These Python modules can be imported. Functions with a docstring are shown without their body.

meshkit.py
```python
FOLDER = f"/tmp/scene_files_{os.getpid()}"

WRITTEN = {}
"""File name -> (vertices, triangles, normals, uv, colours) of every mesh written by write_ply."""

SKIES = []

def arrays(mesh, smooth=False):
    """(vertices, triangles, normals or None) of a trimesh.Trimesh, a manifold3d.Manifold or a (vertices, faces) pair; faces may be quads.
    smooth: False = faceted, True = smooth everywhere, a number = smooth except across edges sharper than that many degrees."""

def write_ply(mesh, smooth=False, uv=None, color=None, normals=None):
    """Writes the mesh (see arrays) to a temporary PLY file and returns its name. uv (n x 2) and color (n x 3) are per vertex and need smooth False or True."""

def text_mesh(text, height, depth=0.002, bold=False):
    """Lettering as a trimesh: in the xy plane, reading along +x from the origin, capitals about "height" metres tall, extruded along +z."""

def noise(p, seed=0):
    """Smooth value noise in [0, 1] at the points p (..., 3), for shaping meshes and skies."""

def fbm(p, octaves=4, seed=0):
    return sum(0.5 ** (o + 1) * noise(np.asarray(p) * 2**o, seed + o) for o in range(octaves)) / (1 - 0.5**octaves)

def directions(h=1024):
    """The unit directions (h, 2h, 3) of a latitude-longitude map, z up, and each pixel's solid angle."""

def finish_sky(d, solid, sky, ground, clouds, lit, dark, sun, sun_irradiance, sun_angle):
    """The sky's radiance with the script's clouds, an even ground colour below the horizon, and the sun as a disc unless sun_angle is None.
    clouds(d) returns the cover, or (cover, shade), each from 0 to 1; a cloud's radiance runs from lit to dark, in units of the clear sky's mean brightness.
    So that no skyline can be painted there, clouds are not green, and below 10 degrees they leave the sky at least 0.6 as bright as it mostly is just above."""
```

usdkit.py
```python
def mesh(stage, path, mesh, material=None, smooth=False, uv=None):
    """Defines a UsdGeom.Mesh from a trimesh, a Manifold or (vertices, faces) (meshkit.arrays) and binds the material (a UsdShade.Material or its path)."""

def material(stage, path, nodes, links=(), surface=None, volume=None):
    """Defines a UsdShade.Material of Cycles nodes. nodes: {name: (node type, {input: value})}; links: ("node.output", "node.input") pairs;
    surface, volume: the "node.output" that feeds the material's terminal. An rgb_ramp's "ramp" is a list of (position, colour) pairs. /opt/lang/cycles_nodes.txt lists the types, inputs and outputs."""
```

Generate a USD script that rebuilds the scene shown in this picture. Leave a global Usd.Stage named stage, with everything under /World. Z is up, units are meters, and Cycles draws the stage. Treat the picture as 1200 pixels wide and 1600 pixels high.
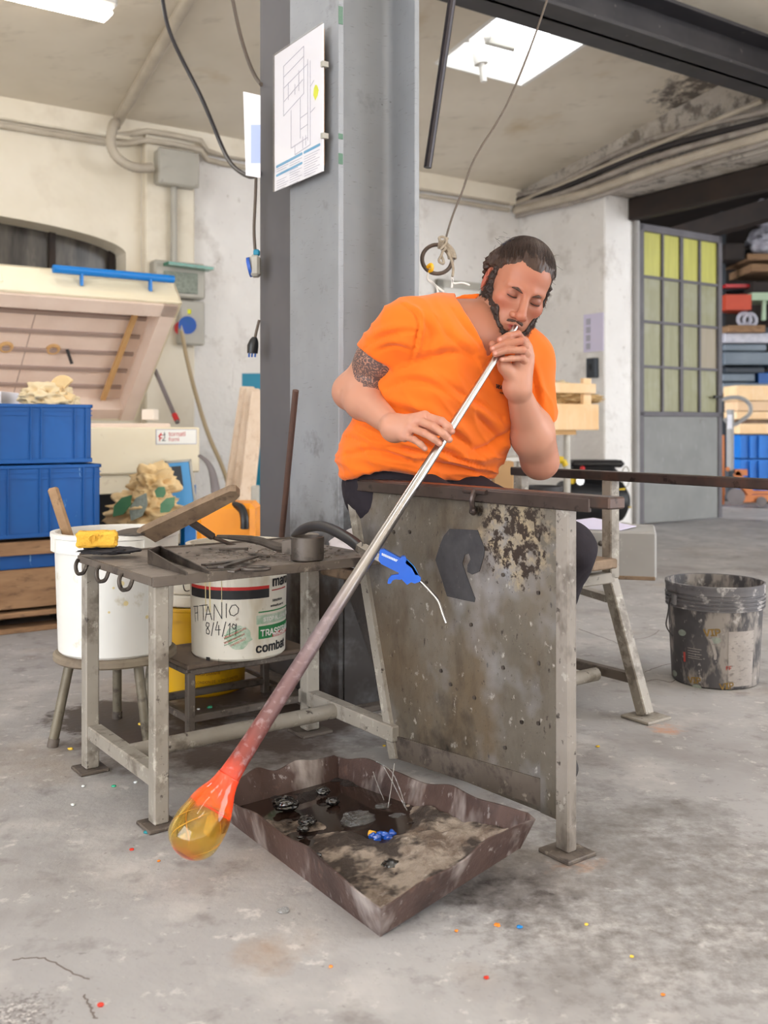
import math, random
import numpy as np, trimesh, manifold3d, usdkit, meshkit
from shapely.geometry import Polygon, LineString, Point, box as sbox
from shapely.ops import unary_union
from pxr import Usd, UsdGeom, UsdLux, UsdShade, Gf, Sdf, Vt
stage = Usd.Stage.CreateInMemory()
UsdGeom.SetStageUpAxis(stage, 'Z'); UsdGeom.SetStageMetersPerUnit(stage, 1.0)
UsdGeom.Xform.Define(stage, '/World'); UsdGeom.Scope.Define(stage, '/World/Looks')
PI = math.pi
# ------------------------------------------------------------------ camera, sky, exposure
F, H, HY = 1533.0, 0.80, 666.0            # focal length in pixels of the 1200x1600 frame, eye height, horizon row
cam = UsdGeom.Camera.Define(stage, '/World/camera')
cam.CreateHorizontalApertureAttr(24.0); cam.CreateVerticalApertureAttr(32.0); cam.CreateFocalLengthAttr(24.0 * F / 1200)
cam.CreateVerticalApertureOffsetAttr(-(800 - HY) / 1200 * 24.0)
cam.CreateFStopAttr(4.0); cam.CreateFocusDistanceAttr(2.15); cam.CreateClippingRangeAttr(Gf.Vec2f(0.05, 200))
cam.CreateExposureAttr(-0.12)
cam.AddTranslateOp().Set(Gf.Vec3d(0, 0, H)); cam.AddRotateXOp().Set(90.0)
def lin(c):
    c = np.asarray(c, float) / 255.0
    return tuple(np.where(c <= 0.04045, c / 12.92, ((c + 0.055) / 1.055) ** 2.4))
sky = UsdLux.DomeLight.Define(stage, '/World/overcast_sky')
sky.CreateIntensityAttr(1.0); sky.CreateColorAttr(Gf.Vec3f(0.93, 0.96, 1.0))
# the sky goes in as a plain overcast dome
SKY = 2.2
sky.GetIntensityAttr().Set(SKY)
# ------------------------------------------------------------------ points
V = lambda *a: np.array(a, float)
def W(px, py, d): return V((px - 600) / F * d, d, H - (py - HY) / F * d)
def FL(px, py, z=0.0):
    d = F * (H - z) / (py - HY); return W(px, py, d)
def frame(o, deg):
    m = np.eye(4); a = math.radians(deg); m[:2, :2] = [[math.cos(a), -math.sin(a)], [math.sin(a), math.cos(a)]]; m[:3, 3] = o; return m
def frame3(o, x, y):
    x = np.asarray(x, float); x = x / np.linalg.norm(x); z = np.cross(x, y); z = z / np.linalg.norm(z); m = np.eye(4)
    m[:3, 0], m[:3, 1], m[:3, 2], m[:3, 3] = x, np.cross(z, x), z, o; return m
def tr(m, p): p = np.asarray(p, float); return p @ m[:3, :3].T + m[:3, 3]
I4 = np.eye(4)
BLD = frame((1.165, 8.5, 0), 34.0)         # building: x along the back wall, -y out of it into the room
BEN = frame((0.341, 1.833, 0), 36.1)       # bench: origin at the shield's front foot, x across the bench, y along its side
def bld(p, q, z): return tr(BLD, (p, -q, z))
def ben(u, v, z): return tr(BEN, (u, v, z))
# ------------------------------------------------------------------ scene tree
USED, MATS, WORLD_OF = {}, {}, {}
def numbered(parent, name):
    key = (parent, name); n = USED.get(key, 0); USED[key] = n + 1
    return name if n == 0 else f'{name}_{n:03d}'
def tag(prim, label=None, cat=None, group=None, kind=None):
    for k, v in (('label', label), ('category', cat), ('group', group), ('kind', kind)):
        if v: prim.SetCustomDataByKey(k, v)
    return prim
def thing(name, label, cat, loc=(0, 0, 0), deg=0.0, group=None, kind=None):
    path = '/World/' + numbered('/World', name)
    x = UsdGeom.Xform.Define(stage, path); x.AddTranslateOp().Set(Gf.Vec3d(*map(float, loc))); x.AddRotateZOp().Set(float(deg))
    WORLD_OF[path] = np.linalg.inv(frame(loc, deg))
    return tag(x.GetPrim(), label, cat, group, kind)
def as_vf(m):
    if isinstance(m, MB): m = m.mesh()
    if hasattr(m, 'to_mesh'):
        k = m.to_mesh(); return np.array(k.vert_properties[:, :3], float), np.array(k.tri_verts)
    if isinstance(m, (tuple, list)): return np.asarray(m[0], float), np.asarray(m[1])
    return np.array(m.vertices, float), np.array(m.faces)
def obj(name, mesh, mat, parent=None, smooth=35, label=None, cat=None, group=None, kind=None, tint=None):
    pp = str(parent.GetPath()) if parent is not None else '/World'
    v, f = as_vf(mesh)
    inv = WORLD_OF.get(pp, I4); v = tr(inv, v)
    path = pp + '/' + numbered(pp, name)
    o = usdkit.mesh(stage, path, trimesh.Trimesh(v, f, process=False), MATS[mat] if isinstance(mat, str) else mat, smooth=True if tint is not None else smooth)
    if tint is not None:
        UsdGeom.PrimvarsAPI(o).CreatePrimvar('tint', Sdf.ValueTypeNames.Color3fArray, 'vertex').Set(Vt.Vec3fArray.FromNumpy(np.asarray(tint, np.float32)))
    WORLD_OF[path] = inv
    return tag(o.GetPrim(), label, cat, group, kind)
def struct(name, mesh, mat, label=None, smooth=35, parent=None):
    return obj(name, mesh, mat, parent, smooth, label=label, kind='structure' if parent is None else None)
def curves(name, pts_list, width, mat, parent, kind=None):
    pp = str(parent.GetPath()); inv = WORLD_OF.get(pp, I4); path = pp + '/' + numbered(pp, name)
    c = UsdGeom.BasisCurves.Define(stage, path)
    c.CreateTypeAttr('linear'); c.CreatePointsAttr(Vt.Vec3fArray.FromNumpy(tr(inv, np.vstack(pts_list)).astype(np.float32)))
    c.CreateCurveVertexCountsAttr(Vt.IntArray.FromNumpy(np.array([len(p) for p in pts_list], np.int32)))
    c.CreateWidthsAttr([width]); c.SetWidthsInterpolation('constant')
    UsdShade.MaterialBindingAPI.Apply(c.GetPrim()).Bind(MATS[mat])
    return tag(c.GetPrim(), kind=kind)
# ------------------------------------------------------------------ mesh builders
def chbox(sx, sy, sz, c=0.0):
    if c <= 0: return trimesh.creation.box([sx, sy, sz])
    c = min(c, sx / 2.01, sy / 2.01, sz / 2.01); h = V(sx, sy, sz) / 2; pts = []
    for s in np.ndindex(2, 2, 2):
        sg = np.array(s) * 2 - 1
        for k in range(3):
            e = h - c; e = e.copy(); e[k] = h[k]; pts.append(sg * e)
    return trimesh.convex.convex_hull(np.array(pts))
def sweep(path, r, sides=10, caps=True, flat=1.0, up=None):
    p = np.asarray(path, float); n = len(p); r = np.broadcast_to(np.asarray(r, float), (n,))
    t = np.gradient(p, axis=0); t /= np.linalg.norm(t, axis=1, keepdims=True) + 1e-12
    a = np.zeros_like(p); ref = V(0, 0, 1) if abs(t[0, 2]) < 0.95 else V(1, 0, 0)
    if up is not None: ref = np.asarray(up, float)
    cur = ref - t[0] * (ref @ t[0]); cur /= np.linalg.norm(cur)
    for i in range(n):
        cur = cur - t[i] * (cur @ t[i]); cur /= np.linalg.norm(cur) + 1e-12; a[i] = cur
    b = np.cross(t, a); ang = np.arange(sides) * 2 * PI / sides
    v = p[:, None] + r[:, None, None] * (np.cos(ang)[None, :, None] * a[:, None] * flat + np.sin(ang)[None, :, None] * b[:, None])
    i, j = np.meshgrid(np.arange(n - 1), np.arange(sides), indexing='ij')
    q = np.stack([i * sides + j, i * sides + (j + 1) % sides, (i + 1) * sides + (j + 1) % sides, (i + 1) * sides + j], -1).reshape(-1, 4)
    f = np.vstack([q[:, [0, 1, 2]], q[:, [0, 2, 3]]]); v = v.reshape(-1, 3)
    if caps:
        k = len(v); v = np.vstack([v, p[0], p[-1]]); jj = np.arange(sides); e = (n - 1) * sides
        f = np.vstack([f, np.stack([np.full(sides, k), (jj + 1) % sides, jj], 1), np.stack([np.full(sides, k + 1), e + jj, e + (jj + 1) % sides], 1)])
    return trimesh.Trimesh(v, f[:, ::1], process=False)
def spline(pts, n=24):
    from scipy.interpolate import CubicSpline
    p = np.asarray(pts, float)
    if len(p) < 3: return np.linspace(p[0], p[-1], n)
    d = np.r_[0, np.cumsum(np.linalg.norm(np.diff(p, axis=0), axis=1))]
    return CubicSpline(d, p, bc_type='natural')(np.linspace(0, d[-1], n))
def lathe(profile, sides=40):
    """profile: (r, z) pairs; a closed profile gives a solid of revolution about z."""
    pr = np.asarray(profile, float); n = len(pr); ang = np.arange(sides) * 2 * PI / sides
    v = np.stack([pr[:, None, 0] * np.cos(ang), pr[:, None, 0] * np.sin(ang), np.broadcast_to(pr[:, None, 1], (n, sides))], -1).reshape(-1, 3)
    i, j = np.meshgrid(np.arange(n - 1), np.arange(sides), indexing='ij')
    q = np.stack([i * sides + j, i * sides + (j + 1) % sides, (i + 1) * sides + (j + 1) % sides, (i + 1) * sides + j], -1).reshape(-1, 4)
    return trimesh.Trimesh(v, np.vstack([q[:, [0, 1, 2]], q[:, [0, 2, 3]]]), process=False)
def prism(poly, t):
    """Polygon in xy extruded from z=0 to z=t."""
    polys = getattr(poly, 'geoms', [poly])
    return trimesh.util.concatenate([trimesh.creation.extrude_polygon(g, t, engine='earcut') for g in polys if g.area > 0])
class MB:
    def __init__(s): s.l = []
    def add(s, m, M=None):
        v, f = as_vf(m)
        s.l.append((tr(M, v) if M is not None else v, f)); return s
    def box(s, c, size, M=I4, ch=0.0): return s.add(trimesh.Trimesh(*(lambda m: (m.vertices + np.asarray(c, float), m.faces))(chbox(*size, ch)), process=False), M)
    def span(s, lo, hi, M=I4, ch=0.0):
        lo, hi = np.minimum(lo, hi).astype(float), np.maximum(lo, hi).astype(float); return s.box((lo + hi) / 2, hi - lo, M, ch)
    def bar(s, a, b, w, h, up=(0, 0, 1), ch=0.0):
        a, b = np.asarray(a, float), np.asarray(b, float); L = np.linalg.norm(b - a); up = np.asarray(up, float)
        if abs((b - a) @ up) / L > 0.999: up = V(*BEN[:3, 0])
        m = frame3((a + b) / 2, b - a, np.cross(up, b - a)); return s.box((0, 0, 0), (L, w, h), m, ch)
    def tube(s, path, r, sides=10, **k): return s.add(sweep(path, r, sides, **k))
    def lathe(s, prof, M=I4, sides=40): return s.add(lathe(prof, sides), M)
    def prism(s, poly, t, M=I4): return s.add(prism(poly, t), M)
    def ball(s, c, r, M=None, sub=2):
        m = trimesh.creation.icosphere(sub, 1.0); return s.add((np.array(m.vertices) * r + np.asarray(c, float), m.faces), M)
    def mesh(s):
        o, v, f = 0, [], []
        for a, b in s.l: v.append(a); f.append(b + o); o += len(a)
        return trimesh.Trimesh(np.vstack(v), np.vstack(f), process=False)
def crumple(c, size, seed, amp=0.35, sub=3, freq=3.0):
    m = trimesh.creation.icosphere(sub, 1.0); v = np.array(m.vertices)
    n = meshkit.fbm(v * freq + seed * 7.1, 3, seed) - 0.5; r = np.abs(meshkit.noise(v * freq * 1.7 + seed, seed + 5) - 0.5)
    v = v * (1 + amp * 2 * n + amp * (0.5 - 2 * r))[:, None] * np.asarray(size) + np.asarray(c)
    return v, np.array(m.faces)
# ------------------------------------------------------------------ signed-distance modelling
class Field:
    def __init__(s, lo, hi, h):
        s.lo, s.h = np.asarray(lo, float), h; s.n = np.ceil((np.asarray(hi) - s.lo) / h).astype(int) + 1
        s.D = np.full(s.n, 0.2, np.float32); s.ax = [s.lo[k] + h * np.arange(s.n[k]) for k in range(3)]
    def sub(s, lo, hi):
        a = np.clip(np.floor((np.asarray(lo) - s.lo) / s.h).astype(int), 0, s.n); b = np.clip(np.ceil((np.asarray(hi) - s.lo) / s.h).astype(int) + 1, 0, s.n)
        sl = tuple(slice(a[k], b[k]) for k in range(3))
        return sl, np.stack(np.meshgrid(*[s.ax[k][sl[k]] for k in range(3)], indexing='ij'), -1)
    def put(s, fn, lo, hi, k=0.01, op='add'):
        m = k + 3 * s.h; sl, P = s.sub(np.asarray(lo) - m, np.asarray(hi) + m)
        if P.size == 0: return s
        d = fn(P)
        s.D[sl] = smax(s.D[sl], -d, k) if op == 'cut' else smin(s.D[sl], d, k)
        return s
    def cone(s, a, b, r1, r2=None, k=0.01, op='add', flat=None):
        a, b = np.asarray(a, float), np.asarray(b, float); r2 = r1 if r2 is None else r2; r = max(r1, r2)
        ab = b - a; L2 = max(ab @ ab, 1e-12)
        def fn(P):
            t = np.clip(((P - a) @ ab) / L2, 0, 1); q = P - a - t[..., None] * ab
            if flat is not None:
                ax, sc = flat; q = q + (q @ ax)[..., None] * ax * (1 / sc - 1)
            return np.linalg.norm(q, axis=-1) - (r1 + (r2 - r1) * t)
        return s.put(fn, np.minimum(a, b) - r, np.maximum(a, b) + r, k, op)
    def ell(s, c, rad, R=None, k=0.01, op='add'):
        c, rad = np.asarray(c, float), np.asarray(rad, float); R = np.eye(3) if R is None else R; ext = np.sqrt(((R * rad) ** 2).sum(1))
        def fn(P):
            q = (P - c) @ R; k0 = np.linalg.norm(q / rad, axis=-1); k1 = np.linalg.norm(q / rad ** 2, axis=-1) + 1e-9
            return k0 * (k0 - 1) / k1
        return s.put(fn, c - ext, c + ext, k, op)
    def mesh(s): return nets(s.D, s.lo, s.h)
def smin(a, b, k):
    h = np.maximum(k - np.abs(a - b), 0) / k; return np.minimum(a, b) - h * h * k * 0.25
def smax(a, b, k): return -smin(-a, -b, k)
def nets(D, lo, h):
    S = D < 0; c = np.zeros([n - 1 for n in D.shape], np.int8)
    sh = [tuple(slice(o[k], D.shape[k] - 1 + o[k]) for k in range(3)) for o in np.ndindex(2, 2, 2)]
    for x in sh: c += S[x]
    act = (c > 0) & (c < 8); idx = np.full(act.shape, -1, np.int64); ii = np.argwhere(act); idx[act] = np.arange(len(ii))
    acc, cnt = np.zeros((len(ii), 3)), np.zeros(len(ii)); offs = list(np.ndindex(2, 2, 2))
    for o in offs:
        for k in range(3):
            if o[k]: continue
            e = list(o); e[k] = 1
            A, B = D[tuple((ii + o).T)], D[tuple((ii + e).T)]; cr = (A < 0) != (B < 0)
            t = np.where(cr, A / np.where(cr, A - B, 1), 0); p = np.tile(np.array(o, float), (len(ii), 1)); p[:, k] += t
            acc[cr] += p[cr]; cnt[cr] += 1
    v = (ii + acc / cnt[:, None]) * h + lo; faces = []
    for k in range(3):
        a = [slice(None)] * 3; b = [slice(None)] * 3; a[k] = slice(0, -1); b[k] = slice(1, None)
        E = S[tuple(a)] != S[tuple(b)]; e = np.argwhere(E); u, w = (k + 1) % 3, (k + 2) % 3
        e = e[(e[:, u] > 0) & (e[:, w] > 0) & (e[:, u] < D.shape[u] - 1) & (e[:, w] < D.shape[w] - 1)]
        du, dw = np.eye(3, dtype=int)[u], np.eye(3, dtype=int)[w]
        q = np.stack([idx[tuple((e - du - dw).T)], idx[tuple((e - dw).T)], idx[tuple(e.T)], idx[tuple((e - du).T)]], 1)
        flip = ~S[tuple(e.T)]; q[flip] = q[flip][:, ::-1]; faces.append(q)
    q = np.vstack(faces); return v, np.vstack([q[:, [0, 1, 2]], q[:, [0, 2, 3]]])
def vnormals(v, f):
    return meshkit.arrays((v, f), True)[2]
# ------------------------------------------------------------------ materials
def mat(name, c1, c2=None, scale=6.0, rough=0.6, metal=0.0, layers=(), bump=0.0, bscale=40.0, bdist=0.01, stretch=(1, 1, 1), detail=4, spec=0.5, region=(), coat=0.0, trans=0.0, emis=None, alpha=None, extra=None):
    """c1-c2 vary by noise; layers are (colour, noise scale, from, to, stretch, amount): stains wherever that noise runs from..to;
    region entries (colour, centre, radius, softness, noise scale, from, to) are patches confined to a ball in the place."""
    c2 = c1 if c2 is None else c2
    n = {'g': ('geometry', {}), 'm0': ('mapping', {'scale': stretch}), 'n0': ('noise_texture', {'scale': scale, 'detail': detail, 'roughness': 0.6}),
         'r0': ('rgb_ramp', {'ramp': [(0.3, lin(c1)), (0.7, lin(c2))]}), 'p': ('principled_bsdf', dict({'roughness': rough, 'metallic': metal, 'specular_ior_level': spec, 'coat_weight': coat, 'transmission_weight': trans}, **(extra or {})))}
    l = [('g.position', 'm0.vector'), ('m0.vector', 'n0.vector'), ('n0.fac', 'r0.fac')]
    out = 'r0.color'
    for i, (c, sc, lo, hi, st, am) in enumerate(layers):
        n[f'm{i+1}'] = ('mapping', {'scale': st, 'location': (i * 3.7 + 1.3, i * 1.9, i * 5.1)}); n[f'n{i+1}'] = ('noise_texture', {'scale': sc, 'detail': 4, 'roughness': 0.65})
        n[f'k{i+1}'] = ('map_range', {'from_min': lo, 'from_max': hi, 'to_min': 0.0, 'to_max': am, 'clamp': True}); n[f'x{i+1}'] = ('mix_color', {'b': lin(c)})
        l += [('g.position', f'm{i+1}.vector'), (f'm{i+1}.vector', f'n{i+1}.vector'), (f'n{i+1}.fac', f'k{i+1}.value'), (f'k{i+1}.result', f'x{i+1}.fac'), (out, f'x{i+1}.a')]
        out = f'x{i+1}.result'
    for i, (c, ce, ra, so, sc, lo, hi) in enumerate(region):
        e = f'q{i}'
        n[e + 'd'] = ('vector_math', {'math_type': 'distance', 'vector2': tuple(ce)}); n[e + 'k'] = ('map_range', {'from_min': ra, 'from_max': ra + so, 'to_min': 1.0, 'to_max': 0.0, 'clamp': True})
        n[e + 'n'] = ('noise_texture', {'scale': sc, 'detail': 4.5, 'roughness': 0.68}); n[e + 'a'] = ('map_range', {'from_min': 0.0, 'from_max': 1.0, 'to_min': -0.45, 'to_max': 0.0})
        n[e + 's'] = ('math', {'math_type': 'add'}); n[e + 't'] = ('map_range', {'from_min': lo, 'from_max': hi, 'clamp': True}); n[e + 'x'] = ('mix_color', {'b': lin(c)})
        l += [('g.position', e + 'd.vector1'), (e + 'd.value', e + 'k.value'), ('g.position', e + 'n.vector'), (e + 'k.result', e + 'a.value'), (e + 'a.result', e + 's.value1'), (e + 'n.fac', e + 's.value2'),
              (e + 's.value', e + 't.value'), (e + 't.result', e + 'x.fac'), (out, e + 'x.a')]
        out = e + 'x.result'
    l.append((out, 'p.base_color'))
    if bump:
        n['bn'] = ('noise_texture', {'scale': bscale, 'detail': 5, 'roughness': 0.6}); n['b'] = ('bump', {'strength': bump, 'distance': bdist})
        l += [('m0.vector', 'bn.vector'), ('bn.fac', 'b.height'), ('b.normal', 'p.normal')]
    if emis:
        n['p'][1]['emission_color'] = lin(emis[0]); n['p'][1]['emission_strength'] = emis[1]
    MATS[name] = usdkit.material(stage, '/World/Looks/' + name, n, l, surface='p.BSDF'); return MATS[name]
O = (1, 1, 1)
TRAY_BACK, TRAY_MID = FL(500, 1235), FL(600, 1325)
def fr(px, py): return FL(px, py)
mat('concrete', (152, 149, 148), (175, 172, 171), 1.1, rough=0.62, bump=0.35, bscale=55, bdist=0.004, spec=0.35,
    layers=[((120, 112, 108), 2.3, 0.50, 0.78, O, 0.75), ((204, 198, 194), 3.7, 0.52, 0.74, O, 0.6), ((106, 98, 95), 11, 0.56, 0.74, O, 0.55), ((150, 132, 112), 1.7, 0.58, 0.75, O, 0.5),
            ((222, 216, 211), 26, 0.60, 0.72, O, 0.5), ((92, 86, 84), 60, 0.63, 0.72, O, 0.45)],
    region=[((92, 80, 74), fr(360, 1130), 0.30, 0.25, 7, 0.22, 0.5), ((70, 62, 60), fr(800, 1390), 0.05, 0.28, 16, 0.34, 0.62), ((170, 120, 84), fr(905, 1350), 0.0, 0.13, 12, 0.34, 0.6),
            ((148, 118, 88), fr(415, 1490), 0.02, 0.10, 6, 0.30, 0.75), ((88, 80, 74), fr(175, 1118), 0.10, 0.12, 9, 0.24, 0.36), ((102, 96, 92), fr(1000, 1300), 0.15, 0.5, 9, 0.40, 0.75), ((118, 112, 108), fr(1020, 1400), 0.22, 0.5, 34, 0.36, 0.70), ((186, 140, 112), fr(1050, 1140), 0.02, 0.12, 12, 0.36, 0.62), ((108, 101, 100), fr(20, 1590), 0.03, 0.12, 95, 0.40, 0.6), ((196, 190, 187), fr(20, 1590), 0.03, 0.10, 130, 0.50, 0.6)])  # darker patches by the table, the tray corner and the stool legs
mat('plaster_white', (226, 222, 219), (238, 235, 232), 2.0, rough=0.9, bump=0.6, bscale=9, bdist=0.02, layers=[((170, 160, 150), 3.1, 0.56, 0.75, O, 0.6), ((150, 138, 126), 14, 0.63, 0.74, O, 0.5)])
mat('plaster_cream', (222, 212, 193), (235, 227, 212), 1.6, rough=0.9, bump=0.3, bscale=14, bdist=0.01, layers=[((188, 172, 148), 2.3, 0.55, 0.78, O, 0.5)])
mat('plaster_ceiling', (212, 202, 185), (227, 218, 203), 1.3, rough=0.92, bump=0.2, bscale=12, bdist=0.01,
    layers=[((184, 158, 112), 1.5, 0.60, 0.76, O, 0.55), ((168, 156, 140), 3.6, 0.58, 0.76, (1, 2, 1), 0.45)],
    region=[((112, 104, 98), bld(-0.05, 2.0, 3.1), 0.25, 0.35, 9, 0.36, 0.52)])
mat('plaster_peeled', (186, 178, 168), (204, 197, 188), 3, rough=0.95, bump=0.9, bscale=16, bdist=0.03, layers=[((108, 100, 94), 8, 0.50, 0.62, O, 0.8), ((150, 138, 118), 3, 0.55, 0.7, O, 0.6)])
mat('pipe_paint', (196, 186, 170), (176, 165, 149), 6, rough=0.6)
mat('pipe_grey', (150, 141, 133), (176, 168, 160), 6, rough=0.6, layers=[((92, 84, 78), 7, 0.55, 0.7, O, 0.7)])
mat('box_grey', (178, 174, 164), (168, 164, 154), 5, rough=0.5)
mat('steel_beam', (46, 45, 50), (60, 58, 62), 5, rough=0.6, layers=[((120, 115, 112), 18, 0.66, 0.72, O, 0.7)])
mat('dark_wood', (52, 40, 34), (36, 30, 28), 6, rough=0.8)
mat('column_paint', (131, 133, 136), (145, 147, 151), 2.5, rough=0.42, bump=0.12, bscale=90, bdist=0.002,
    layers=[((152, 154, 158), 5, 0.55, 0.75, O, 0.5), ((96, 92, 94), 30, 0.62, 0.70, (1, 1, 6), 0.5), ((52, 48, 48), 95, 0.70, 0.74, O, 0.8), ((112, 118, 130), 3, 0.58, 0.78, O, 0.35)],
    region=[((96, 70, 60), (-0.03, 2.72, 0.7), 0.0, 0.20, 40, 0.42, 0.6), ((60, 54, 50), (-0.05, 2.85, 0.05), 0.34, 0.4, 6, 0.22, 0.6), ((50, 43, 40), (0.02, 2.78, 0.12), 0.30, 0.25, 6, 0.15, 0.5)])  # last two regions put grime and the shade under the seat into the paint
mat('column_shaded', (86, 84, 86), (96, 93, 95), 3, rough=0.6, layers=[((60, 56, 55), 95, 0.70, 0.74, O, 0.8)])  # shade of the recess put into the narrow column's grey
mat('shade_grime', (66, 57, 52), (52, 45, 42), 8, rough=0.7, bump=0.4, bscale=40, bdist=0.004, layers=[((40, 34, 32), 6, 0.5, 0.7, O, 0.7), ((104, 94, 86), 30, 0.64, 0.70, O, 0.5)])  # for the added plate: shade under the seat in the colour, with grime
mat('green_paint', (70, 110, 88), (96, 120, 104), 30, rough=0.6)
mat('bench_paint', (136, 129, 119), (158, 151, 142), 5, rough=0.55, bump=0.25, bscale=70, bdist=0.002,
    layers=[((96, 86, 76), 13, 0.53, 0.66, O, 0.75), ((196, 190, 178), 28, 0.58, 0.68, O, 0.6), ((58, 48, 44), 40, 0.63, 0.70, O, 0.9)])
mat('bench_grey', (128, 120, 112), (146, 138, 131), 6, rough=0.5, bump=0.25, bscale=70, bdist=0.002, layers=[((80, 70, 62), 14, 0.50, 0.64, (1, 1, .5), 0.8), ((50, 42, 38), 40, 0.60, 0.68, O, 0.9), ((180, 174, 166), 36, 0.63, 0.7, O, 0.6)])
mat('bench_dark', (88, 78, 70), (104, 94, 86), 8, rough=0.6, bump=0.25, bscale=70, bdist=0.002, layers=[((46, 38, 36), 16, 0.52, 0.66, O, 0.8), ((150, 140, 128), 34, 0.62, 0.70, O, 0.7)])
mat('rail_steel', (64, 54, 52), (84, 72, 68), 12, rough=0.36, metal=0.55, layers=[((120, 84, 66), 6, 0.55, 0.75, O, 0.5), ((30, 26, 26), 26, 0.58, 0.68, O, 0.8)])
mat('shield', (88, 80, 69), (122, 115, 106), 4, rough=0.42, metal=0.2, bump=0.3, bscale=60, bdist=0.003,
    layers=[((108, 92, 72), 4.5, 0.47, 0.68, (1, 1, 0.5), 0.8), ((84, 72, 60), 15, 0.54, 0.70, (1, 1, 0.35), 0.7), ((192, 187, 178), 42, 0.63, 0.72, (1, 1, 0.8), 0.75), ((54, 46, 42), 60, 0.65, 0.71, (1, 1, 0.6), 0.9), ((172, 174, 182), 3.0, 0.52, 0.72, O, 0.6), ((70, 60, 52), 110, 0.62, 0.70, O, 0.6)],
    region=[((60, 52, 46), ben(0, 0.42, 0.76), 0.14, 0.28, 8, 0.32, 0.72), ((164, 148, 122), ben(0, 0.14, 0.60), 0.08, 0.12, 22, 0.38, 0.60), ((54, 43, 37), ben(0, 0.14, 0.585), 0.07, 0.13, 48, 0.45, 0.53), ((30, 26, 26), ben(0, 0.36, 0.06), 0.04, 0.26, 7, 0.34, 0.62), ((56, 48, 42), ben(0, 0.10, 0.02), 0.0, 0.36, 8, 0.38, 0.75),
            ((66, 60, 62), ben(0, 0.63, 0.50), 0.02, 0.14, 8, 0.34, 0.60), ((84, 68, 52), ben(0, 0.60, 0.25), 0.10, 0.34, 6, 0.38, 0.80), ((70, 58, 48), ben(0, 0.30, 0.52), 0.02, 0.14, 12, 0.30, 0.62)])
mat('streak', (78, 69, 61), (92, 82, 73), 20, rough=0.5)
mat('char_black', (46, 44, 48), (62, 60, 62), 30, rough=0.7, layers=[((96, 90, 88), 90, 0.64, 0.70, O, 0.6)])
mat('tray_rust', (74, 56, 52), (92, 72, 66), 7, rough=0.55, metal=0.2, bump=0.5, bscale=30, bdist=0.006, layers=[((184, 174, 170), 9, 0.53, 0.70, (1, 1, 0.35), 0.85), ((168, 160, 158), 60, 0.62, 0.70, (1, 1, .5), 0.6), ((44, 34, 34), 6, 0.54, 0.7, O, 0.7), ((120, 92, 80), 22, 0.60, 0.70, O, 0.5)])
mat('ash', (134, 120, 107), (160, 147, 134), 12, rough=0.75, bump=0.8, bscale=70, bdist=0.008, layers=[((96, 78, 66), 14, 0.48, 0.64, O, 0.85), ((186, 176, 166), 34, 0.60, 0.70, O, 0.6), ((46, 36, 32), 9, 0.46, 0.54, O, 0.9)],
    region=[((34, 25, 22), TRAY_BACK, 0.13, 0.16, 13, 0.20, 0.34), ((42, 32, 28), TRAY_MID, 0.0, 0.14, 16, 0.30, 0.44)])
mat('tray_water', (34, 25, 22), (52, 38, 32), 6, rough=0.08, spec=0.6)
mat('black_glass', (10, 10, 12), (16, 15, 16), 10, rough=0.06, spec=0.8, coat=0.6)
mat('blue_glass', (8, 60, 150), (20, 90, 190), 40, rough=0.1, spec=0.8, coat=0.6)
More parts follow.
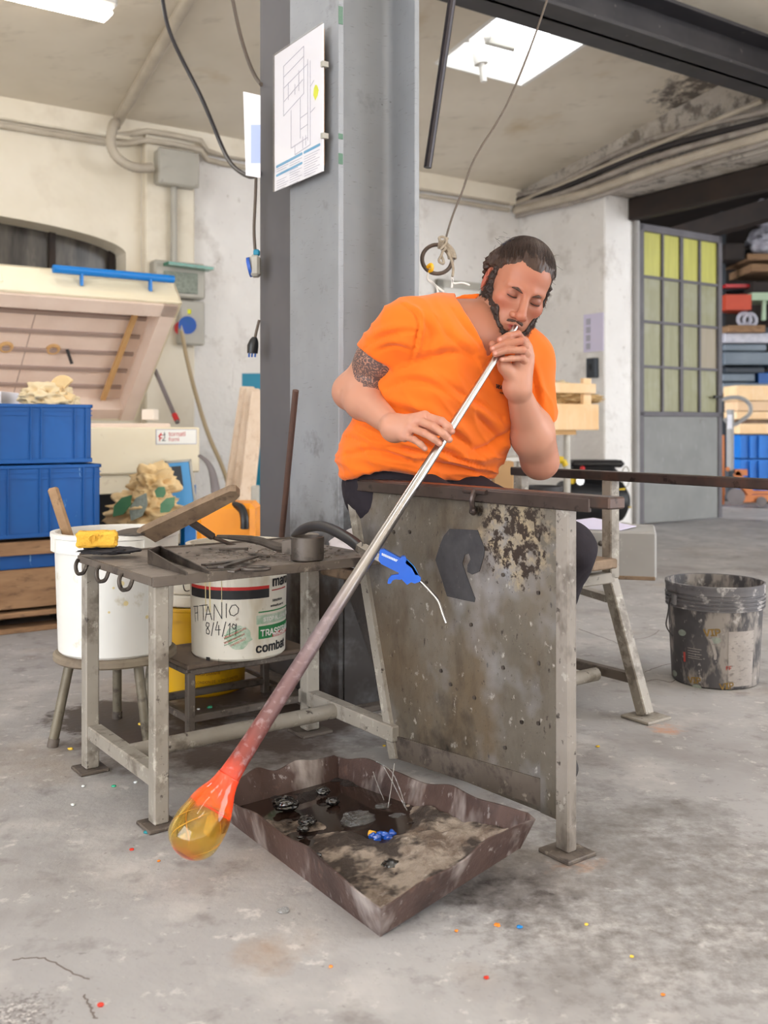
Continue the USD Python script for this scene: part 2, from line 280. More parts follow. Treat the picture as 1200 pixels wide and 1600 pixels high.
mat('clear_glass', (240, 244, 246), None, rough=0.03, trans=0.92)
mat('white_plastic', (226, 224, 218), (233, 231, 227), 3, rough=0.45, layers=[((196, 186, 162), 12, 0.64, 0.72, O, 0.7), ((204, 200, 190), 3, 0.55, 0.75, (1, 1, 0.4), 0.5)])
mat('white_plastic_dirty', (222, 214, 198), (232, 226, 214), 4, rough=0.5, layers=[((190, 170, 130), 9, 0.58, 0.72, (1, 1, 0.3), 0.6), ((140, 120, 96), 24, 0.66, 0.72, O, 0.6)])
mat('stool_wood', (150, 138, 120), (126, 112, 96), 8, rough=0.75, layers=[((82, 70, 60), 10, 0.54, 0.70, O, 0.7)])
mat('stool_metal', (108, 100, 86), (132, 124, 108), 12, rough=0.5, metal=0.3, layers=[((70, 62, 52), 20, 0.55, 0.68, O, 0.8)])
mat('stool_top', (120, 104, 90), (100, 84, 72), 6, rough=0.7, layers=[((60, 48, 42), 9, 0.52, 0.70, O, 0.7), ((180, 160, 120), 40, 0.66, 0.72, O, 0.5)])
mat('yellow_plastic', (238, 186, 20), (228, 172, 16), 5, rough=0.4, layers=[((190, 140, 30), 10, 0.60, 0.72, O, 0.5)])
mat('red_print', (196, 44, 40), None, rough=0.6); mat('black_print', (34, 33, 36), None, rough=0.6); mat('green_print', (30, 120, 62), (44, 132, 74), 40, rough=0.6)
mat('white_print', (238, 236, 230), None, rough=0.6); mat('pen_black', (58, 56, 56), None, rough=0.6); mat('green_soft', (150, 180, 150), (206, 210, 196), 60, rough=0.6)
mat('red_dull', (178, 74, 66), None, rough=0.7); mat('brown_print', (150, 90, 30), None, rough=0.6); mat('stain_yellow', (214, 196, 140), (226, 210, 164), 30, rough=0.5)
mat('tool_wood', (142, 120, 98), (112, 92, 74), 18, rough=0.7, stretch=(1, 1, 1), layers=[((64, 52, 44), 30, 0.54, 0.68, (1, 1, 1), 0.7), ((160, 140, 116), 12, 0.60, 0.72, O, 0.6)])
mat('tool_wood_pale', (170, 138, 104), (146, 114, 84), 20, rough=0.7, layers=[((100, 76, 56), 30, 0.58, 0.7, O, 0.7)])
mat('tool_wood_dark', (64, 52, 46), (46, 38, 35), 18, rough=0.7, layers=[((110, 94, 80), 30, 0.62, 0.70, O, 0.6)])
mat('iron', (78, 71, 67), (102, 94, 88), 14, rough=0.42, metal=0.6, layers=[((36, 32, 31), 18, 0.52, 0.66, O, 0.8), ((130, 122, 114), 60, 0.66, 0.72, O, 0.6)])
mat('table_top', (126, 116, 108), (148, 138, 130), 7, rough=0.5, metal=0.25, bump=0.3, bscale=60, bdist=0.003, layers=[((62, 54, 50), 9, 0.52, 0.68, O, 0.8), ((180, 170, 158), 30, 0.62, 0.70, O, 0.6)])
mat('sponge', (216, 162, 50), (236, 186, 70), 24, rough=0.85, bump=0.9, bscale=90, bdist=0.006, layers=[((150, 104, 30), 40, 0.60, 0.70, O, 0.8)])
mat('dark_cloth', (58, 56, 60), (40, 38, 42), 20, rough=0.9)
mat('white_cloth', (224, 214, 218), (232, 226, 228), 6, rough=0.9)
mat('pipe_steel', (196, 192, 190), (176, 172, 170), 30, rough=0.28, metal=1.0, stretch=(1, 1, 0.2))
mat('pipe_tarnish', (126, 108, 106), (152, 136, 140), 24, rough=0.45, metal=0.75, layers=[((172, 160, 168), 40, 0.55, 0.68, O, 0.7), ((110, 62, 54), 14, 0.55, 0.7, O, 0.6)])
mat('pipe_hot', (120, 66, 62), (146, 84, 82), 24, rough=0.5, metal=0.4, layers=[((176, 130, 130), 40, 0.55, 0.68, O, 0.6)], emis=((150, 40, 20), 0.12))
mat('chrome', (214, 212, 210), None, rough=0.16, metal=1.0); mat('rubber_black', (34, 33, 36), (44, 43, 46), 10, rough=0.4)
mat('gun_blue', (14, 92, 208), (20, 102, 220), 10, rough=0.3); mat('gun_white', (206, 220, 240), None, rough=0.5)
mat('plastic_black', (24, 24, 27), (34, 34, 37), 8, rough=0.4); mat('bin_black', (40, 38, 41), (56, 53, 55), 8, rough=0.6)
mat('crate_blue', (6, 76, 142), (10, 84, 156), 3, rough=0.5, layers=[((14, 62, 124), 3, 0.5, 0.7, O, 0.5), ((120, 160, 200), 30, 0.68, 0.73, (1, 1, 0.3), 0.6)])
mat('pallet_wood', (150, 116, 84), (126, 94, 66), 6, rough=0.8, stretch=(1, 1, 5), layers=[((88, 64, 46), 12, 0.55, 0.7, (1, 1, 4), 0.7)])
mat('pale_wood', (226, 186, 144), (236, 202, 164), 6, rough=0.7, stretch=(1, 1, 0.2), layers=[((208, 160, 116), 10, 0.55, 0.7, (2, 2, 0.3), 0.6)])
mat('orange_wood', (240, 196, 142), (248, 214, 168), 5, rough=0.6, layers=[((250, 226, 196), 8, 0.52, 0.70, (1, 1, 0.2), 0.6)])
mat('plank_wood', (212, 188, 164), (222, 202, 182), 6, rough=0.7, stretch=(4, 4, 0.4), layers=[((190, 160, 132), 9, 0.54, 0.7, (4, 4, 0.3), 0.6)])
mat('kiln_cream', (226, 212, 182), (232, 221, 196), 3, rough=0.45, layers=[((160, 124, 84), 7, 0.66, 0.76, O, 0.6)])
mat('kiln_brick', (222, 200, 184), (230, 211, 197), 5, rough=0.9, bump=0.3, bscale=60, bdist=0.003); mat('kiln_groove', (160, 140, 130), None, rough=0.9)
mat('kiln_rod', (204, 164, 110), (190, 148, 96), 10, rough=0.7); mat('blue_paint', (0, 112, 192), (6, 120, 200), 5, rough=0.4); mat('blue_pale', (64, 150, 210), None, rough=0.4)
mat('teal', (14, 128, 160), None, rough=0.5); mat('firebrick', (240, 228, 214), None, rough=0.9); mat('kraft', (214, 182, 130), (228, 200, 154), 9, rough=0.85)
mat('kraft_pale', (232, 214, 180), (222, 200, 160), 9, rough=0.85); mat('leaf_green', (52, 110, 66), (84, 130, 92), 9, rough=0.5); mat('orange_plastic', (240, 150, 20), (232, 138, 14), 6, rough=0.45)
mat('grey_cover', (112, 104, 104), (128, 120, 120), 6, rough=0.6); mat('dark_hole', (30, 27, 27), None, rough=0.9)
mat('window_glass', (34, 30, 28), (92, 86, 80), 4, rough=0.2, stretch=(3, 3, 0.6), layers=[((120, 112, 104), 5, 0.55, 0.7, (2, 2, 0.5), 0.6)])
mat('glass_green', (60, 160, 130), None, rough=0.1, trans=0.5); mat('socket_blue', (40, 96, 170), (50, 90, 200), 9, rough=0.4); mat('socket_red', (190, 40, 44), None, rough=0.4)
mat('cable_beige', (176, 158, 128), None, rough=0.6); mat('cable_black', (44, 40, 42), None, rough=0.5); mat('cable_brown', (96, 84, 74), None, rough=0.6); mat('pole_dark', (46, 42, 48), (60, 54, 58), 9, rough=0.4, metal=0.3)
mat('rust_stick', (92, 66, 56), (76, 56, 50), 20, rough=0.7); mat('paper', (236, 234, 240), None, rough=0.8); mat('paper_lilac', (214, 208, 232), None, rough=0.8); mat('ink_grey', (172, 170, 186), None, rough=0.8)
mat('ink_blue', (92, 164, 204), None, rough=0.8); mat('mark_yellow', (222, 226, 40), None, rough=0.7); mat('paper_blue', (176, 190, 226), None, rough=0.8); mat('acrylic', (250, 250, 252), None, rough=0.06, alpha=None, spec=0.6, coat=0.5)
mat('rope', (168, 156, 138), (140, 126, 108), 60, rough=0.9); mat('ring_iron', (106, 90, 80), (84, 72, 64), 20, rough=0.5, metal=0.4); mat('yellow_hook', (240, 178, 20), None, rough=0.4); mat('tape_white', (232, 226, 220), None, rough=0.8)
mat('door_steel', (122, 122, 120), (134, 134, 131), 4, rough=0.55, layers=[((84, 60, 52), 9, 0.66, 0.74, O, 0.7), ((150, 150, 150), 30, 0.6, 0.7, (1, 1, 0.3), 0.4)])
mat('door_frame', (84, 80, 84), (100, 96, 100), 6, rough=0.5)
mat('door_pane', (150, 148, 118), (136, 134, 100), 4, rough=0.35, stretch=(6, 6, 0.6), layers=[((160, 158, 140), 3, 0.5, 0.7, (1, 1, 1), 0.6)])
mat('door_pane_painted_glow', (190, 186, 92), (172, 168, 80), 5, rough=0.35, stretch=(8, 8, 0.6)); mat('door_pane_pink', (160, 148, 130), (150, 140, 118), 4, rough=0.35, stretch=(6, 6, 0.6))  # yellow light from behind put into the pane colours, strongest in the top row
mat('bucket_black', (56, 54, 57), (78, 75, 77), 10, rough=0.55, layers=[((150, 142, 136), 15, 0.49, 0.60, (1, 1, 0.45), 0.85), ((176, 170, 166), 34, 0.60, 0.68, (1, 1, 0.7), 0.8), ((112, 102, 96), 5, 0.52, 0.7, (1, 1, 0.4), 0.6)])
mat('bucket_rim', (84, 82, 86), (108, 105, 107), 12, rough=0.5, layers=[((186, 182, 180), 26, 0.55, 0.66, O, 0.8), ((48, 46, 48), 14, 0.58, 0.7, O, 0.7)])
mat('label_grey', (148, 141, 137), (166, 158, 153), 20, rough=0.8, layers=[((110, 104, 102), 50, 0.56, 0.66, (1, 1, 2.5), 0.7)]); mat('logo_ochre', (150, 118, 52), (110, 88, 50), 60, rough=0.7); mat('oval_grey', (150, 158, 146), (120, 126, 118), 60, rough=0.7)
mat('bin_grey', (150, 148, 146), (160, 158, 156), 4, rough=0.5, layers=[((96, 80, 70), 20, 0.68, 0.73, O, 0.7), ((186, 184, 182), 30, 0.64, 0.7, O, 0.5)])
mat('machine_grey', (96, 108, 120), (120, 130, 140), 3, rough=0.5); mat('machine_dark', (52, 58, 66), None, rough=0.6); mat('red_box', (196, 74, 46), (180, 64, 40), 5, rough=0.6); mat('green_pale', (170, 190, 160), None, rough=0.6)
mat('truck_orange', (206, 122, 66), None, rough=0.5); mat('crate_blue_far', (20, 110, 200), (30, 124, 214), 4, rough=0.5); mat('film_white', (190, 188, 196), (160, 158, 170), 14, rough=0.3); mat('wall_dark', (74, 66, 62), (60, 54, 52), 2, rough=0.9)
mat('compressor_yellow', (222, 190, 40), None, rough=0.5); mat('cardboard', (186, 148, 104), (176, 138, 96), 5, rough=0.85); mat('stand_white', (206, 204, 198), (190, 186, 178), 12, rough=0.5, layers=[((150, 130, 112), 22, 0.6, 0.7, O, 0.7)])
mat('chip_red', (206, 50, 30), None, rough=0.2); mat('chip_orange', (224, 130, 40), None, rough=0.2); mat('chip_teal', (20, 130, 140), None, rough=0.2); mat('chip_blue', (10, 120, 190), None, rough=0.2); mat('chip_yellow', (226, 190, 70), None, rough=0.2); mat('chip_white', (226, 230, 230), None, rough=0.2); mat('chip_green', (40, 170, 130), None, rough=0.2); mat('chip_dark', (50, 46, 48), None, rough=0.3)
mat('crack', (112, 102, 97), None, rough=0.95)
# lamps, sky seen through the roof light, skin, cloth
MATS['lamp_tube'] = usdkit.material(stage, '/World/Looks/lamp_tube', {'e': ('emission', {'color': (1.0, 0.93, 0.84), 'strength': 15.0})}, [], surface='e.emission')
MATS['pane_clear'] = usdkit.material(stage, '/World/Looks/pane_clear', {'w': ('layer_weight', {'blend': 0.5}), 'q': ('math', {'math_type': 'power', 'value2': 4.0}), 'f': ('math', {'math_type': 'multiply_add', 'value2': 0.7, 'value3': 0.05}), 't': ('transparent_bsdf', {'color': (1, 1, 1)}), 'g': ('glossy_bsdf', {'color': (1, 1, 1), 'roughness': 0.03}), 'x': ('mix_closure', {})},
    [('w.facing', 'q.value1'), ('q.value', 'f.value1'), ('f.value', 'x.fac'), ('t.BSDF', 'x.closure1'), ('g.BSDF', 'x.closure2')], surface='x.closure')
def tinted(name, rough=0.5, sss=0.0, bump=0.0, bscale=300, spec=0.4, extra=None, layers=()):
    n = {'a': ('attribute', {'attribute': 'tint'}), 'g': ('geometry', {}), 'n': ('noise_texture', {'scale': bscale, 'detail': 4}), 'b': ('bump', {'strength': bump, 'distance': 0.002}),
         'p': ('principled_bsdf', dict({'roughness': rough, 'subsurface_weight': sss, 'subsurface_scale': 0.006, 'subsurface_radius': (1.0, 0.35, 0.2), 'specular_ior_level': spec}, **(extra or {})))}
    MATS[name] = usdkit.material(stage, '/World/Looks/' + name, n, [('a.color', 'p.base_color'), ('g.position', 'n.vector'), ('n.fac', 'b.height'), ('b.normal', 'p.normal')], surface='p.BSDF')
tinted('skin', 0.48, 0.12, 0.12, 420, 0.42)
mat('shirt_orange', (232, 106, 26), (236, 114, 32), 5, rough=0.85, bump=0.12, bscale=500, bdist=0.001, spec=0.2, extra={'sheen_weight': 0.15})
mat('trousers', (38, 34, 40), (46, 41, 47), 9, rough=0.85, bump=0.3, bscale=60, bdist=0.003, spec=0.2); mat('shoe', (44, 40, 40), None, rough=0.6)
mat('hair', (52, 36, 29), (68, 48, 38), 40, rough=0.42, spec=0.35); mat('hair_strand', (62, 44, 36), (44, 31, 26), 60, rough=0.38, spec=0.4); mat('brow_hair', (66, 44, 34), (82, 56, 44), 90, rough=0.7); mat('beard_hair', (40, 27, 22), (54, 37, 29), 90, rough=0.6); mat('hair_band', (36, 40, 66), None, rough=0.15, coat=0.6)
mat('eye_white', (206, 196, 190), None, rough=0.25); mat('lash', (36, 24, 20), None, rough=0.6); mat('nail', (236, 178, 164), None, rough=0.3, spec=0.5)
mat('hot_glass', (236, 84, 40), (250, 110, 60), 30, rough=0.06, spec=0.6, coat=0.7, emis=((255, 66, 22), 0.85))
mat('amber_glass', (255, 232, 140), (255, 214, 90), 16, rough=0.015, trans=1.0, extra={'ior': 1.42}); mat('amber_streak', (240, 176, 30), (250, 214, 90), 30, rough=0.1, spec=0.7, coat=0.5, emis=((230, 160, 40), 0.05))
# ------------------------------------------------------------------ the room
CEIL = lambda q: 2.83 + 0.16 * q
def W_on(M, px, py, axis, val):
    """Where the pixel's ray meets the plane <axis>=val of frame M, in M's coordinates."""
    inv = np.linalg.inv(M); o = tr(inv, (0, 0, H)); d = inv[:3, :3] @ V((px - 600) / F, 1, -(py - HY) / F); t = (val - o[axis]) / d[axis]; return o + t * d
def pq(px, py, q): a = W_on(BLD, px, py, 1, -q); return a[0], a[2]          # on a plane parallel to the back wall: p, z
def qz(px, py, p): a = W_on(BLD, px, py, 0, p); return -a[1], a[2]           # on a plane parallel to the right wall: q, z
def on_ceiling(px, py):
    d = V((px - 600) / F, 1, -(py - HY) / F); inv = np.linalg.inv(BLD); o = tr(inv, (0, 0, H)); e = inv[:3, :3] @ d
    t = (2.83 - 0.16 * o[1] - o[2]) / (e[2] + 0.16 * e[1]); r = o + t * e; return r[0], -r[1]
# floor: a slab, a little uneven
g = np.stack(np.meshgrid(np.linspace(-9, 11, 90), np.linspace(-3, 18, 90), indexing='ij'), -1).reshape(-1, 2)
struct('floor', MB().span((-9, -3, -0.2), (13, 19, 0)), 'concrete', 'grey worn concrete workshop floor with stains and cracks')
# back wall with the arched window recess
P0, P1 = pq(0, 353, 0)[0], pq(197, 395, 0)[0]
aw, ac, az = 1.25, P1 - 1.25, 1.95
arch = Polygon([(ac - aw, 1.1), (ac + aw, 1.1)] + [(ac + aw * math.cos(t), az + 0.17 * math.sin(t)) for t in np.linspace(0, PI, 40)])
WALLXZ = BLD @ np.array([[1, 0, 0, 0], [0, 0, -1, 0], [0, 1, 0, 0], [0, 0, 0, 1.0]])       # xy of a polygon -> along the wall and up; thickness towards the room
def wall_prism(poly, q0, q1): return trimesh.Trimesh(*(lambda m: (tr(WALLXZ, np.array(m.vertices) + V(0, 0, q0)), m.faces))(prism(poly, q1 - q0)), process=False)
struct('wall_back', wall_prism(sbox(-9.5, 0, -3.38, 3.1).difference(arch), -0.35, 0), 'plaster_cream', 'cream plastered back wall with an arched window recess behind the kiln')
m = MB().add(wall_prism(sbox(-3.38, 0, 0.33, 3.1), -0.35, 0))
struct('wall_back', m, 'plaster_white', 'rough white plastered back wall between the pilaster and the corner')
struct('trim', MB().span((-3.38, -0.09, 0), (-3.03, 0.0, 2.78), BLD, 0.01), 'plaster_cream', 'cream plaster pilaster on the back wall behind the junction box')
struct('trim', MB().span((-9.5, -0.05, 2.70), (0, 0.0, 2.86), BLD, 0.01), 'plaster_cream', 'dirty plaster cornice where the ceiling meets the back wall')
w = thing('window', 'dark dusty arched window in the recess behind the kiln', 'window', bld(ac, -0.2, 1.1), 34.0, kind='structure')
obj('window_pane', wall_prism(arch, -0.24, -0.22), 'window_glass', w)
for i in range(7): obj('window_bar', MB().span((ac - 1.2 + i * 0.4, 0.19, 1.1), (ac - 1.16 + i * 0.4, 0.22, 2.1), BLD), 'dark_wood', w)
# right wall, 0.33 thick, with the wide doorway
RW = [sbox(-0.35, 0, 1.0, 2.62), sbox(3.6, 0, 9.5, 2.62)]
def rw_prism(q0, z0, q1, z1, p0=0.0, p1=0.33, ch=0.01): return MB().span((p0, -q0, z0), (p1, -q1, z1), BLD, ch)
struct('wall_right', rw_prism(0.0, 0, 1.0, 2.62), 'plaster_white', 'white plastered right wall with the pinned notice, beside the doorway')
struct('wall_right', rw_prism(3.6, 0, 4.4, 2.62), 'plaster_white', 'white plastered right wall beyond the doorway, outside the picture')
qq = np.linspace(0, 6.0, 2)
poly = Polygon([(0, 2.62), (6.0, 2.62), (6.0, CEIL(6.0) + 0.1), (0, CEIL(0) + 0.1)])
RWM = BLD @ np.array([[0, 0, 1, 0], [-1, 0, 0, 0], [0, -1, 0, 0], [0, 0, 0, 1.0]])
lv = prism(poly, 0.33); vv = np.array(lv.vertices); lv = np.stack([vv[:, 2], -vv[:, 0], vv[:, 1]], 1)
struct('wall_right', trimesh.Trimesh(tr(BLD, lv), prism(poly, 0.33).faces[:, ::-1], process=False), 'plaster_peeled', 'stained peeling plaster wall above the doorway under the sloping roof')
struct('trim', rw_prism(1.0, 2.44, 3.6, 2.615, 0.26, 0.36), 'dark_wood', 'dark beam across the head of the doorway')
# ceiling (rises away from the back wall) with the roof light cut out
A, B, C4, D4 = on_ceiling(675, 103), on_ceiling(818, 133), on_ceiling(908, 53), on_ceiling(758, 10)
p_lo, p_hi, q_lo = A[0], B[0], (A[1] + B[1]) / 2; q_hi = max(C4[1], D4[1]) + 0.12
hole = sbox(p_lo, q_lo, p_hi, q_hi)
ADDED_LIGHTS = [sbox(p_lo + dp, q_lo + dq, p_hi + dp, q_hi + dq) for dp, dq in ((-3.4, 0.0), (-0.2, 3.4), (-3.6, 3.4), (-1.8, 5.9), (-5.4, 5.9))]      # unseen roof openings added for light from above
cp = sbox(-9.5, -0.3, 0.3, 12.5).difference(unary_union([hole] + ADDED_LIGHTS))
pm = prism(cp, 0.12); vv = np.array(pm.vertices); vv = np.stack([vv[:, 0], -vv[:, 1], CEIL(vv[:, 1]) + vv[:, 2]], 1)
struct('ceiling', trimesh.Trimesh(tr(BLD, vv), np.array(pm.faces)[:, ::-1], process=False), 'plaster_ceiling', 'cream stained plaster ceiling sloping up from the back wall')
w = thing('window', 'bright open skylight with a white opener arm in the sloping ceiling', 'skylight', bld((p_lo + p_hi) / 2, (q_lo + q_hi) / 2, CEIL(q_lo)), 34.0, kind='structure')
def sl(p, q, dz=0.0): return bld(p, q, CEIL(q) + dz)
m = MB()
for (a, b) in (((p_lo, q_lo), (p_hi, q_lo)), ((p_hi, q_lo), (p_hi, q_hi)), ((p_hi, q_hi), (p_lo, q_hi)), ((p_lo, q_hi), (p_lo, q_lo))): m.bar(sl(*a, 0.1), sl(*b, 0.1), 0.03, 0.2)
obj('frame', m, 'white_plastic', w)
m = MB(); pc = (p_lo + p_hi) / 2; a0, a1 = W_on(BLD, 744, 55, 1, -(q_lo + 0.3)), 0
m.tube([W(741, 45, 6.1), W(752, 100, 6.1)], 0.045, 12); m.tube([W(752, 98, 6.1), W(756, 128, 6.1)], 0.02, 10); m.box(W(742, 48, 6.15), (0.2, 0.1, 0.12), I4, 0.01)
obj('opener_arm', m, 'white_plastic', w)
obj('opener_rail', MB().bar(W(752, 58, 6.2), W(806, 72, 6.2), 0.06, 0.06), 'box_grey', w)
struct('wall_left', MB().span((-9.7, -12.5, 0), (-9.5, -8.8, 5.0), BLD).span((-9.7, -3.8, 0), (-9.5, 0.3, 5.0), BLD).span((-9.7, -8.8, 3.3), (-9.5, -3.8, 5.0), BLD), 'plaster_cream', 'cream side wall of the hall with an added gateway for side light, left of the picture')  # gateway is unseen, opened to let light in from the left
struct('wall_behind', MB().span((-9.7, -12.7, 0), (0.3, -12.5, 5.0), BLD), 'plaster_cream', 'cream end wall of the hall, behind the photographer')
# dark steel roof beam under the slope
zb = 2.87
m = MB(); BQ = 2.73
m.span((-9, -BQ - 0.14, zb), (0, -BQ + 0.14, zb + 0.02), BLD).span((-9, -BQ - 0.14, zb + 0.22), (0, -BQ + 0.14, zb + 0.24), BLD).span((-9, -BQ - 0.012, zb), (0, -BQ + 0.012, zb + 0.24), BLD)
struct('trim', m, 'steel_beam', 'dark steel roof beam crossing below the skylight')
# room beyond the doorway
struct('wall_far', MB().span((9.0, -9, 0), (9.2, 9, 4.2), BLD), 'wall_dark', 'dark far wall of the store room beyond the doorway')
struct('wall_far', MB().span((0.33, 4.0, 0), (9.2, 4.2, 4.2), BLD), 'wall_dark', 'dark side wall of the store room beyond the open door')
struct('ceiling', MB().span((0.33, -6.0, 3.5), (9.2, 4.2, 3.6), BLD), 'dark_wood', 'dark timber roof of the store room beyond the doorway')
for i, pz in enumerate((1.6, 3.2, 4.8)): struct('trim', MB().bar(bld(pz, -3.5, 2.75), bld(pz, 5.5, 3.4), 0.16, 0.2), 'dark_wood', ['timber rafter nearest the doorway head', 'second timber rafter of the store room', 'third timber rafter deep in the store room'][i])
# door leaf, opened at right angles into the store room
d = thing('door', 'grey steel door leaf with wired glass panes coloured as if backlit yellow, standing open', 'door', bld(0.36, 1.0, 0), 34.0, kind='structure')
DL = BLD @ np.array([[1, 0, 0, 0.37], [0, 1, 0, -1.0], [0, 0, 1, 0], [0, 0, 0, 1.0]])     # door frame: x along the leaf
dw, dz0, dz1 = 1.04, 0.015, 2.43; zs = 0.90
obj('lower_panel', MB().span((0.02, -0.018, dz0), (dw - 0.02, 0.018, zs), DL, 0.004), 'door_steel', d)
m = MB().span((0, -0.03, dz0), (0.055, 0.03, dz1), DL, 0.004).span((dw - 0.05, -0.03, dz0), (dw, 0.03, dz1), DL, 0.004).span((0, -0.03, dz1 - 0.06), (dw, 0.03, dz1), DL, 0.004).span((0, -0.03, zs - 0.02), (dw, 0.03, zs + 0.02), DL, 0.004)
obj('frame', m, 'door_frame', d)
xs = np.linspace(0.055, dw - 0.05, 5); zz = np.linspace(zs + 0.02, dz1 - 0.06, 5)
for k in range(1, 4):
    obj('glazing_bar', MB().span((xs[k] - (0.018 if k == 2 else 0.011), -0.022, zs), (xs[k] + (0.018 if k == 2 else 0.011), 0.022, dz1 - 0.05), DL), 'door_frame', d)
    obj('glazing_bar', MB().span((0.05, -0.02, zz[k] - 0.011), (dw - 0.05, 0.02, zz[k] + 0.011), DL), 'door_frame', d)
for r in range(4):
    for c in range(4):
        obj('pane', MB().span((xs[c], -0.004, zz[r]), (xs[c + 1], 0.004, zz[r + 1]), DL), 'door_pane_painted_glow' if r == 3 else ('door_pane_pink' if (r, c) == (1, 3) else 'door_pane'), d)
obj('handle', MB().bar(tr(DL, (dw - 0.03, -0.05, 1.05)), tr(DL, (dw - 0.14, -0.05, 1.05)), 0.02, 0.02), 'plastic_black', d)
obj('hinge_post', MB().tube([tr(DL, (-0.03, -0.02, 0.0)), tr(DL, (-0.03, -0.02, 2.44))], 0.028, 12), 'bin_grey', d)
# ------------------------------------------------------------------ pipes and boxes on the walls and ceiling
def wallpipe(name, pts, r, mt, label, cat='pipe', group=None): return obj(name, sweep(spline(pts, 60) if len(pts) > 2 else pts, r, 10), mt, label=label, cat=cat, group=group)
for i, (z, lb) in enumerate(((2.725, 'upper beige conduit running along the top of the back wall'), (2.665, 'lower beige conduit running along the top of the back wall'))):
    pts = [bld(p, -0.0 + o, z + dz) for p, o, dz in ((-9, 0.03, 0), (-3.6, 0.03, 0), (-3.48, 0.04, 0.015), (-3.38, 0.115, 0.035), (-3.2, 0.125, 0.035), (-3.0, 0.12, 0.03), (-2.92, 0.04, -0.005), (-2.8, 0.03, -0.015), (-1.5, 0.03, -0.015), (-0.14, 0.03, -0.015))]
    obj('conduit', sweep(pts, 0.02, 10), 'pipe_paint', label=lb, cat='pipe')
zs_ = [(2.93, 2.86, 0.02, 'thin conduit highest of the bundle over the doorway'), (2.83, 2.80, 0.022, 'second conduit of the bundle over the doorway'), (2.76, 2.76, 0.024, 'third conduit of the bundle over the doorway'), (2.66, 2.70, 0.034, 'thick pale pipe along the doorway head'), (2.61, 2.655, 0.018, 'lowest thin conduit above the doorway')]
for i, (z0, z1, r, lb) in enumerate(zs_):
    pts = [bld(-0.03 - r, q, z) for q, z in ((0.03, 2.79 - i * 0.045), (0.5, (2.78 - i * 0.045)), (0.9, (z0 + 2.76 - i * 0.045) / 2), (1.4, z0 * 0.7 + z1 * 0.3), (2.5, z1), (5.5, z1 - 0.1 + 0.06 * (4 - i)))]
    obj('wall_pipe', sweep(spline(pts, 40), r, 10), ['pipe_grey', 'cable_black', 'pipe_grey', 'pipe_paint', 'pipe_grey'][i], label=lb, cat='pipe')
obj('wall_pipe', sweep([bld(-0.06, 0.05, 2.72), bld(-0.06, *qz(1200, 160, 0))], 0.018, 8), 'pipe_paint', label='straight slanting conduit rising from the corner over the doorway', cat='pipe')
a, b = on_ceiling(182, 186), on_ceiling(292, -6)
obj('conduit', sweep([sl(a[0], a[1], -0.03), sl(b[0] + 3 * (b[0] - a[0]), b[1] + 3 * (b[1] - a[1]), -0.03)], 0.035, 12), 'pipe_paint', label='thick beige conduit across the ceiling towards the junction box', cat='pipe')
jb = thing('junction_box', 'grey plastic junction box high on the pilaster', 'electrical box', bld(-3.19, 0.1, 2.41), 34.0)
obj('box', MB().span((-3.33, -0.19, 2.41), (-3.05, -0.095, 2.64), BLD, 0.012), 'box_grey', jb); jl = obj('lid', MB().span((-3.335, -0.205, 2.405), (-3.045, -0.18, 2.645), BLD, 0.01), 'box_grey', jb)
for x in (-3.31, -3.07):
    for z in (2.425, 2.625): obj('screw', MB().tube([bld(x, 0.2, z), bld(x, 0.21, z)], 0.008, 8), 'pipe_grey', jl)
pts = [sl(a[0], a[1], -0.05), W(176, 200, 6.28), W(173, 222, 6.26), W(182, 245, 6.26), W(205, 260, 6.3), W(236, 262, 6.42)]
obj('flexible_conduit', sweep(spline(pts, 60), 0.03 + 0.003 * (np.arange(60) % 2), 10), 'pipe_paint', label='ribbed flexible conduit looping from ceiling into the junction box', cat='pipe')
obj('conduit', sweep([bld(-3.2, 0.13, 2.41), bld(-3.2, 0.13, 1.9)], 0.022, 10), 'box_grey', label='grey upright conduit below the junction box', cat='pipe')
sb = thing('socket_cabinet', 'grey socket cabinet with a raised green lid on the pilaster', 'electrical box', bld(-3.17, 0.1, 1.66), 34.0)
obj('box', MB().span((-3.36, -0.2, 1.66), (-3.0, -0.095, 1.90), BLD, 0.012), 'box_grey', sb); obj('window_panel', MB().span((-3.30, -0.21, 1.69), (-3.06, -0.195, 1.83), BLD, 0.004), 'oval_grey', sb)
obj('lid', MB().bar(bld(-3.30, 0.24, 1.87), bld(-2.98, 0.24, 1.86), 0.1, 0.02), 'glass_green', sb)
pb = thing('plug_station', 'grey plug station with blue and red sockets under the socket cabinet', 'electrical box', bld(-3.1, 0.1, 1.35), 34.0)
obj('box', MB().span((-3.17, -0.17, 1.35), (-2.99, -0.095, 1.65), BLD, 0.01), 'box_grey', pb)
obj('socket', MB().tube([W(285, 512, 6.75), W(284, 513, 6.62)], 0.05, 16), 'socket_red', pb); obj('socket', MB().tube([W(293, 507, 6.75), W(293, 508, 6.6)], 0.06, 16), 'socket_blue', pb)
obj('sticker', MB().box(W(294, 487, 6.62), (0.04, 0.01, 0.03), I4), 'mark_yellow', pb)
pts = [W(284, 518, 6.55), W(292, 560, 6.5), W(310, 630, 6.45), W(330, 690, 6.4), W(352, 742, 6.3), W(362, 790, 6.3), W(360, 830, 6.4)]
obj('power_cable', sweep(spline(pts, 50), 0.014, 8), 'cable_beige', label='beige power cable hanging from the plug station to the floor', cat='cable')
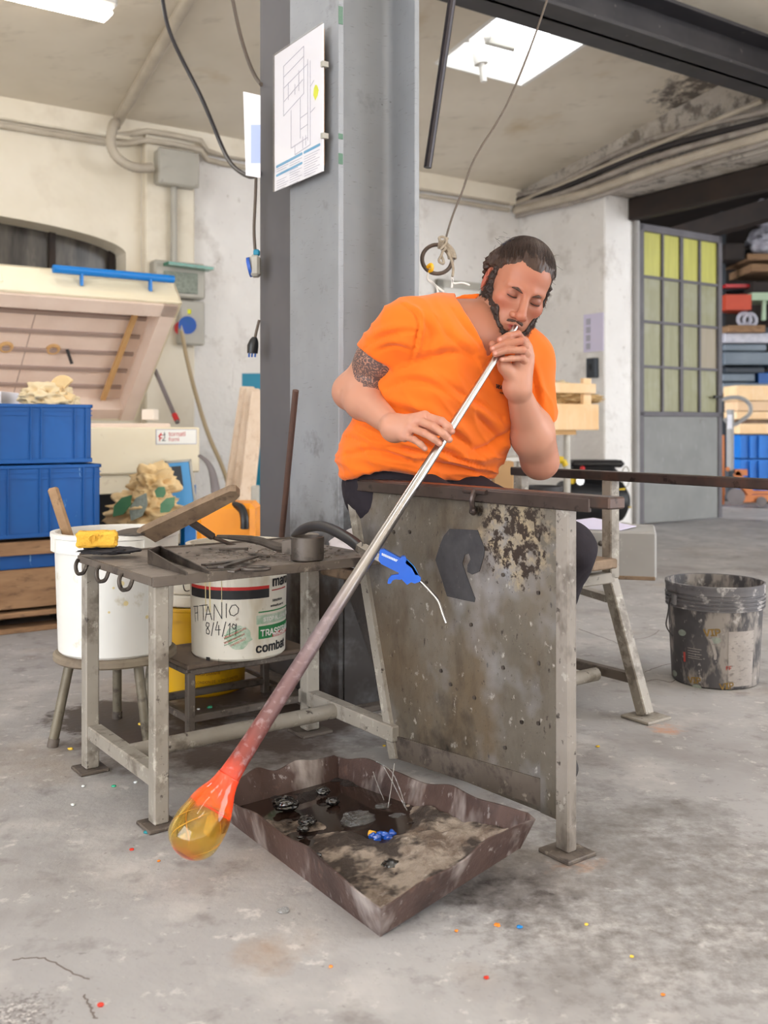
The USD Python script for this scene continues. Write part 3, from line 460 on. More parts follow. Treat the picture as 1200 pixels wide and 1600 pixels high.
# notice and small socket on the right wall, notice frame behind the man
q0, z0 = qz(912, 492, -0.01); q1, z1 = qz(943, 548, -0.01)
n = thing('notice', 'lilac paper notice with a row of dark photos pinned beside the doorway', 'notice', bld(-0.01, q0, z1), 34.0)
obj('sheet', MB().span((-0.012, -q0, z1), (-0.008, -q1, z0), BLD), 'paper_lilac', n)
for i in range(4): obj('photo', MB().span((-0.015, -(q0 + 0.03), z0 - 0.035 - i * 0.065), (-0.011, -(q0 + 0.075), z0 - 0.085 - i * 0.065), BLD), 'ink_grey', n)
q0, z0 = qz(918, 560, -0.03); q1, z1 = qz(932, 590, -0.03)
s = thing('wall_switch', 'dark grey switch box on the right wall under the notice', 'switch', bld(-0.02, q0, z1), 34.0)
obj('box', MB().span((-0.05, -q0, z1), (0, -q1, z0), BLD, 0.006), 'machine_dark', s); obj('button', MB().span((-0.06, -(q0 * 0.6 + q1 * 0.4), z1 + 0.06), (-0.045, -(q0 * 0.4 + q1 * 0.6), z0 - 0.05), BLD), 'plastic_black', s)
p0, z0 = pq(682, 436, 0.02); p1, z1 = pq(762, 560, 0.02)
n = thing('notice_board', 'white board in a grey frame on the back wall behind the man', 'board', bld(p0, 0.01, z1), 34.0)
obj('board', MB().span((p0, -0.02, z1), (p1 + 0.3, -0.003, z0), BLD), 'white_plastic', n)
m = MB().span((p0, -0.04, z0 - 0.06), (p1 + 0.3, -0.003, z0), BLD).span((p0, -0.04, z1), (p0 + 0.06, -0.003, z0), BLD).span((p1 + 0.24, -0.04, z1), (p1 + 0.3, -0.003, z0), BLD)
obj('frame', m, 'box_grey', n)
# ceiling lamp at the top left, and lamps added out of view to brighten the hall
def lamp(px0, px1, label, c=None):
    t = thing('tube_lamp', label, 'lamp', c, 34.0, group=None)
    M = frame(c, 34.0)
    obj('housing', MB().span((-0.62, -0.07, 0.0), (0.62, 0.07, 0.06), M, 0.015), 'white_plastic', t)
    obj('diffuser', MB().span((-0.6, -0.06, -0.05), (0.6, 0.06, 0.0), M, 0.02), 'lamp_tube', t)

def lamp_centre():
    d = V((172 - 600) / F, 1, -(17 - HY) / F); inv = np.linalg.inv(BLD); o = tr(inv, (0, 0, H)); e = inv[:3, :3] @ d; t = (2.83 - 0.16 * o[1] - 0.15 - o[2]) / (e[2] + 0.16 * e[1]); r = o + t * e
    return bld(r[0] - 0.6, -r[1], r[2])
lamp(0, 170, 'glowing tube lamp on the ceiling at the upper left of the picture', lamp_centre())
for lb, p_, q_ in (('added tube lamp on the ceiling left of the photographer, outside the picture', -6.5, 6.0), ('added tube lamp on the ceiling above the photographer, outside the picture', -3.2, 6.6), ('added tube lamp above the bench, over the top edge of the picture', -3.2, 4.35), ('added tube lamp near the right wall, over the top edge of the picture', -1.0, 4.1), ('added tube lamp left of the kiln, outside the picture', -6.6, 2.6)): lamp(0, 0, lb, bld(p_, q_, CEIL(q_) - 0.12))  # added lamps, none in view; they brighten the hall and its back walls
def to_ceiling(pts):
    """The path with its upper end carried on, ever steeper, to the ceiling."""
    p, d = np.asarray(pts[0]), np.asarray(pts[0]) - np.asarray(pts[1]); d = d / abs(d[2]); out = []
    q = -tr(np.linalg.inv(BLD), p)[1]; zc = CEIL(q) - 0.01
    for k in (.35, .7, 1.0): h_ = (zc - p[2]) * k; out.append(p + V(d[0] * h_ * (1 - .5 * k), d[1] * h_ * (1 - .5 * k), h_))
    e = out[-1]; e[2] = CEIL(-tr(np.linalg.inv(BLD), e)[1]) - 0.005
    return out[::-1] + list(pts)
# ------------------------------------------------------------------ steel columns (broad-flange beams standing on end)
def hbeam(R, width, depth, tf, tw, fillet, z1, paint, label, deg=34.0):
    """R: right edge of the near flange on the floor; x of the frame runs through the depth, y along the flanges."""
    M = frame((R[0], R[1], 0), deg); t = thing('steel_column', label, 'column', (R[0], R[1], 0), deg)
    obj('flange', MB().span((0, 0, 0.015), (tf, width, z1), M, 0.002), paint, t)
    obj('flange', MB().span((depth - tf, 0, 0.015), (depth, width, z1), M, 0.002), paint, t)
    yc = width / 2; pts = [(tf, yc - tw / 2 - fillet)]
    arc = lambda cx, cy, a0, a1: [(cx + fillet * math.cos(a), cy + fillet * math.sin(a)) for a in np.linspace(a0, a1, 7)]
    lo = arc(tf + fillet, yc - tw / 2 - fillet, PI, PI / 2) + arc(depth - tf - fillet, yc - tw / 2 - fillet, PI / 2, 0)
    hi = arc(depth - tf - fillet, yc + tw / 2 + fillet, 0, -PI / 2) + arc(tf + fillet, yc + tw / 2 + fillet, 3 * PI / 2, PI)
    m = MB().prism(Polygon(lo + hi), z1 - 0.015, M @ np.array([[1, 0, 0, 0], [0, 1, 0, 0], [0, 0, 1, 0.015], [0, 0, 0, 1.0]])); obj('web', m, paint, t, smooth=40)
    obj('base_plate', MB().span((-0.05, -0.04, 0), (depth + 0.05, width + 0.04, 0.016), M, 0.003), 'bench_dark', t)
    return t, M
CR = V(-0.126, 2.73)
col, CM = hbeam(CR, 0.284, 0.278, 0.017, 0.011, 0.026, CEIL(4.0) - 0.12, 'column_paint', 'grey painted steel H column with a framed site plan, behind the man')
obj('gusset', MB().prism(Polygon([(0, 0.015), (0.135, 0.015), (0, 0.36)]), 0.010, CM @ frame3((0.017, 0.006, 0), (1, 0, 0), (0, 0, 1))), 'column_paint', col)
obj('shade_plate', MB().span((0.018, 0.012, 0.016), (0.278 - 0.018, 0.020, 0.47), CM), 'shade_grime', col, label='added dark plate at the column foot, its colour holds grime and the shade under the seat')  # dark plate added to stand for the shade in the web under the seat
for z, s in ((1.92, 0.05), (1.53, 0.03), (1.6, 0.015)): obj('paint_patch', MB().span((-0.0012, -0.0012, z), (0.013, 0.0, z + s), CM), 'green_paint', col)
col2, CM2 = hbeam(CR + V(*BLD[:2, 0]) * 0.04 + V(*BLD[:2, 1]) * 0.292, 0.27, 0.19, 0.015, 0.01, 0.02, CEIL(3.7) - 0.16, 'column_shaded', 'darker grey narrow steel column tucked behind the broad one, with recess shade in its colour')
# framed plan clipped to the flange
PL = frame3(tr(CM, (-0.028, 0.0, 0)), -CM[:3, 1], (0, 0, 1))                               # x to the right as seen, y up
plan = thing('framed_plan', 'white site plan with yellow marks under clear acrylic on the column', 'plan', tr(CM, (-0.02, 0.17, 1.51)), 34.0)
PX0, PX1, PZ0, PZ1 = -0.325, -0.033, 1.513, 1.926
obj('sheet', MB().span((PX0, PZ0, 0), (PX1, PZ1, 0.002), PL), 'paper', plan)
obj('backing', MB().span((PX0 + 0.02, PZ0 + 0.02, -0.008), (PX1 - 0.01, PZ1 - 0.01, -0.001), PL), 'cardboard', plan)
obj('acrylic', MB().span((PX0 - 0.002, PZ0 - 0.002, 0.004), (PX1 + 0.002, PZ1 + 0.002, 0.007), PL), 'pane_clear', plan)
m = MB(); wq, hq = PX1 - PX0, PZ1 - PZ0
def ln(x0, y0, x1, y1, w=0.0011): a, b = np.array([PX0 + x0 * wq, PZ0 + y0 * hq]), np.array([PX0 + x1 * wq, PZ0 + y1 * hq]); m.prism(LineString([a, b]).buffer(w), 0.0004, PL @ np.array([[1, 0, 0, 0], [0, 1, 0, 0], [0, 0, 1, 0.0022], [0, 0, 0, 1.0]]))
for s in ((.2, .88, .2, .52), (.2, .88, .62, .93), (.2, .8, .62, .86), (.2, .72, .7, .79), (.2, .62, .6, .7), (.2, .52, .62, .6), (.62, .93, .62, .6), (.7, .82, .7, .26), (.55, .58, .55, .3), (.36, .53, .36, .26), (.36, .26, .7, .28), (.44, .2, .75, .22),
          (.44, .2, .44, .27), (.75, .22, .75, .8), (.55, .44, .7, .45), (.55, .36, .7, .37), (.44, .63, .44, .7), (.52, .64, .52, .78), (.3, .62, .3, .74), (.75, .62, .82, .65), (.75, .44, .84, .46), (.6, .3, .6, .22), (.66, .3, .66, .23)): ln(*s)
obj('drawing', m, 'ink_grey', plan)
m = MB(); ln(.05, .175, .58, .185, .004); ln(.05, .11, .58, .12, .0035); ln(.63, .185, .93, .19, .004); obj('heading', m, 'ink_blue', plan)
m = MB()
for i in range(9):
    for (a, b) in ((.05, .3), (.33, .58), (.63, .93)):
        if (i, a) in ((2, .05), (3, .05)): continue
        ln(a, .155 - i * 0.017 - (0.03 if i > 1 and a < .6 else 0) * 0.6, b - 0.04 * (i % 3), .157 - i * 0.017 - (0.03 if i > 1 and a < .6 else 0) * 0.6, .0007)
obj('small_print', m, 'ink_grey', plan)
m = MB(); m.prism(Polygon([(-.2, 1), (.35, .85), (1, .1), (.6, -.5), (-.2, -1), (-.9, -.2), (-.7, .6)]), 0.0005, PL @ np.array([[0.016, 0, 0, PX0 + .86 * wq], [0, 0.022, 0, PZ0 + .56 * hq], [0, 0, 1, 0.0023], [0, 0, 0, 1.0]])); obj('marker', m, 'mark_yellow', plan)
obj('clip', MB().span((PX1 - 0.004, PZ0 + 0.09, -0.01), (PX1 + 0.008, PZ0 + 0.105, 0.009), PL), 'box_grey', plan); obj('clip', MB().span((PX1 - 0.004, PZ0 + 0.29, -0.01), (PX1 + 0.008, PZ0 + 0.305, 0.009), PL), 'box_grey', plan)
# papers and cables on the hidden side of the column
pp = thing('pinned_paper', 'sheet with a pale blue block pinned to the narrow column edge', 'paper', W(392, 280, 3.05), 0)
pz = 3.05
m = MB().add(([W(380, 143, pz), W(407, 149, pz), W(407, 278, pz), W(384, 274, pz), W(380, 143, pz + .002), W(407, 149, pz + .002), W(407, 278, pz + .002), W(384, 274, pz + .002)], [[0, 3, 1], [1, 3, 2], [4, 5, 7], [5, 6, 7], [0, 1, 4], [1, 5, 4], [2, 3, 6], [3, 7, 6], [1, 2, 5], [2, 6, 5], [0, 4, 3], [4, 7, 3]]))
obj('sheet', m, 'paper', pp); obj('print_block', MB().span(W(392, 195, pz - .001), W(407, 255, pz - .0004)), 'paper_blue', pp)
obj('hanging_cable', sweep(spline([W(400, 278, 3.15), W(398, 330, 3.15), W(397, 360, 3.15), W(400, 405, 3.15)], 24), 0.005, 8), 'cable_brown', label='brown cable down the column edge to the blue socket', cat='cable')
so = thing('extension_socket', 'grey cable socket with a round blue cap hanging on the column edge', 'socket', W(397, 436, 3.13), 0)
obj('body', MB().box(W(399, 416, 3.13), (0.032, 0.05, 0.068), I4, 0.008), 'box_grey', so); obj('cap', MB().tube([W(388, 418, 3.13), W(393, 417, 3.13)], 0.032, 18), 'socket_blue', so); obj('button', MB().box(W(401, 395, 3.12), (0.02, 0.02, 0.02), I4, 0.004), 'teal', so)
pg = thing('plug', 'black three pin plug dangling on a cable by the column', 'plug', W(395, 556, 3.13), 0)
obj('cable', sweep(spline([W(405, 500, 3.13), W(401, 516, 3.13), W(398, 530, 3.13)], 12), 0.0045, 8), 'cable_brown', pg)
obj('body', sweep([W(398, 527, 3.13), W(397, 532, 3.13), W(395, 540, 3.13), W(394.5, 552, 3.13)], [0.008, 0.014, 0.018, 0.017], 12), 'plastic_black', pg)
for x in (389.5, 394, 399): obj('pin', MB().tube([W(x, 551, 3.13), W(x - .5, 558, 3.13)], 0.003, 8), 'socket_blue', pg)
obj('hanging_cable', sweep(spline(to_ceiling([W(253, -8, 4.2), W(262, 40, 4.2), W(283, 90, 4.2), W(318, 160, 4.1), W(345, 225, 4.0), W(365, 260, 3.8), W(385, 274, 3.6), W(404, 270, 3.2)]), 70), 0.0085, 8), 'cable_black', label='black cable swooping from the ceiling to the column', cat='cable')
obj('hanging_cable', sweep(spline(to_ceiling([W(362, -8, 3.6), W(372, 40, 3.6), W(388, 95, 3.5), W(408, 132, 3.2)]), 50), 0.007, 8), 'cable_brown', label='short brown cable curving to the column under the ceiling', cat='cable')
obj('drop_pole', sweep([(lambda a, b: b + (a - b) * ((CEIL(4.0) - .1 - b[2]) / (a - b)[2]))(W(708, -12, 3.05), W(668, 262, 3.05)), W(668, 262, 3.05)], 0.0125, 10), 'pole_dark', label='dark slanting pole hanging beside the column', cat='pole')
obj('hanging_wire', sweep(spline(to_ceiling([W(858, -10, 3.0), W(842, 38, 3.0), W(815, 110, 2.99), W(780, 185, 2.97), W(735, 262, 2.95), W(722, 300, 2.95), W(708, 335, 2.95), W(696, 375, 2.95)]), 80), 0.0032, 6), 'cable_brown', label='thin brown wire slanting down to the iron ring', cat='wire')
rg = thing('iron_ring', 'iron ring bound with rag rope hanging beside the column', 'ring', W(684, 430, 2.95), 0)
cx = W(683, 405, 2.95); rr = 23.5 / F * 2.95
obj('ring', sweep([cx + V(math.cos(a) * rr, 0.01 * math.sin(a), math.sin(a) * rr) for a in np.linspace(0, 2 * PI, 49)], 0.0062, 10, caps=False), 'ring_iron', rg)
m = MB(); rnd = random.Random(4)
for k in range(16):
    a = 0.05 + k * 0.09; c = cx + V(math.cos(a) * rr, 0, math.sin(a) * rr); o = V(math.cos(a), 0, math.sin(a))
    m.tube([c + o * 0.011 * math.cos(t) + V(0, 0.011 * math.sin(t), 0) + V(-math.sin(a), 0, math.cos(a)) * 0.003 * t / 6 for t in np.linspace(0, 2 * PI, 10)], 0.0035, 6)
obj('rope_binding', m, 'rope', rg)
m = MB()
for pts in ([(690, 378), (686, 372), (692, 370), (698, 376), (694, 384), (688, 390)], [(696, 378), (699, 372), (692, 380), (696, 388), (690, 394)], [(692, 392), (688, 402), (686, 408), (692, 412), (690, 400)], [(700, 395), (706, 408), (708, 424), (707, 432)]):
    m.tube(spline([W(x, y, 2.93 + .01 * rnd.random()) for x, y in pts], 24), 0.004, 6)
obj('knot', m, 'rope', rg)
m = MB()
for pts in ([(707, 430), (708, 442), (720, 442), (734, 446)], [(707, 436), (706, 450)], [(670, 425), (668, 436), (680, 446), (684, 462), (683, 470)], [(672, 438), (688, 452), (694, 456)]): m.tube(spline([W(x, y, 2.94) for x, y in pts], 20), 0.003, 6)
obj('loose_end', m, 'tape_white', rg)
obj('hook', sweep(spline([W(668, 418, 2.94), W(674, 414, 2.93), W(675, 420, 2.93), W(671, 424, 2.94)], 16), 0.006, 8), 'yellow_hook', rg)
# ------------------------------------------------------------------ the glassblower's bench: shield side, far side, seat
RZ = 0.668
bench = thing('glass_bench', 'worn steel glassblowing bench with a scarred sheet metal side shield', 'bench', (0.341, 1.833, 0), 36.1)
# shield sheet: t along the side (v), z up
T_TOP, T_BOT = 0.715, 0.532
SH = BEN @ frame3((0, 0, 0), (0, 1, 0), (0, 0, 1))                       # x along v, y up, z = +u
mf = np.eye(4); mf[:3, 0], mf[:3, 1], mf[:3, 2] = BEN[:3, 1], V(0, 0, 1), BEN[:3, 0]; mf[:3, 3] = BEN[:3, 3]; SH = mf
def edge_t(z): return T_BOT + (T_TOP - T_BOT) * (z - 0.035) / (RZ - 0.035)
def sheet(poly, z0, z1): 
    pm = prism(poly, z1 - z0); return trimesh.Trimesh(tr(SH, np.array(pm.vertices) + V(0, 0, z0)), np.array(pm.faces)[:, ::-1] if np.linalg.det(SH[:3, :3]) < 0 else pm.faces, process=False)
sp = Polygon([(0.008, 0.06), (T_BOT + 0.006, 0.045), (T_TOP - 0.006, RZ - 0.012), (0.008, RZ - 0.012)])
obj('side_panel', sheet(sp, 0.0, 0.003), 'shield', bench)
m = MB().add(sheet(Polygon([(0.020, 0.0), (0.062, 0.0), (0.062, RZ - .02), (0.020, RZ - .02)]).intersection(sbox(0, 0.06, 1, 1)), -0.006, 0.0))
obj('edge_strip', m, 'shield', bench)
m = MB().add(sheet(Polygon([(0.0, 0.075), (T_BOT + 0.01, 0.035), (T_BOT + 0.022, 0.085), (0.0, 0.128)]), -0.004, 0.0))
obj('bottom_strip', m, 'bench_dark', bench)
m = MB().bar(ben(-0.004, T_BOT, 0.035), ben(-0.004, T_TOP, RZ - 0.012), 0.028, 0.012, up=BEN[:3, 0]); obj('slanted_edge', m, 'bench_paint', bench)
# bolts on the shield
k = 0
for px, py in ((787, 898), (842, 926), (843, 1036), (787, 1043), (705, 1069), (842, 1130), (742, 1090), (816, 1128), (843, 836), (641, 831), (737, 976), (790, 1168), (616, 831), (667, 910), (738, 799), (750, 803), (792, 811), (844, 865), (847, 1127), (690, 1048)):
    c = W_on(BEN, px, py, 0, 0.0); obj('rivet', MB().tube([tr(BEN, (-0.0035, c[1], c[2])), tr(BEN, (0.001, c[1], c[2]))], 0.0042, 8), 'iron', bench)
# leg angle at the near right corner
lg = obj('leg', MB().span((-0.010, -0.014, 0.008), (0.014, 0.020, RZ - 0.018), BEN, 0.003), 'bench_grey', bench)
obj('foot_plate', MB().span((-0.035, -0.038, 0), (0.040, 0.040, 0.008), BEN, 0.002), 'bench_dark', lg)
obj('rail', MB().span((-0.014, -0.115, RZ - 0.016), (0.030, 0.725, RZ + 0.006), BEN, 0.003), 'rail_steel', bench)
obj('rail_cap', MB().span((-0.016, -0.07, RZ - 0.024), (-0.008, 0.70, RZ + 0.002), BEN, 0.002), 'rail_steel', bench)
# a stub of metal hooked under the rail
m = MB().tube(spline([ben(-0.02, 0.235, RZ), ben(-0.028, 0.235, RZ - 0.02), ben(-0.022, 0.24, RZ - 0.035), ben(-0.016, 0.25, RZ - 0.045)], 12), 0.006, 8).tube([ben(-0.02, 0.20, RZ - 0.002), ben(-0.02, 0.27, RZ - 0.002)], 0.005, 8); m.add(crumple(ben(-0.012, 0.25, RZ - 0.042), (0.007, 0.022, 0.010), 3, 0.12))
obj('latch', m, 'rail_steel', bench)
# black mark on the sheet (flat print)
mk = [(703, 827), (746, 829), (757, 858), (756, 868), (749, 892), (738, 897), (731, 893), (731, 884), (736, 874), (733, 864), (726, 866), (722, 880), (727, 895), (742, 935), (741, 940), (725, 937), (699, 931), (690, 902), (681, 875), (688, 852), (694, 838)]
pts = [W_on(BEN, x, y, 0, -0.001) for x, y in mk]; pl = Polygon([(p[1], p[2]) for p in pts]).buffer(0.002).buffer(-0.001)
obj('painted_mark', sheet(pl, -0.0016, -0.0006), 'char_black', bench, label='black angular mark on the shield')
# far side
U2 = 0.807
obj('rail', MB().span((U2 - 0.02, -0.12, RZ - 0.022), (U2 + 0.02, 0.985, RZ + 0.004), BEN, 0.003), 'rail_steel', bench)
tp = 0.593
obj('post', MB().bar(ben(U2, tp, 0.37), ben(U2, tp, RZ - 0.02), 0.036, 0.036, ch=0.003), 'bench_paint', bench)
far_leg = obj('leg', MB().bar(ben(U2, tp + .01, 0.385), ben(U2, 0.47, 0.01), 0.036, 0.036, ch=0.003), 'bench_paint', bench)
obj('foot_plate', MB().span((U2 - 0.05, 0.42, 0), (U2 + 0.05, 0.515, 0.008), BEN, 0.002), 'bench_paint', far_leg)
obj('post', MB().bar(ben(U2, 0.955, 0.0), ben(U2, 0.955, RZ - 0.02), 0.036, 0.036, ch=0.003), 'bench_paint', bench)
obj('crossbar', MB().bar(ben(0.01, tp, 0.372), ben(U2, tp, 0.372), 0.036, 0.03, ch=0.003), 'bench_paint', bench)
obj('stretcher', MB().bar(ben(U2 + .005, 0.49, 0.10), ben(U2 - 0.005, 0.95, 0.10), 0.03, 0.026, ch=0.003), 'bench_dark', bench)
obj('stretcher', MB().tube([ben(U2 - 0.03, 0.62, 0.095), ben(0.02, 0.62, 0.095)], 0.019, 12), 'bench_paint', bench)
obj('seat_board', MB().span((0.045, 0.54, 0.405), (U2 - 0.03, 0.93, 0.432), BEN, 0.004), 'tool_wood', bench)
obj('low_rail', MB().span((-0.02, T_BOT - 0.01, 0.075), (0.016, 0.935, 0.112), BEN, 0.003), 'bench_paint', bench)
back_leg = obj('leg', MB().span((-0.02, 0.888, 0.01), (0.018, 0.926, 0.52), BEN, 0.003), 'bench_paint', bench)
obj('foot_plate', MB().span((-0.045, 0.865, 0), (0.045, 0.95, 0.008), BEN, 0.002), 'bench_dark', back_leg)
# ------------------------------------------------------------------ tool table on the side of the bench
TU0, TV0, TV1, TZ = -0.569, 0.566, 0.972, 0.50
table = thing('tool_table', 'low steel angle-iron tool table fixed to the bench side', 'table', ben(TU0, TV0, 0), 36.1)
obj('table_top', MB().span((TU0 - 0.012, TV0 - 0.012, TZ - 0.006), (-0.012, TV1 + 0.012, TZ), BEN, 0.0015), 'table_top', table)
obj('edge_rail', MB().span((TU0 - 0.016, TV0 - 0.018, TZ - 0.018), (-0.012, TV0 - 0.012, TZ + 0.002), BEN, 0.001), 'bench_dark', table)
obj('edge_rail', MB().span((TU0 - 0.018, TV0 - 0.012, TZ - 0.016), (TU0 - 0.012, TV1 + 0.012, TZ), BEN, 0.001), 'bench_dark', table)
obj('edge_rail', MB().span((TU0 - 0.012, TV1 + 0.012, TZ - 0.016), (-0.012, TV1 + 0.018, TZ + 0.004), BEN, 0.001), 'bench_dark', table)
def angle_leg(u, v, su, sv, z0=0.008, z1=TZ - 0.006, s=0.036):
    return MB().span((u, v, z0), (u + su * s, v + sv * 0.005, z1), BEN, 0.001).span((u, v, z0), (u + su * 0.005, v + sv * s, z1), BEN, 0.001)
def tube_leg(u, v, s=0.032): return MB().span((u - s / 2, v - s / 2, 0.008), (u + s / 2, v + s / 2, TZ - 0.006), BEN, 0.003)
for (u, v, mt) in ((TU0 + 0.006, TV0 + 0.006, 'bench_paint'), (TU0 + 0.006, TV1 - 0.006, 'bench_paint')):
    tl = obj('leg', tube_leg(u, v), mt, table); obj('foot_plate', MB().span((u - 0.034, v - 0.034, 0), (u + 0.034, v + 0.034, 0.008), BEN, 0.002), 'bench_dark', tl)
obj('low_rail', MB().span((TU0 - 0.006, TV0 + 0.02, 0.075), (TU0 + 0.028, TV1 - 0.02, 0.108), BEN, 0.003), 'bench_paint', table)
obj('cross_pipe', MB().tube([ben(TU0 + 0.02, 0.765, 0.092), ben(-0.02, 0.765, 0.092)], 0.0185, 14), 'bench_paint', table)
for i in range(3):
    v = TV1 - 0.03 - i * 0.135
    obj('hook', sweep(spline([ben(TU0 - 0.02, v + .03, TZ - 0.008), ben(TU0 - 0.026, v + .028, TZ - 0.018), ben(TU0 - 0.028, v + .015, TZ - 0.036), ben(TU0 - 0.028, v - .01, TZ - 0.036), ben(TU0 - 0.026, v - .026, TZ - 0.030), ben(TU0 - 0.02, v - .028, TZ - 0.014)], 24), 0.0045, 8), 'iron', table)
# ------------------------------------------------------------------ tray on the floor
def traypt(c, z=0): return V(c[0], c[1], c[2] + z)
cn = FL(594, 1464); cl = cn + 0.585 * V(-0.565, 0.825, 0); cr = cn + 0.30 * V(0.808, 0.589, 0) + V(0, 0, 0.062); cf = cl + 0.29 * V(0.808, 0.589, 0) + V(0, 0, 0.004)
TN = 26
def bil(a, b): return (1 - a) * (1 - b) * cn + a * (1 - b) * cr + (1 - a) * b * cl + a * b * cf       # a: across, b: lengthwise
def tray_wall(fn0, out, seed, hgt=0.066, lean=0.018, n=60):
    """A dented sheet wall: bottom edge fn0(t), rising hgt and leaning outwards."""
    v = []; rs = 7
    for i in range(n):
        t = i / (n - 1); e = fn0(t); dent = 0.030 * (meshkit.noise(V(t * 5 + seed, seed, 0.3), seed) - 0.5) * math.sin(PI * t) ; hh = hgt * (0.92 + 0.34 * (meshkit.noise(V(t * 6, seed * 3.1, 1.2), seed + 3) - 0.5))
        for th in (0, 1):
            for r in range(rs):
                s = r / (rs - 1); p = e + V(0, 0, hh * s) + out * (lean * s + dent * s + (0.0 if th == 0 else -0.004)) + out * 0.004 * math.sin(9 * t + seed) * s; v.append(p)
    v = np.array(v).reshape(n, 2 * rs, 3); prof = list(range(rs)) + list(range(2 * rs - 1, rs - 1, -1)); v = v[:, prof]; k = 2 * rs; f = []
    for i in range(n - 1):
        for j in range(k): a, b = i * k + j, i * k + (j + 1) % k; f += [[a, a + k, b], [b, a + k, b + k]]
    for e in (0, n - 1):
        for j in range(rs - 1): q = [e * k + j, e * k + j + 1, e * k + k - 2 - j, e * k + k - 1 - j]; f += ([q[:3], [q[0], q[2], q[3]]] if e == 0 else [q[2::-1], [q[3], q[2], q[0]]])
    return v.reshape(-1, 3), np.array(f)
tray = thing('scrap_tray', 'rusty bent steel tray of ash and scrap glass on the floor', 'tray', cn, 36.1)
uo, vo = V(0.808, 0.589, 0), V(-0.565, 0.825, 0)
gv = np.array([bil(a, b) + V(0, 0, z) for z in (0.001, 0.005) for a in np.linspace(0, 1, 8) for b in np.linspace(0, 1, 8)]); n8 = 8; gf = []
for i in range(7):
    for j in range(7):
        a = i * 8 + j; gf += [[a, a + 1, a + 8], [a + 1, a + 9, a + 8], [64 + a, 64 + a + 8, 64 + a + 1], [64 + a + 1, 64 + a + 8, 64 + a + 9]]
obj('bottom', (gv, np.array(gf)), 'tray_rust', tray)
obj('wall', tray_wall(lambda t: bil(0, t), -uo, 1), 'tray_rust', tray, smooth=50); obj('wall', tray_wall(lambda t: bil(1, t), uo, 2), 'tray_rust', tray, smooth=50)
obj('wall', tray_wall(lambda t: bil(t, 0), -vo, 3, 0.07, 0.03), 'tray_rust', tray, smooth=50); obj('wall', tray_wall(lambda t: bil(t, 1), vo, 4), 'tray_rust', tray, smooth=50)
def wall_top(e, out, t, seed, hgt=0.066, lean=0.018): return e + V(0, 0, 1) * hgt * (0.92 + 0.34 * (meshkit.noise(V(t * 6, seed * 3.1, 1.2), seed + 3) - 0.5)) + out * (lean + 0.004 * math.sin(9 * t + seed))
for e, A_, B_ in ((cn, wall_top(cn, -uo, 0, 1), wall_top(cn, -vo, 0, 3, 0.07, 0.03)), (cl, wall_top(cl, -uo, 1, 1), wall_top(cl, vo, 0, 4)), (cf, wall_top(cf, uo, 1, 2), wall_top(cf, vo, 1, 4)), (cr, wall_top(cr, uo, 0, 2), wall_top(cr, -vo, 1, 3, 0.07, 0.03))):
    mid = (bil(.5, .5) - e); mid = mid / np.linalg.norm(mid) * .005; K_ = (A_ + B_) / 2 - mid * 2.4 - V(0, 0, .004)
    obj('folded_corner', trimesh.util.concatenate([trimesh.convex.convex_hull(np.array([e - mid * .3, e + mid, p0, K_, p0 + mid, K_ + mid])) for p0 in (A_, B_)]), 'tray_rust', tray)
# ash bed (relief) and the dark water lying in its hollows
NN = 110; A_, B_ = np.meshgrid(np.linspace(0.01, 0.99, NN), np.linspace(0.01, 0.99, NN), indexing='ij')
base = np.array([[bil(a, b) for b in np.linspace(0.01, 0.99, NN)] for a in np.linspace(0.01, 0.99, NN)])
nz = meshkit.fbm(base * 13, 4, 7); n2 = meshkit.fbm(base * 45, 3, 9)
hgt = 0.012 + 0.030 * (nz - 0.5) * 1.5 + 0.007 * (n2 - 0.5) + 0.020 * np.clip(0.55 - B_, -0.25, 0.55) + 0.012 * np.clip(A_ - 0.8, 0, 1) - 0.012 * np.exp(-((A_ - 0.75) ** 2 / 0.05 + (B_ - 0.62) ** 2 / 0.06)) 
top = base + V(0, 0, 1) * np.maximum(hgt, 0.004)[..., None]
ii, jj = np.meshgrid(np.arange(NN - 1), np.arange(NN - 1), indexing='ij'); a = (ii * NN + jj).ravel(); gf = np.vstack([np.stack([a, a + NN, a + 1], 1), np.stack([a + 1, a + NN, a + NN + 1], 1)])
ash = obj('ash_bed', (top.reshape(-1, 3), gf), 'ash', smooth=True, label='grey brown ash and dust lying in the scrap tray', cat='ash', kind='stuff')
wl = base + V(0, 0, 0.0100)
wm = (B_ > 0.28) | (hgt < 0.014); keep = []
obj('dark_water', (wl.reshape(-1, 3), gf), 'tray_water', smooth=True, label='dark dirty water standing in the hollows of the ash', cat='water', kind='stuff')
def in_tray(px, py, z=0.03):
    lo, hi = 1.4, 2.4
    d = F * (H - z) / (py - HY); return W(px, py, d)
rnd = random.Random(8)
for i, (px, py, s, lb) in enumerate(((447, 1256, 0.024, 'largest black glass lump by the tray near wall'), (480, 1283, 0.016, 'black glass lump with a lobe beside the round black bead'), (473, 1295, 0.011, 'round black glass bead on the ash'), (468, 1308, 0.006, 'tiny black glass bead nearest the tray wall'), (497, 1336, 0.007, 'small black bead low on the ash'), (505, 1236, 0.014, 'black glass drip at the edge of the water'), (612, 1352, 0.016, 'dark pitted lump near the low end of the tray'), (650, 1296, 0.022, 'round dark glass puddle lump near the shield'), (680, 1283, 0.026, 'flat dark glass disc closest to the shield'), (520, 1252, 0.013, 'black ragged glass scrap in the middle of the water'))):
    c = in_tray(px, py, 0.03)
    obj('glass_lump', crumple(c, (s, s * 0.8, s * 0.55), i, 0.3 if s > 0.008 else 0.05), 'black_glass', label=lb, cat='glass lump', group='black glass lumps in the tray', smooth=True)
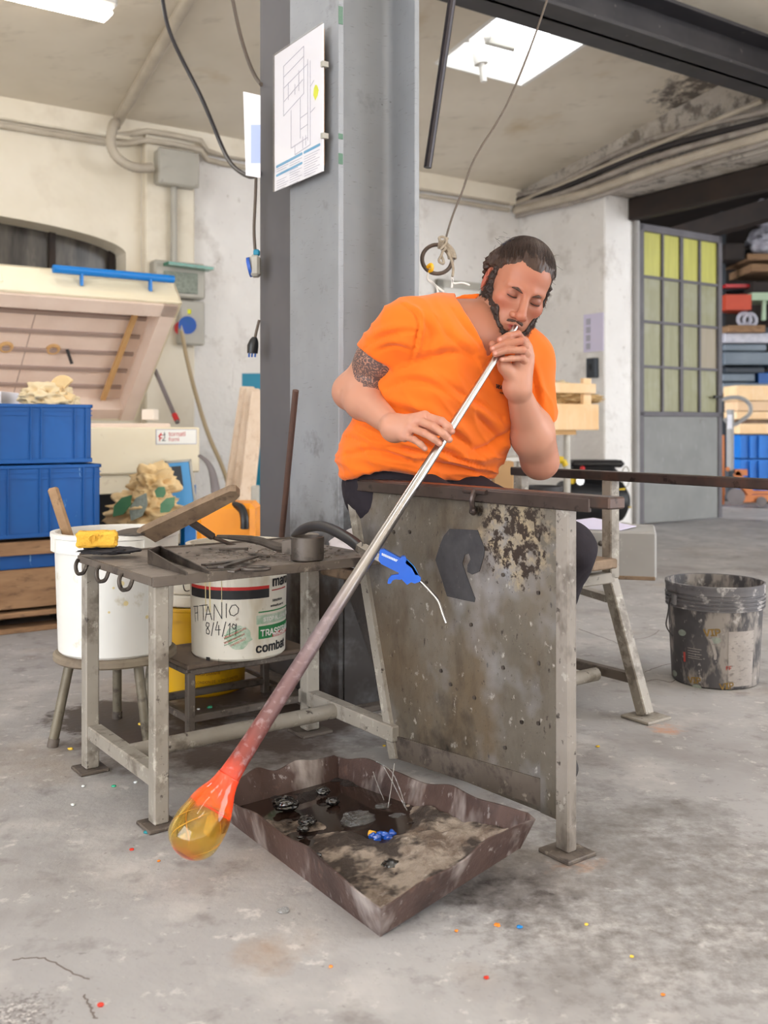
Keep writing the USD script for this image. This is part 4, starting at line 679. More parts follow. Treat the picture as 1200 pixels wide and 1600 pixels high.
for i, (px, py, s, lb) in enumerate(((560, 1280, 0.03, 'clear crumpled glass scrap left in the tray'), (600, 1262, 0.017, 'clear glass scrap under the glass threads'), (625, 1280, 0.021, 'clear glass puddle nearest the blue glass'), (655, 1316, 0.02, 'clear glass crumb beside the dark puddle lump'))):
    obj('glass_scrap', crumple(in_tray(px, py, 0.03), (s, s * .8, s * .4), 20 + i, 0.4), 'clear_glass', label=lb, cat='glass scrap', group='clear glass scraps in the tray', smooth=True)
b = thing('blue_glass_scrap', 'bright blue glass scrap on the dark water', 'glass scrap', in_tray(596, 1306, 0.03), 0)
for i in range(6): obj('lump', crumple(in_tray(583 + i * 6, 1307 + 3 * math.sin(i * 2.1), 0.034), (0.008, 0.006, 0.006 + 0.002 * (i % 2)), 31 + i, 0.4, 2), 'blue_glass', b, smooth=True)
obj('cork_stub', sweep([in_tray(577, 1302, .036), in_tray(586, 1304, .036)], 0.006, 10), 'sponge', label='short pale stub beside the blue glass scrap', cat='stub')
ths = [[(596, 1193), (612, 1220), (628, 1252), (636, 1266)], [(616, 1193), (612, 1225), (606, 1262)], [(583, 1206), (590, 1226), (600, 1250)], [(588, 1190), (600, 1196), (612, 1206), (622, 1226), (634, 1262)]]
for i, q in enumerate(ths):
    pts = [W(x, y, 1.93 - 0.02 * j) for j, (x, y) in enumerate(q)]
    obj('glass_thread', sweep(spline(pts, 24), 0.0009, 6), 'clear_glass', label=['long bent glass thread hanging over the tray edge', 'straight glass thread dropping from the tray rim', 'short glass thread leaning left on the rim', 'glass thread arching across the other threads'][i], cat='glass thread', group='glass threads on the tray rim')
# ------------------------------------------------------------------ stools and paint buckets behind the table
def wrap(mesh2d, c, R, a0, z, lift=0.0008, tilt=0.0):
    """Bends flat lettering (x right, y up) round a cylinder of axis c; a0 is the direction faced by x = 0."""
    v, f = as_vf(mesh2d)
    if len(v) < 400 and np.ptp(v[:, 0]) > 0.02: v, f = trimesh.remesh.subdivide_to_size(v, f, 0.009)
    x, y = v[:, 0] * math.cos(tilt) - v[:, 1] * math.sin(tilt), v[:, 0] * math.sin(tilt) + v[:, 1] * math.cos(tilt)
    yy = z + y; r = (R(yy) if callable(R) else R) + lift + v[:, 2] * 0.2
    a = a0 + x / (R(z) if callable(R) else R); return np.stack([c[0] + r * np.cos(a), c[1] + r * np.sin(a), c[2] + yy], 1), f
def patch(x0, y0, x1, y1, n=8, t=0.0006):
    xs = np.linspace(x0, x1, n + 1); v = np.array([(x, y, z) for z in (0, t) for x in xs for y in (y0, y1)]); f = []; k = 2 * (n + 1)
    for i in range(n): a = 2 * i; f += [[a, a + 1, a + 2], [a + 1, a + 3, a + 2], [k + a, k + a + 2, k + a + 1], [k + a + 1, k + a + 2, k + a + 3]]
    return v, np.array(f)
def text(s, h, bold=False):
    m = meshkit.text_mesh(s, h, 0.0006, bold)
    return m if not bold else trimesh.util.concatenate([m.copy().apply_translation((dx * h * .045, dy * h * .03, 0)) for dx, dy in ((0, 0), (1, 0), (0, 1), (1, 1))])
def strokes(polys, w): return prism(unary_union([LineString(p).buffer(w) for p in polys]).simplify(w * 0.2), 0.0006)
def bucket(name, label, cat, c, r0, r1, h, wall, mt, rim_mt=None, rim_h=0.035, rim_out=0.008, group=None, rings=0, fill=None, sides=56):
    t = thing(name, label, cat, c, 0, group); M = np.eye(4); M[:3, 3] = c; R = lambda z: r0 + (r1 - r0) * np.asarray(z) / h
    prof = [(0, 0), (r0 - 0.006, 0), (r0, 0.006), (r1, h), (r1 - wall, h), (r0 - wall, wall + 0.004), (0, wall + 0.004)]
    obj('body', lathe(prof, sides).apply_transform(M), mt, t, smooth=40)
    pr = [(R(h - rim_h), h - rim_h)]
    if rings:
        for i in range(rings):
            z = h - rim_h + rim_h * 0.62 * i / rings; e = rim_h * 0.62 / rings
            pr += [(R(z) + rim_out, z + e * 0.1), (R(z) + rim_out, z + e * 0.45), (R(z) + rim_out * 0.2, z + e * 0.55), (R(z) + rim_out * 0.2, z + e * 0.95)]
        pr += [(R(h) + 0.003, h - rim_h * 0.36), (R(h) + 0.003, h - 0.012), (R(h) + rim_out * 0.7, h - 0.009), (R(h) + rim_out * 0.7, h + 0.001), (r1 - 0.001, h + 0.002), (r1 - 0.001, h - rim_h)]
    else: pr += [(R(h - rim_h) + rim_out * 0.8, h - rim_h - 0.002), (R(h - rim_h) + rim_out * 0.8, h - rim_h * 0.25), (R(h) + rim_out, h - rim_h * 0.2), (R(h) + rim_out, h + 0.002), (r1 - 0.002, h + 0.003), (r1 - 0.002, h - rim_h)]
    pr.append(pr[0])
    obj('rim', lathe(pr, sides).apply_transform(M), rim_mt or mt, t, smooth=40)
    return t, R, M
facing = lambda c: math.atan2(-c[1], -c[0])                                    # the direction from c to the camera
# round stool under the big white bucket
SC = V(-0.700, 2.56, 0); SZ = 0.222
st = thing('round_stool', 'low round stool with splayed tube legs under the tall white bucket', 'stool', SC, 0)
M = np.eye(4); M[:3, 3] = SC
obj('seat', lathe([(0, SZ - 0.022), (0.150, SZ - 0.022), (0.156, SZ - 0.017), (0.156, SZ - 0.005), (0.150, SZ), (0, SZ)], 48).apply_transform(M), 'stool_wood', st)
for f_ in ((82, 1167), (183, 1122), (226, 1131), (232, 1172)):
    e = FL(*f_); d = (e - SC) / np.linalg.norm((e - SC)[:2]); a = SC + V(d[0] * 0.125, d[1] * 0.125, SZ - 0.02)
    sl_ = obj('leg', MB().tube([a, e + V(0, 0, 0.004)], 0.0125, 12), 'stool_metal', st); obj('ferrule', MB().tube([e, e + (a - e) * 0.10], 0.0142, 12), 'bench_dark', sl_)
# tall white bucket
BC = SC + V(0, 0, SZ); r0, r1, bh = 0.143, 0.153, 0.305
wb, R, M = bucket('paint_bucket', 'tall plain white plastic bucket with wooden paddles standing in it', 'bucket', BC, r0, r1, bh, 0.004, 'white_plastic', rim_h=0.042, rim_out=0.010)
aF = facing(BC)
for da in (-1.25, 0.55): obj('lug', MB().add(wrap(MB().span((-0.018, -0.03, 0), (0.018, 0.008, 0.03)).mesh(), BC, lambda z: r1, aF + da, bh - 0.012, 0.004)), 'white_plastic', wb)
for k, (x, y) in enumerate(((-.05, .18), (.02, .2), (-.02, .14), (-.06, .12), (.035, .1), (-.03, .19))): obj('splash', wrap(prism(Point(0, 0).buffer(0.003 + 0.0015 * (k % 3)), 0.0006).apply_translation((x, 0, 0)), BC, R, aF + .3, y), 'stain_yellow', wb)
# paddles and handles in it
def board(a, b, w, t, ch=0.004, up=(0, 0, 1)): return MB().bar(a, b, w, t, up, ch)
tp1 = thing('worn_handle', 'short worn wooden handle leaning on the white bucket rim at the left', 'handle', W(107, 818, 2.56), 0)
a, b = W(82, 762, 2.56), W(120, 880, 2.60)
obj('handle', board(a, b, 0.028, 0.014, 0.005, up=(0, 1, 0)), 'tool_wood_pale', tp1); obj('blade', MB().bar(b, b + (b - a) * 0.35, 0.05, 0.004, (0, 1, 0), 0.001), 'iron', tp1)
pa = thing('wooden_paddle', 'large dark wooden paddle lying across the white bucket rim', 'paddle', W(240, 818, 2.5), 0)
a, b = W(222, 826, 2.46), W(374, 750, 2.36)
ax = (b - a) / np.linalg.norm(b - a)
pm = prism(Polygon([(x * 1.19, y) for x, y in ((0, -.024), (.02, -.028), (.16, -.024), (.235, -.020), (.25, -.013), (.252, .006), (.243, .015), (.16, .020), (.02, .024), (0, .02))]).buffer(-.003).buffer(.003), 0.020)
obj('board', pm.apply_transform(frame3(a - V(0, 0, .013), ax, (0.25, -0.75, 0.75))), 'tool_wood', pa)
obj('blade', MB().add(lathe([(0, 0), (0.045, 0), (0.048, 0.002), (0.045, 0.004), (0, 0.004)], 24).apply_transform(frame3(a + V(-.02, .0, -0.01), (1, 0, .05), (0, 1, 0.1)))), 'iron', pa)
sh = thing('charred_handle', 'short black charred wooden handle between the two white buckets', 'handle', W(285, 805, 2.5), 0)
a, b = W(283, 805, 2.42), W(334, 840, 2.46)
obj('handle', board(a, b, 0.022, 0.018, 0.005), 'tool_wood_dark', sh); obj('rod', MB().tube([b, W(380, 858, 2.50)], 0.005, 8), 'iron', sh)
# low rectangular stool with the lettered bucket
LF = (0, 0, 0); e1 = FL(297, 1145); LST = frame((e1[0], e1[1], 0), 36.1); lz = 0.178; LU, LV = 0.36, 0.24
ls = thing('step_stool', 'low steel framed step stool with a brown worn top under the lettered bucket', 'stool', e1, 36.1)
obj('top', MB().span((-0.012, -0.012, lz - 0.012), (LU, LV, lz), LST, 0.003), 'stool_top', ls)
m = MB()
for a, b in (((0, 0), (LU - .01, 0)), ((LU - .01, 0), (LU - .01, LV - .01)), ((LU - .01, LV - .01), (0, LV - .01)), ((0, LV - .01), (0, 0))): m.bar(tr(LST, (*a, lz - .020)), tr(LST, (*b, lz - .020)), 0.020, 0.016, ch=0.003)
obj('apron', m, 'bench_dark', ls)
for a in ((0, 0), (LU - .01, 0), (LU - .01, LV - .01), (0, LV - .01)): obj('leg', MB().span((a[0] - .011, a[1] - .011, 0), (a[0] + .011, a[1] + .011, lz - .02), LST, 0.003), 'bench_dark', ls)
for a, b in (((0, 0), (LU - .01, 0)), ((0, LV - .01), (LU - .01, LV - .01)), ((0, 0), (0, LV - .01))): obj('stretcher', MB().bar(tr(LST, (*a, .036)), tr(LST, (*b, .036)), 0.02, 0.02, ch=0.003), 'bench_dark', ls)
TB = V(-0.402, 2.715, lz); tr0, tr1, th = 0.128, 0.134, 0.300
tb, R, M = bucket('paint_bucket', 'white paint bucket with handwritten TITANIO 8/4/19 on the low step stool', 'bucket', TB, tr0, tr1, th, 0.003, 'white_plastic_dirty', rim_h=0.035, rim_out=0.011)
aT = facing(TB); pxm = 143.0                                                 # px of the photo to metres along its front
def at(px, py): return math.asin(np.clip((px - 371) / 75.0, -.99, .99)) * tr1, lz * 0 + (1006 - py) / F * 2.61      # arc length from the middle, height
def put(name, mesh, px, py, mt, tilt=0.0, lift=0.0008):
    s, z = at(px, py); v, f = as_vf(mesh); return obj(name, wrap((v + V(s, 0, 0) if tilt == 0 else np.stack([v[:, 0] * math.cos(tilt) - v[:, 1] * math.sin(tilt) + s, v[:, 0] * math.sin(tilt) + v[:, 1] * math.cos(tilt), v[:, 2]], 1), f), TB, R, aT, z, lift), mt, tb)
def band(px0, px1, py, hpx, mt, name='print', lift=0.0006): s0, s1 = at(px0, 0)[0], at(px1, 0)[0]; return obj(name, wrap(patch(s0, 0, s1, hpx / F * 2.61, 14), TB, R, aT, at(0, py)[1], lift), mt, tb)
band(300, 416, 909, 14, 'black_print', 'dark_band'); band(300, 416, 895, 5, 'red_print', 'red_band')
put('lettering', text('maro', 0.026, True), 420, 893, 'black_print'); band(420, 442, 900, 2, 'red_dull', 'fine_print')
q = 1 / F * 2.61
def hand(pl, px, py, sc=1.0): return strokes([[(x * q * sc, -y * q * sc) for x, y in p] for p in pl], 0.0011)
put('handwriting', hand([[(0, 0), (18, -3)], [(6, -1), (7, 25)], [(15, -3), (16, 22)], [(6, 11), (16, 9)], [(21, -4), (42, -8)], [(31, -6), (32, 20)], [(36, 20), (43, -6), (51, 17)], [(38, 9), (49, 7)], [(55, 18), (56, -10), (70, 14), (70, -14)], [(78, -12), (78, 12)],
    [(86, -6), (83, 0), (85, 7), (91, 9), (98, 4), (99, -4), (94, -10), (88, -9), (86, -6)]], 0, 0, 0.9), 303, 926, 'pen_black')
put('handwriting', hand([[(6, 0), (1, -4), (3, -9), (8, -8), (8, -4), (2, 3), (2, 9), (7, 10), (9, 5), (4, 0)], [(12, 12), (17, -10)], [(24, -12), (20, 2), (29, 1)], [(26, -6), (26, 10)], [(32, 12), (38, -12)], [(42, -6), (45, -10), (44, 10)], [(54, -6), (50, -9), (48, -4), (52, 0), (55, -5), (55, -9), (54, 10)]], 0, 0, 0.95), 322, 955, 'pen_black')
m = MB(); rnd = random.Random(3)
blob = Polygon([(math.cos(a) * 20 * q * (0.85 + 0.3 * rnd.random()), math.sin(a) * 18 * q * (0.85 + 0.3 * rnd.random())) for a in np.linspace(0, 2 * PI, 22)[:-1]])
put('green_spray', prism(blob.simplify(.0001), 0.0004), 371, 967, 'green_soft', lift=0.0004)
put('fine_print', text('efficace anti muffa', 0.0052), 350, 970, 'red_print', 0.42, 0.0012); put('fine_print', text('testata norma Uni', 0.0052), 350, 978, 'red_print', 0.42, 0.0012); put('fine_print', text('Uni EN15457', 0.0052), 359, 982, 'red_print', 0.42, 0.0012)
m = MB()
for k in range(4): put('green_rule', MB().span((0, 0, 0), (0.05, 0.0014, 0.0004)).mesh(), 350, 966 + k * 5, 'green_print', 0.42, 0.0010)
put('fine_print', text('Idropittura', 0.0062, True), 421, 917, 'black_print'); put('fine_print', text('antimuffa per int', 0.0055, True), 418, 925, 'black_print')
band(400, 446, 932, 2, 'green_print', 'green_rule'); band(397, 446, 950, 14, 'green_soft', 'green_band', 0.0005); put('lettering', text('STOP ALLA MUFFA', 0.0098, True), 407, 946, 'white_print', 0, 0.0012)
band(400, 446, 973, 20, 'green_print', 'green_band'); put('lettering', text('TRASPIRANTE', 0.0165, True), 402, 969, 'white_print', 0, 0.0012); band(421, 446, 973, 7, 'red_print', 'red_band', 0.0009); put('lettering', text('IGIENIZZANTE', 0.0068, True), 422, 972, 'white_print', 0, 0.0014)
put('lettering', text('combat', 0.0235, True), 395, 994, 'black_print'); put('stamp', MB().span((0, 0, 0), (0.013, 0.016, .0005)).mesh(), 323, 1010, 'black_print'); put('fine_print', text('4 81 1 0 8', 0.0035), 341, 1001, 'black_print', -PI / 2)
for x, wd in ((328, .0045), (322, .003), (346, .0015)): s, z = at(x, 0); obj('drip', wrap(patch(s, 0, s + wd, 0.13 - wd * 5, 2), TB, R, aT, 0.13, 0.0007), 'stain_yellow', tb)
obj('bail_wire', sweep(spline([TB + V(-0.138, -0.02, th - 0.04), TB + V(-0.143, -0.055, th - 0.09), TB + V(-0.135, -0.07, th - 0.12), TB + V(-.128, -.045, th - 0.125)], 24), 0.0016, 6), 'iron', tb)
# yellow bucket and white tubs behind
YB = V(-0.565, 3.02, 0)
yb, R2, M = bucket('paint_bucket', 'yellow paint bucket with red lettering on the floor behind the step stool', 'bucket', YB, 0.135, 0.140, 0.26, 0.003, 'yellow_plastic', rim_h=0.03)
aY = facing(YB)
for s, hh, x, z, mt, bd in (('tinen', 0.022, -0.022, 0.118, 'red_print', True), ('LAVABILE', 0.0085, -0.022, 0.082, 'brown_print', False), ('TRASPIRANTE', 0.0085, -0.022, 0.066, 'brown_print', False), ('INTERNI', 0.0085, 0.060, 0.080, 'brown_print', False), ('LONDON DI', 0.0075, -0.015, 0.042, 'brown_print', False), ('V INGEGNERIA', 0.0075, 0.052, 0.042, 'brown_print', False), ('E I.', 0.020, -.005, 0.202, 'red_print', True)):
    obj('lettering', wrap(text(s, hh, bd).apply_translation((x, 0, 0)), YB, R2, aY, z), mt, yb)
obj('handwriting', wrap(strokes([[(0, 0), (0.002, 0.03)], [(0.02, 0), (0.021, 0.03)], [(0, 0.014), (0.02, 0.016)]], 0.0012).apply_translation((0.01, 0, 0)), YB, R2, aY, 0.24 - .02), 'brown_print', yb)
obj('frame_rule', wrap(strokes([[(-0.03, 0), (0.075, 0), (0.075, 0.012)]], 0.0007), YB, R2, aY, 0.100), 'red_print', yb)
for i, (dz, lb) in enumerate(((0.262, 'lower white tub lid on top of the yellow bucket'), (0.300, 'upper white tub on top of the yellow bucket'))):
    c = YB + V(0, 0, dz); Mx = np.eye(4); Mx[:3, 3] = c
    obj('tub_lid', lathe([(0, 0), (0.118, 0), (0.122, 0.004), (0.122, 0.030), (0.118, 0.036), (0, 0.036)], 40).apply_transform(Mx), 'white_plastic_dirty', label=lb, cat='lid', group='white lids on the yellow bucket')
# ------------------------------------------------------------------ things lying on the tool table
tz = TZ + 0.0015
dc = ben(TU0 + 0.055, TV1 - 0.04, tz + 0.006)
obj('rag', crumple(W(170, 860, 2.24), (0.060, 0.042, 0.007), 12, 0.35, 3), 'dark_cloth', label='flat dark rag under the yellow sponge', cat='rag', smooth=True)
sc = W(152, 842, 2.22); Ms = frame(sc, 12)
m = chbox(0.088, 0.05, 0.036, 0.006).subdivide().subdivide().subdivide(); vv = np.array(m.vertices); vv += (meshkit.fbm(vv * 70, 3, 5) - .5)[:, None] * vv / np.linalg.norm(vv, axis=1, keepdims=True) * 0.010
sp = thing('sponge_block', 'worn yellow sponge block on the table corner', 'sponge', sc, 12)
blk_ = obj('block', (tr(Ms, vv), m.faces), 'sponge', sp, smooth=True); obj('wire_stitch', MB().tube(spline([tr(Ms, (-.012, -.029, -.006)), tr(Ms, (-.016, -.031, .006)), tr(Ms, (-.006, -.031, .012)), tr(Ms, (-.004, -.028, 0))], 14), 0.0022, 6), 'sponge', sp)
jk = thing('glass_jacks', 'steel V shaped tongs lying open on the table corner', 'tongs', W(240, 872, 2.05), 0)
def blade(a, b, h0, h1, t=0.004):
    d = (b - a) / np.linalg.norm(b - a); s = np.cross(d, V(0, 0, 1)); s /= np.linalg.norm(s); v = []
    for p, hh in ((a, h0), (b, h1)):
        for o in (-t / 2, t / 2):
            for z in (0, hh): v.append(p + s * o + V(0, 0, z))
    return trimesh.convex.convex_hull(np.array(v))
fz = lambda px, py: FL(px, py, tz)
j0, j1, j2, j3 = fz(232, 880), fz(292, 899), fz(328, 897), fz(250, 872)
obj('blade', blade(j0, j1, 0.030, 0.006), 'iron', jk); obj('blade', blade(j3, j2, 0.028, 0.006), 'iron', jk); obj('spring_bow', blade(j0, j3, 0.030, 0.028), 'iron', jk)
# ladle
lc = FL(480, 875, tz)
ld = thing('iron_ladle', 'dark iron cup ladle with its handle along the table', 'ladle', lc, 0)
Mx = np.eye(4); Mx[:3, 3] = lc
obj('cup', lathe([(0, 0), (0.034, 0), (0.037, 0.003), (0.038, 0.052), (0.035, 0.053), (0.034, 0.006), (0, 0.005)], 32).apply_transform(Mx), 'iron', ld, smooth=40)
obj('handle', sweep(spline([lc + V(-0.034, .002, 0.030), W(440, 856, lc[1] + .03), W(415, 848, lc[1] + .06), W(393, 843, lc[1] + .10), W(340, 838, lc[1] + 0.2)], 24), np.r_[np.linspace(0.012, 0.009, 12), np.linspace(0.009, 0.004, 12)], 10), 'iron', ld)
obj('socket', blade(lc + V(-0.055, 0, 0.018), lc + V(-0.03, 0, 0.012), 0.026, 0.036, 0.03), 'iron', ld)
# shears and scraps
shr = thing('shears', 'pair of iron shears lying flat behind the tongs', 'shears', FL(380, 884, tz), 0)
obj('blade', MB().bar(fz(318, 886) + V(0, 0, .004), fz(384, 878) + V(0, 0, .004), 0.018, 0.004), 'iron', shr); obj('blade', MB().bar(fz(345, 893) + V(0, 0, .009), fz(400, 876) + V(0, 0, .009), 0.014, 0.004), 'iron', shr)
obj('finger_ring', sweep([fz(398, 892) + V(0.03 * math.cos(a), 0.022 * math.sin(a), 0.005) for a in np.linspace(0, 2 * PI, 25)], 0.004, 8, caps=False), 'iron', shr)
rnd = random.Random(21)
for i, (px, py, lb) in enumerate(((350, 889, 'flat iron tweezers scrap nearest the table front edge'), (372, 893, 'thick flat iron offcut at the table front edge'), (405, 872, 'long iron strip behind the shears'), (365, 862, 'thin iron rod across the middle of the table'))):
    c = FL(px, py, tz) + V(0, 0, .004 + .001 * i); d = V(math.cos(.3 + i), math.sin(.3 + i), 0)
    obj('iron_scrap', MB().bar(c - d * .035, c + d * .035, 0.012 + .004 * (i == 1), 0.005, ch=.001), 'iron', label=lb, cat='scrap', group='iron scraps on the tool table')
m = MB()
for i in range(260):
    u, v = rnd.gauss(-0.20, 0.09), rnd.gauss(0.73, 0.09)
    if not (TU0 + .02 < u < -.03 and TV0 + .02 < v < TV1 - .02): continue
    s = rnd.uniform(.0015, .005); m.add(crumple(ben(u, v, tz + s * .3), (s, s * .7, s * .4), i, .4, 0))
obj('scale_crumbs', m, 'table_top', label='dark crumbs and flakes scattered over the tool table', cat='crumbs', kind='stuff')
# hose and blue air gun lying over the table edge
hg = thing('air_gun', 'blue compressed air gun with a bent steel nozzle on a black hose', 'air gun', W(560, 855, 2.13), 0)
obj('hose', sweep(spline([W(462, 838, 2.50), W(476, 826, 2.42), W(500, 822, 2.34), W(528, 832, 2.24), W(556, 850, 2.15), W(563, 856, 2.13)], 40), 0.0125, 12), 'rubber_black', hg)
obj('connector', sweep([W(562, 855, 2.13), W(568, 859, 2.12), W(569, 860, 2.12), W(584, 868, 2.10), W(584.5, 868.2, 2.1), W(597, 874, 2.09)], [.013, .013, .016, .016, .009, .009], 6), 'chrome', hg)
GD = 2.085
def gun(poly, t, d=GD):
    pts = np.array([[(x - 600) / F * d, H - (y - HY) / F * d] for x, y in poly]); pl = Polygon(pts).buffer(0.0015).buffer(-0.0008)
    m = prism(pl, t); v = np.array(m.vertices); return np.stack([v[:, 0], d - t / 2 + v[:, 2], v[:, 1]], 1), m.faces[:, ::-1]
grip_ = obj('grip', gun([(594, 859), (600, 858), (624, 871), (632, 876), (626, 893), (620, 892), (596, 880), (592, 874)], 0.020), 'gun_blue', hg)
obj('body', gun([(620, 876), (629, 869), (633, 869), (635, 874), (645, 884), (654, 899), (657, 902), (656, 907), (648, 910), (642, 908), (636, 912), (630, 906), (624, 900)], 0.022), 'gun_blue', hg)
obj('trigger', gun([(624, 897), (612, 899), (607, 905), (606, 911), (610, 911), (613, 906), (618, 904), (626, 905)], 0.010), 'gun_blue', hg)
obj('hanging_loop', gun([(636, 874), (648, 886), (653, 897), (649, 897), (644, 887), (634, 879)], 0.014, GD - 0.004), 'blue_paint', hg)
m = MB()
for i in range(11): m.add(gun([(597 + i * 2.6, 863.5 + i * 1.15), (598.3 + i * 2.6, 864 + i * 1.15), (598.3 + i * 2.6, 867 + i * 1.15), (597 + i * 2.6, 866.5 + i * 1.15)], 0.0215))
obj('embossed_text', m, 'gun_white', grip_)
obj('nozzle', sweep(spline([W(653, 905, GD), W(662, 913, GD), W(676, 928, GD - .005), W(684, 938, GD - .008), W(690, 954, GD - .012), W(697, 973, GD - .015)], 30), 0.0036, 10), 'chrome', hg)
# white cloth cushion on the seat behind the table
v, f = crumple((0, 0, 0), (0.115, 0.10, 0.058), 40, 0.12, 4, 1.5); v[:, 2] = np.maximum(v[:, 2], -0.05)
obj('seat_cushion', (v + ben(0.13, 0.80, 0.484), f), 'white_cloth', label='rumpled white cloth cushion on the bench seat', cat='cushion', smooth=True)
obj('iron_rod', MB().tube([W(462, 610, 2.62), W(440, 838, 2.80)], 0.0085, 10), 'rust_stick', label='rusty brown rod leaning against the column', cat='rod')
# ------------------------------------------------------------------ crates and pallet on the left
Q = V(-1.172, 3.95, 0); CB = frame((Q[0], Q[1], 0), 34.0)
def crate(z0, h, label, dx=0.0, L=0.6, D=0.4, mt='crate_blue', M=CB, name='plastic_crate', group='blue crates stacked on the pallet', wide=0.012):
    t = thing(name, label, 'crate', tr(M, (dx, 0, z0)), 34.0, group)
    x0, x1 = dx - L, dx
    obj('body', MB().span((x0, 0.006, z0), (x1 - .006, 0.012, z0 + h), M).span((x0, D - .012, z0), (x1 - .006, D - .006, z0 + h), M).span((x1 - .012, .006, z0), (x1 - .006, D - .006, z0 + h), M).span((x0, .006, z0), (x0 + .006, D - .006, z0 + h), M).span((x0, .006, z0), (x1 - .006, D - .006, z0 + .008), M), mt, t)
    obj('rim', MB().span((x0, 0, z0 + h - .014), (x1, .012, z0 + h), M, .002).span((x0, D - .012, z0 + h - .014), (x1, D, z0 + h), M, .002).span((x1 - .012, 0, z0 + h - .014), (x1, D, z0 + h), M, .002).span((x0, 0, z0 + h - .014), (x0 + .012, D, z0 + h), M, .002), mt, t)
    obj('base_band', MB().span((x0, 0.001, z0), (x1 - .002, .007, z0 + .018), M, .002), mt, t)
    for zz_ in (h * .82, h * .90): obj('rib', MB().span((x0, .002, z0 + zz_ - .004), (x1 - .002, .007, z0 + zz_), M), mt, t)
    for f_ in (0.025, 0.07, 0.20, 0.24, 0.36, 0.40, 0.53, 0.575): obj('rib', MB().span((x1 - f_ - .004, -.001, z0 + .01), (x1 - f_, .007, z0 + h - .01), M), mt, t)
    return t
crate(0.366, 0.282, 'lower blue plastic crate, scratched, resting on the pallet', 0.035)
crate(0.655, 0.232, 'upper blue plastic crate with crumpled brown paper on it', 0.0)
pl = thing('pallet', 'weathered wooden pallet boards under the blue crates', 'pallet', tr(CB, (-0.6, 0, 0)), 34.0)
for i, (y0, z0, y1, z1, mt) in enumerate(((0.0, 0.300, 0.10, 0.352, 'pallet_wood'), (0.15, 0.300, 0.25, 0.352, 'pallet_wood'), (0.30, 0.300, 0.40, 0.352, 'pallet_wood'), (0.0, 0.095, 0.022, 0.245, 'pallet_wood'), (0.38, 0.095, 0.40, 0.245, 'pallet_wood'), (-.01, 0.062, 0.10, 0.082, 'pallet_wood'), (0.0, 0.0, 0.10, 0.020, 'pallet_wood'), (0.30, 0.0, 0.40, 0.020, 'pallet_wood'))):
    obj('board', MB().span((-1.0, y0, z0), (0.05, y1, z1), CB, .003), mt, pl)
for x in (-0.95, -0.5, -0.05): obj('block', MB().span((x - .07, 0.03, 0.02), (x + .07, 0.37, 0.30), CB, .003), 'dark_wood', pl)
obj('blue_sheet', MB().span((-1.0, .03, 0.245), (0.0, 0.37, 0.298), CB), 'crate_blue', pl)
cr_ = crumple(W(75, 622, 4.05), (0.10, 0.09, 0.055), 3, 0.55, 4, 2.2)
obj('paper_wrapping', cr_, 'kraft_pale', label='crumpled pale brown paper on the upper crate', cat='paper', smooth=True)
obj('paper_wrapping', sweep([W(90 + 12 * math.cos(a) + 8, 610 + 14 * math.sin(a), 4.0) for a in np.linspace(0.3, 5.6, 22)], 0.012, 8, flat=2.2), 'kraft', label='curled brown paper ring beside the crumpled paper', cat='paper')
obj('carton', MB().span(W(-30, 634, 4.05), W(30, 614, 4.25), ch=.003), 'paper', label='white carton on the upper crate by the picture edge', cat='box')
# ------------------------------------------------------------------ kiln with its lid up
KQ, KP = 1.725, -3.70
kiln = thing('glass_kiln', 'cream top opening glass kiln with its brick lined lid raised', 'kiln', bld(KP, KQ, 0), 34.0)
obj('body', MB().span((KP - 2.0, -KQ, 0.565), (KP, -0.72, 0.795), BLD, 0.008), 'kiln_cream', kiln)
obj('body_lip', MB().span((KP - 2.0, -KQ + 0.03, 0.47), (KP - 0.05, -0.75, 0.565), BLD, 0.004), 'kiln_cream', kiln)
obj('hearth', MB().span((KP - 1.9, -KQ + .1, 0.795), (KP - 0.12, -0.85, 0.815), BLD), 'kiln_brick', kiln)
LIN = BLD @ np.array([[1, 0, 0, KP], [0, 1, 0, -0.78], [0, 0, 1, 0.83], [0, 0, 0, 1.0]]); th_ = math.radians(-41)
RX = np.array([[1, 0, 0, 0], [0, math.cos(th_), -math.sin(th_), 0], [0, math.sin(th_), math.cos(th_), 0], [0, 0, 0, 1.0]]); LID = LIN @ RX
LL, LH = 0.95, 0.19                                                        # lid local: x along (0 = right end), -y from hinge to front, z outwards
obj('lid_shell', MB().span((-2.0, -LL, 0.0), (0, -LL + .02, LH), LID, .004).span((-2.0, -.02, 0), (0, 0, LH), LID, .004).span((-0.02, -LL, 0), (0, 0, LH), LID, .004).span((-2.0, -LL, LH - .02), (0, 0, LH), LID, .004), 'kiln_cream', kiln)
obj('lid_lining', MB().span((-1.98, -LL + .02, -0.012), (-.02, -LL + .10, LH - .02), LID).span((-1.98, -.10, -0.0), (-.02, -.02, LH - .02), LID).span((-.10, -LL + .02, -0.012), (-.02, -.02, LH - .02), LID).span((-1.98, -LL + .02, LH - .10), (-.02, -.02, LH - .02), LID), 'kiln_brick', kiln)
for i in range(5): y = -0.20 - i * 0.135; obj('element_groove', MB().span((-1.95, y - .012, LH - .112), (-.12, y + .012, LH - .098), LID), 'kiln_groove', kiln)
obj('brick_joint', MB().span((-0.70, -LL + .1, LH - .1015), (-0.696, -.10, LH - .099), LID), 'kiln_groove', kiln)
for x in (-0.20, -1.10): obj('ceramic_rod', MB().bar(tr(LID, (x, -LL + .11, LH - .13)), tr(LID, (x - 0.01, -.12, LH - .13)), 0.028, 0.02), 'kiln_rod', kiln)
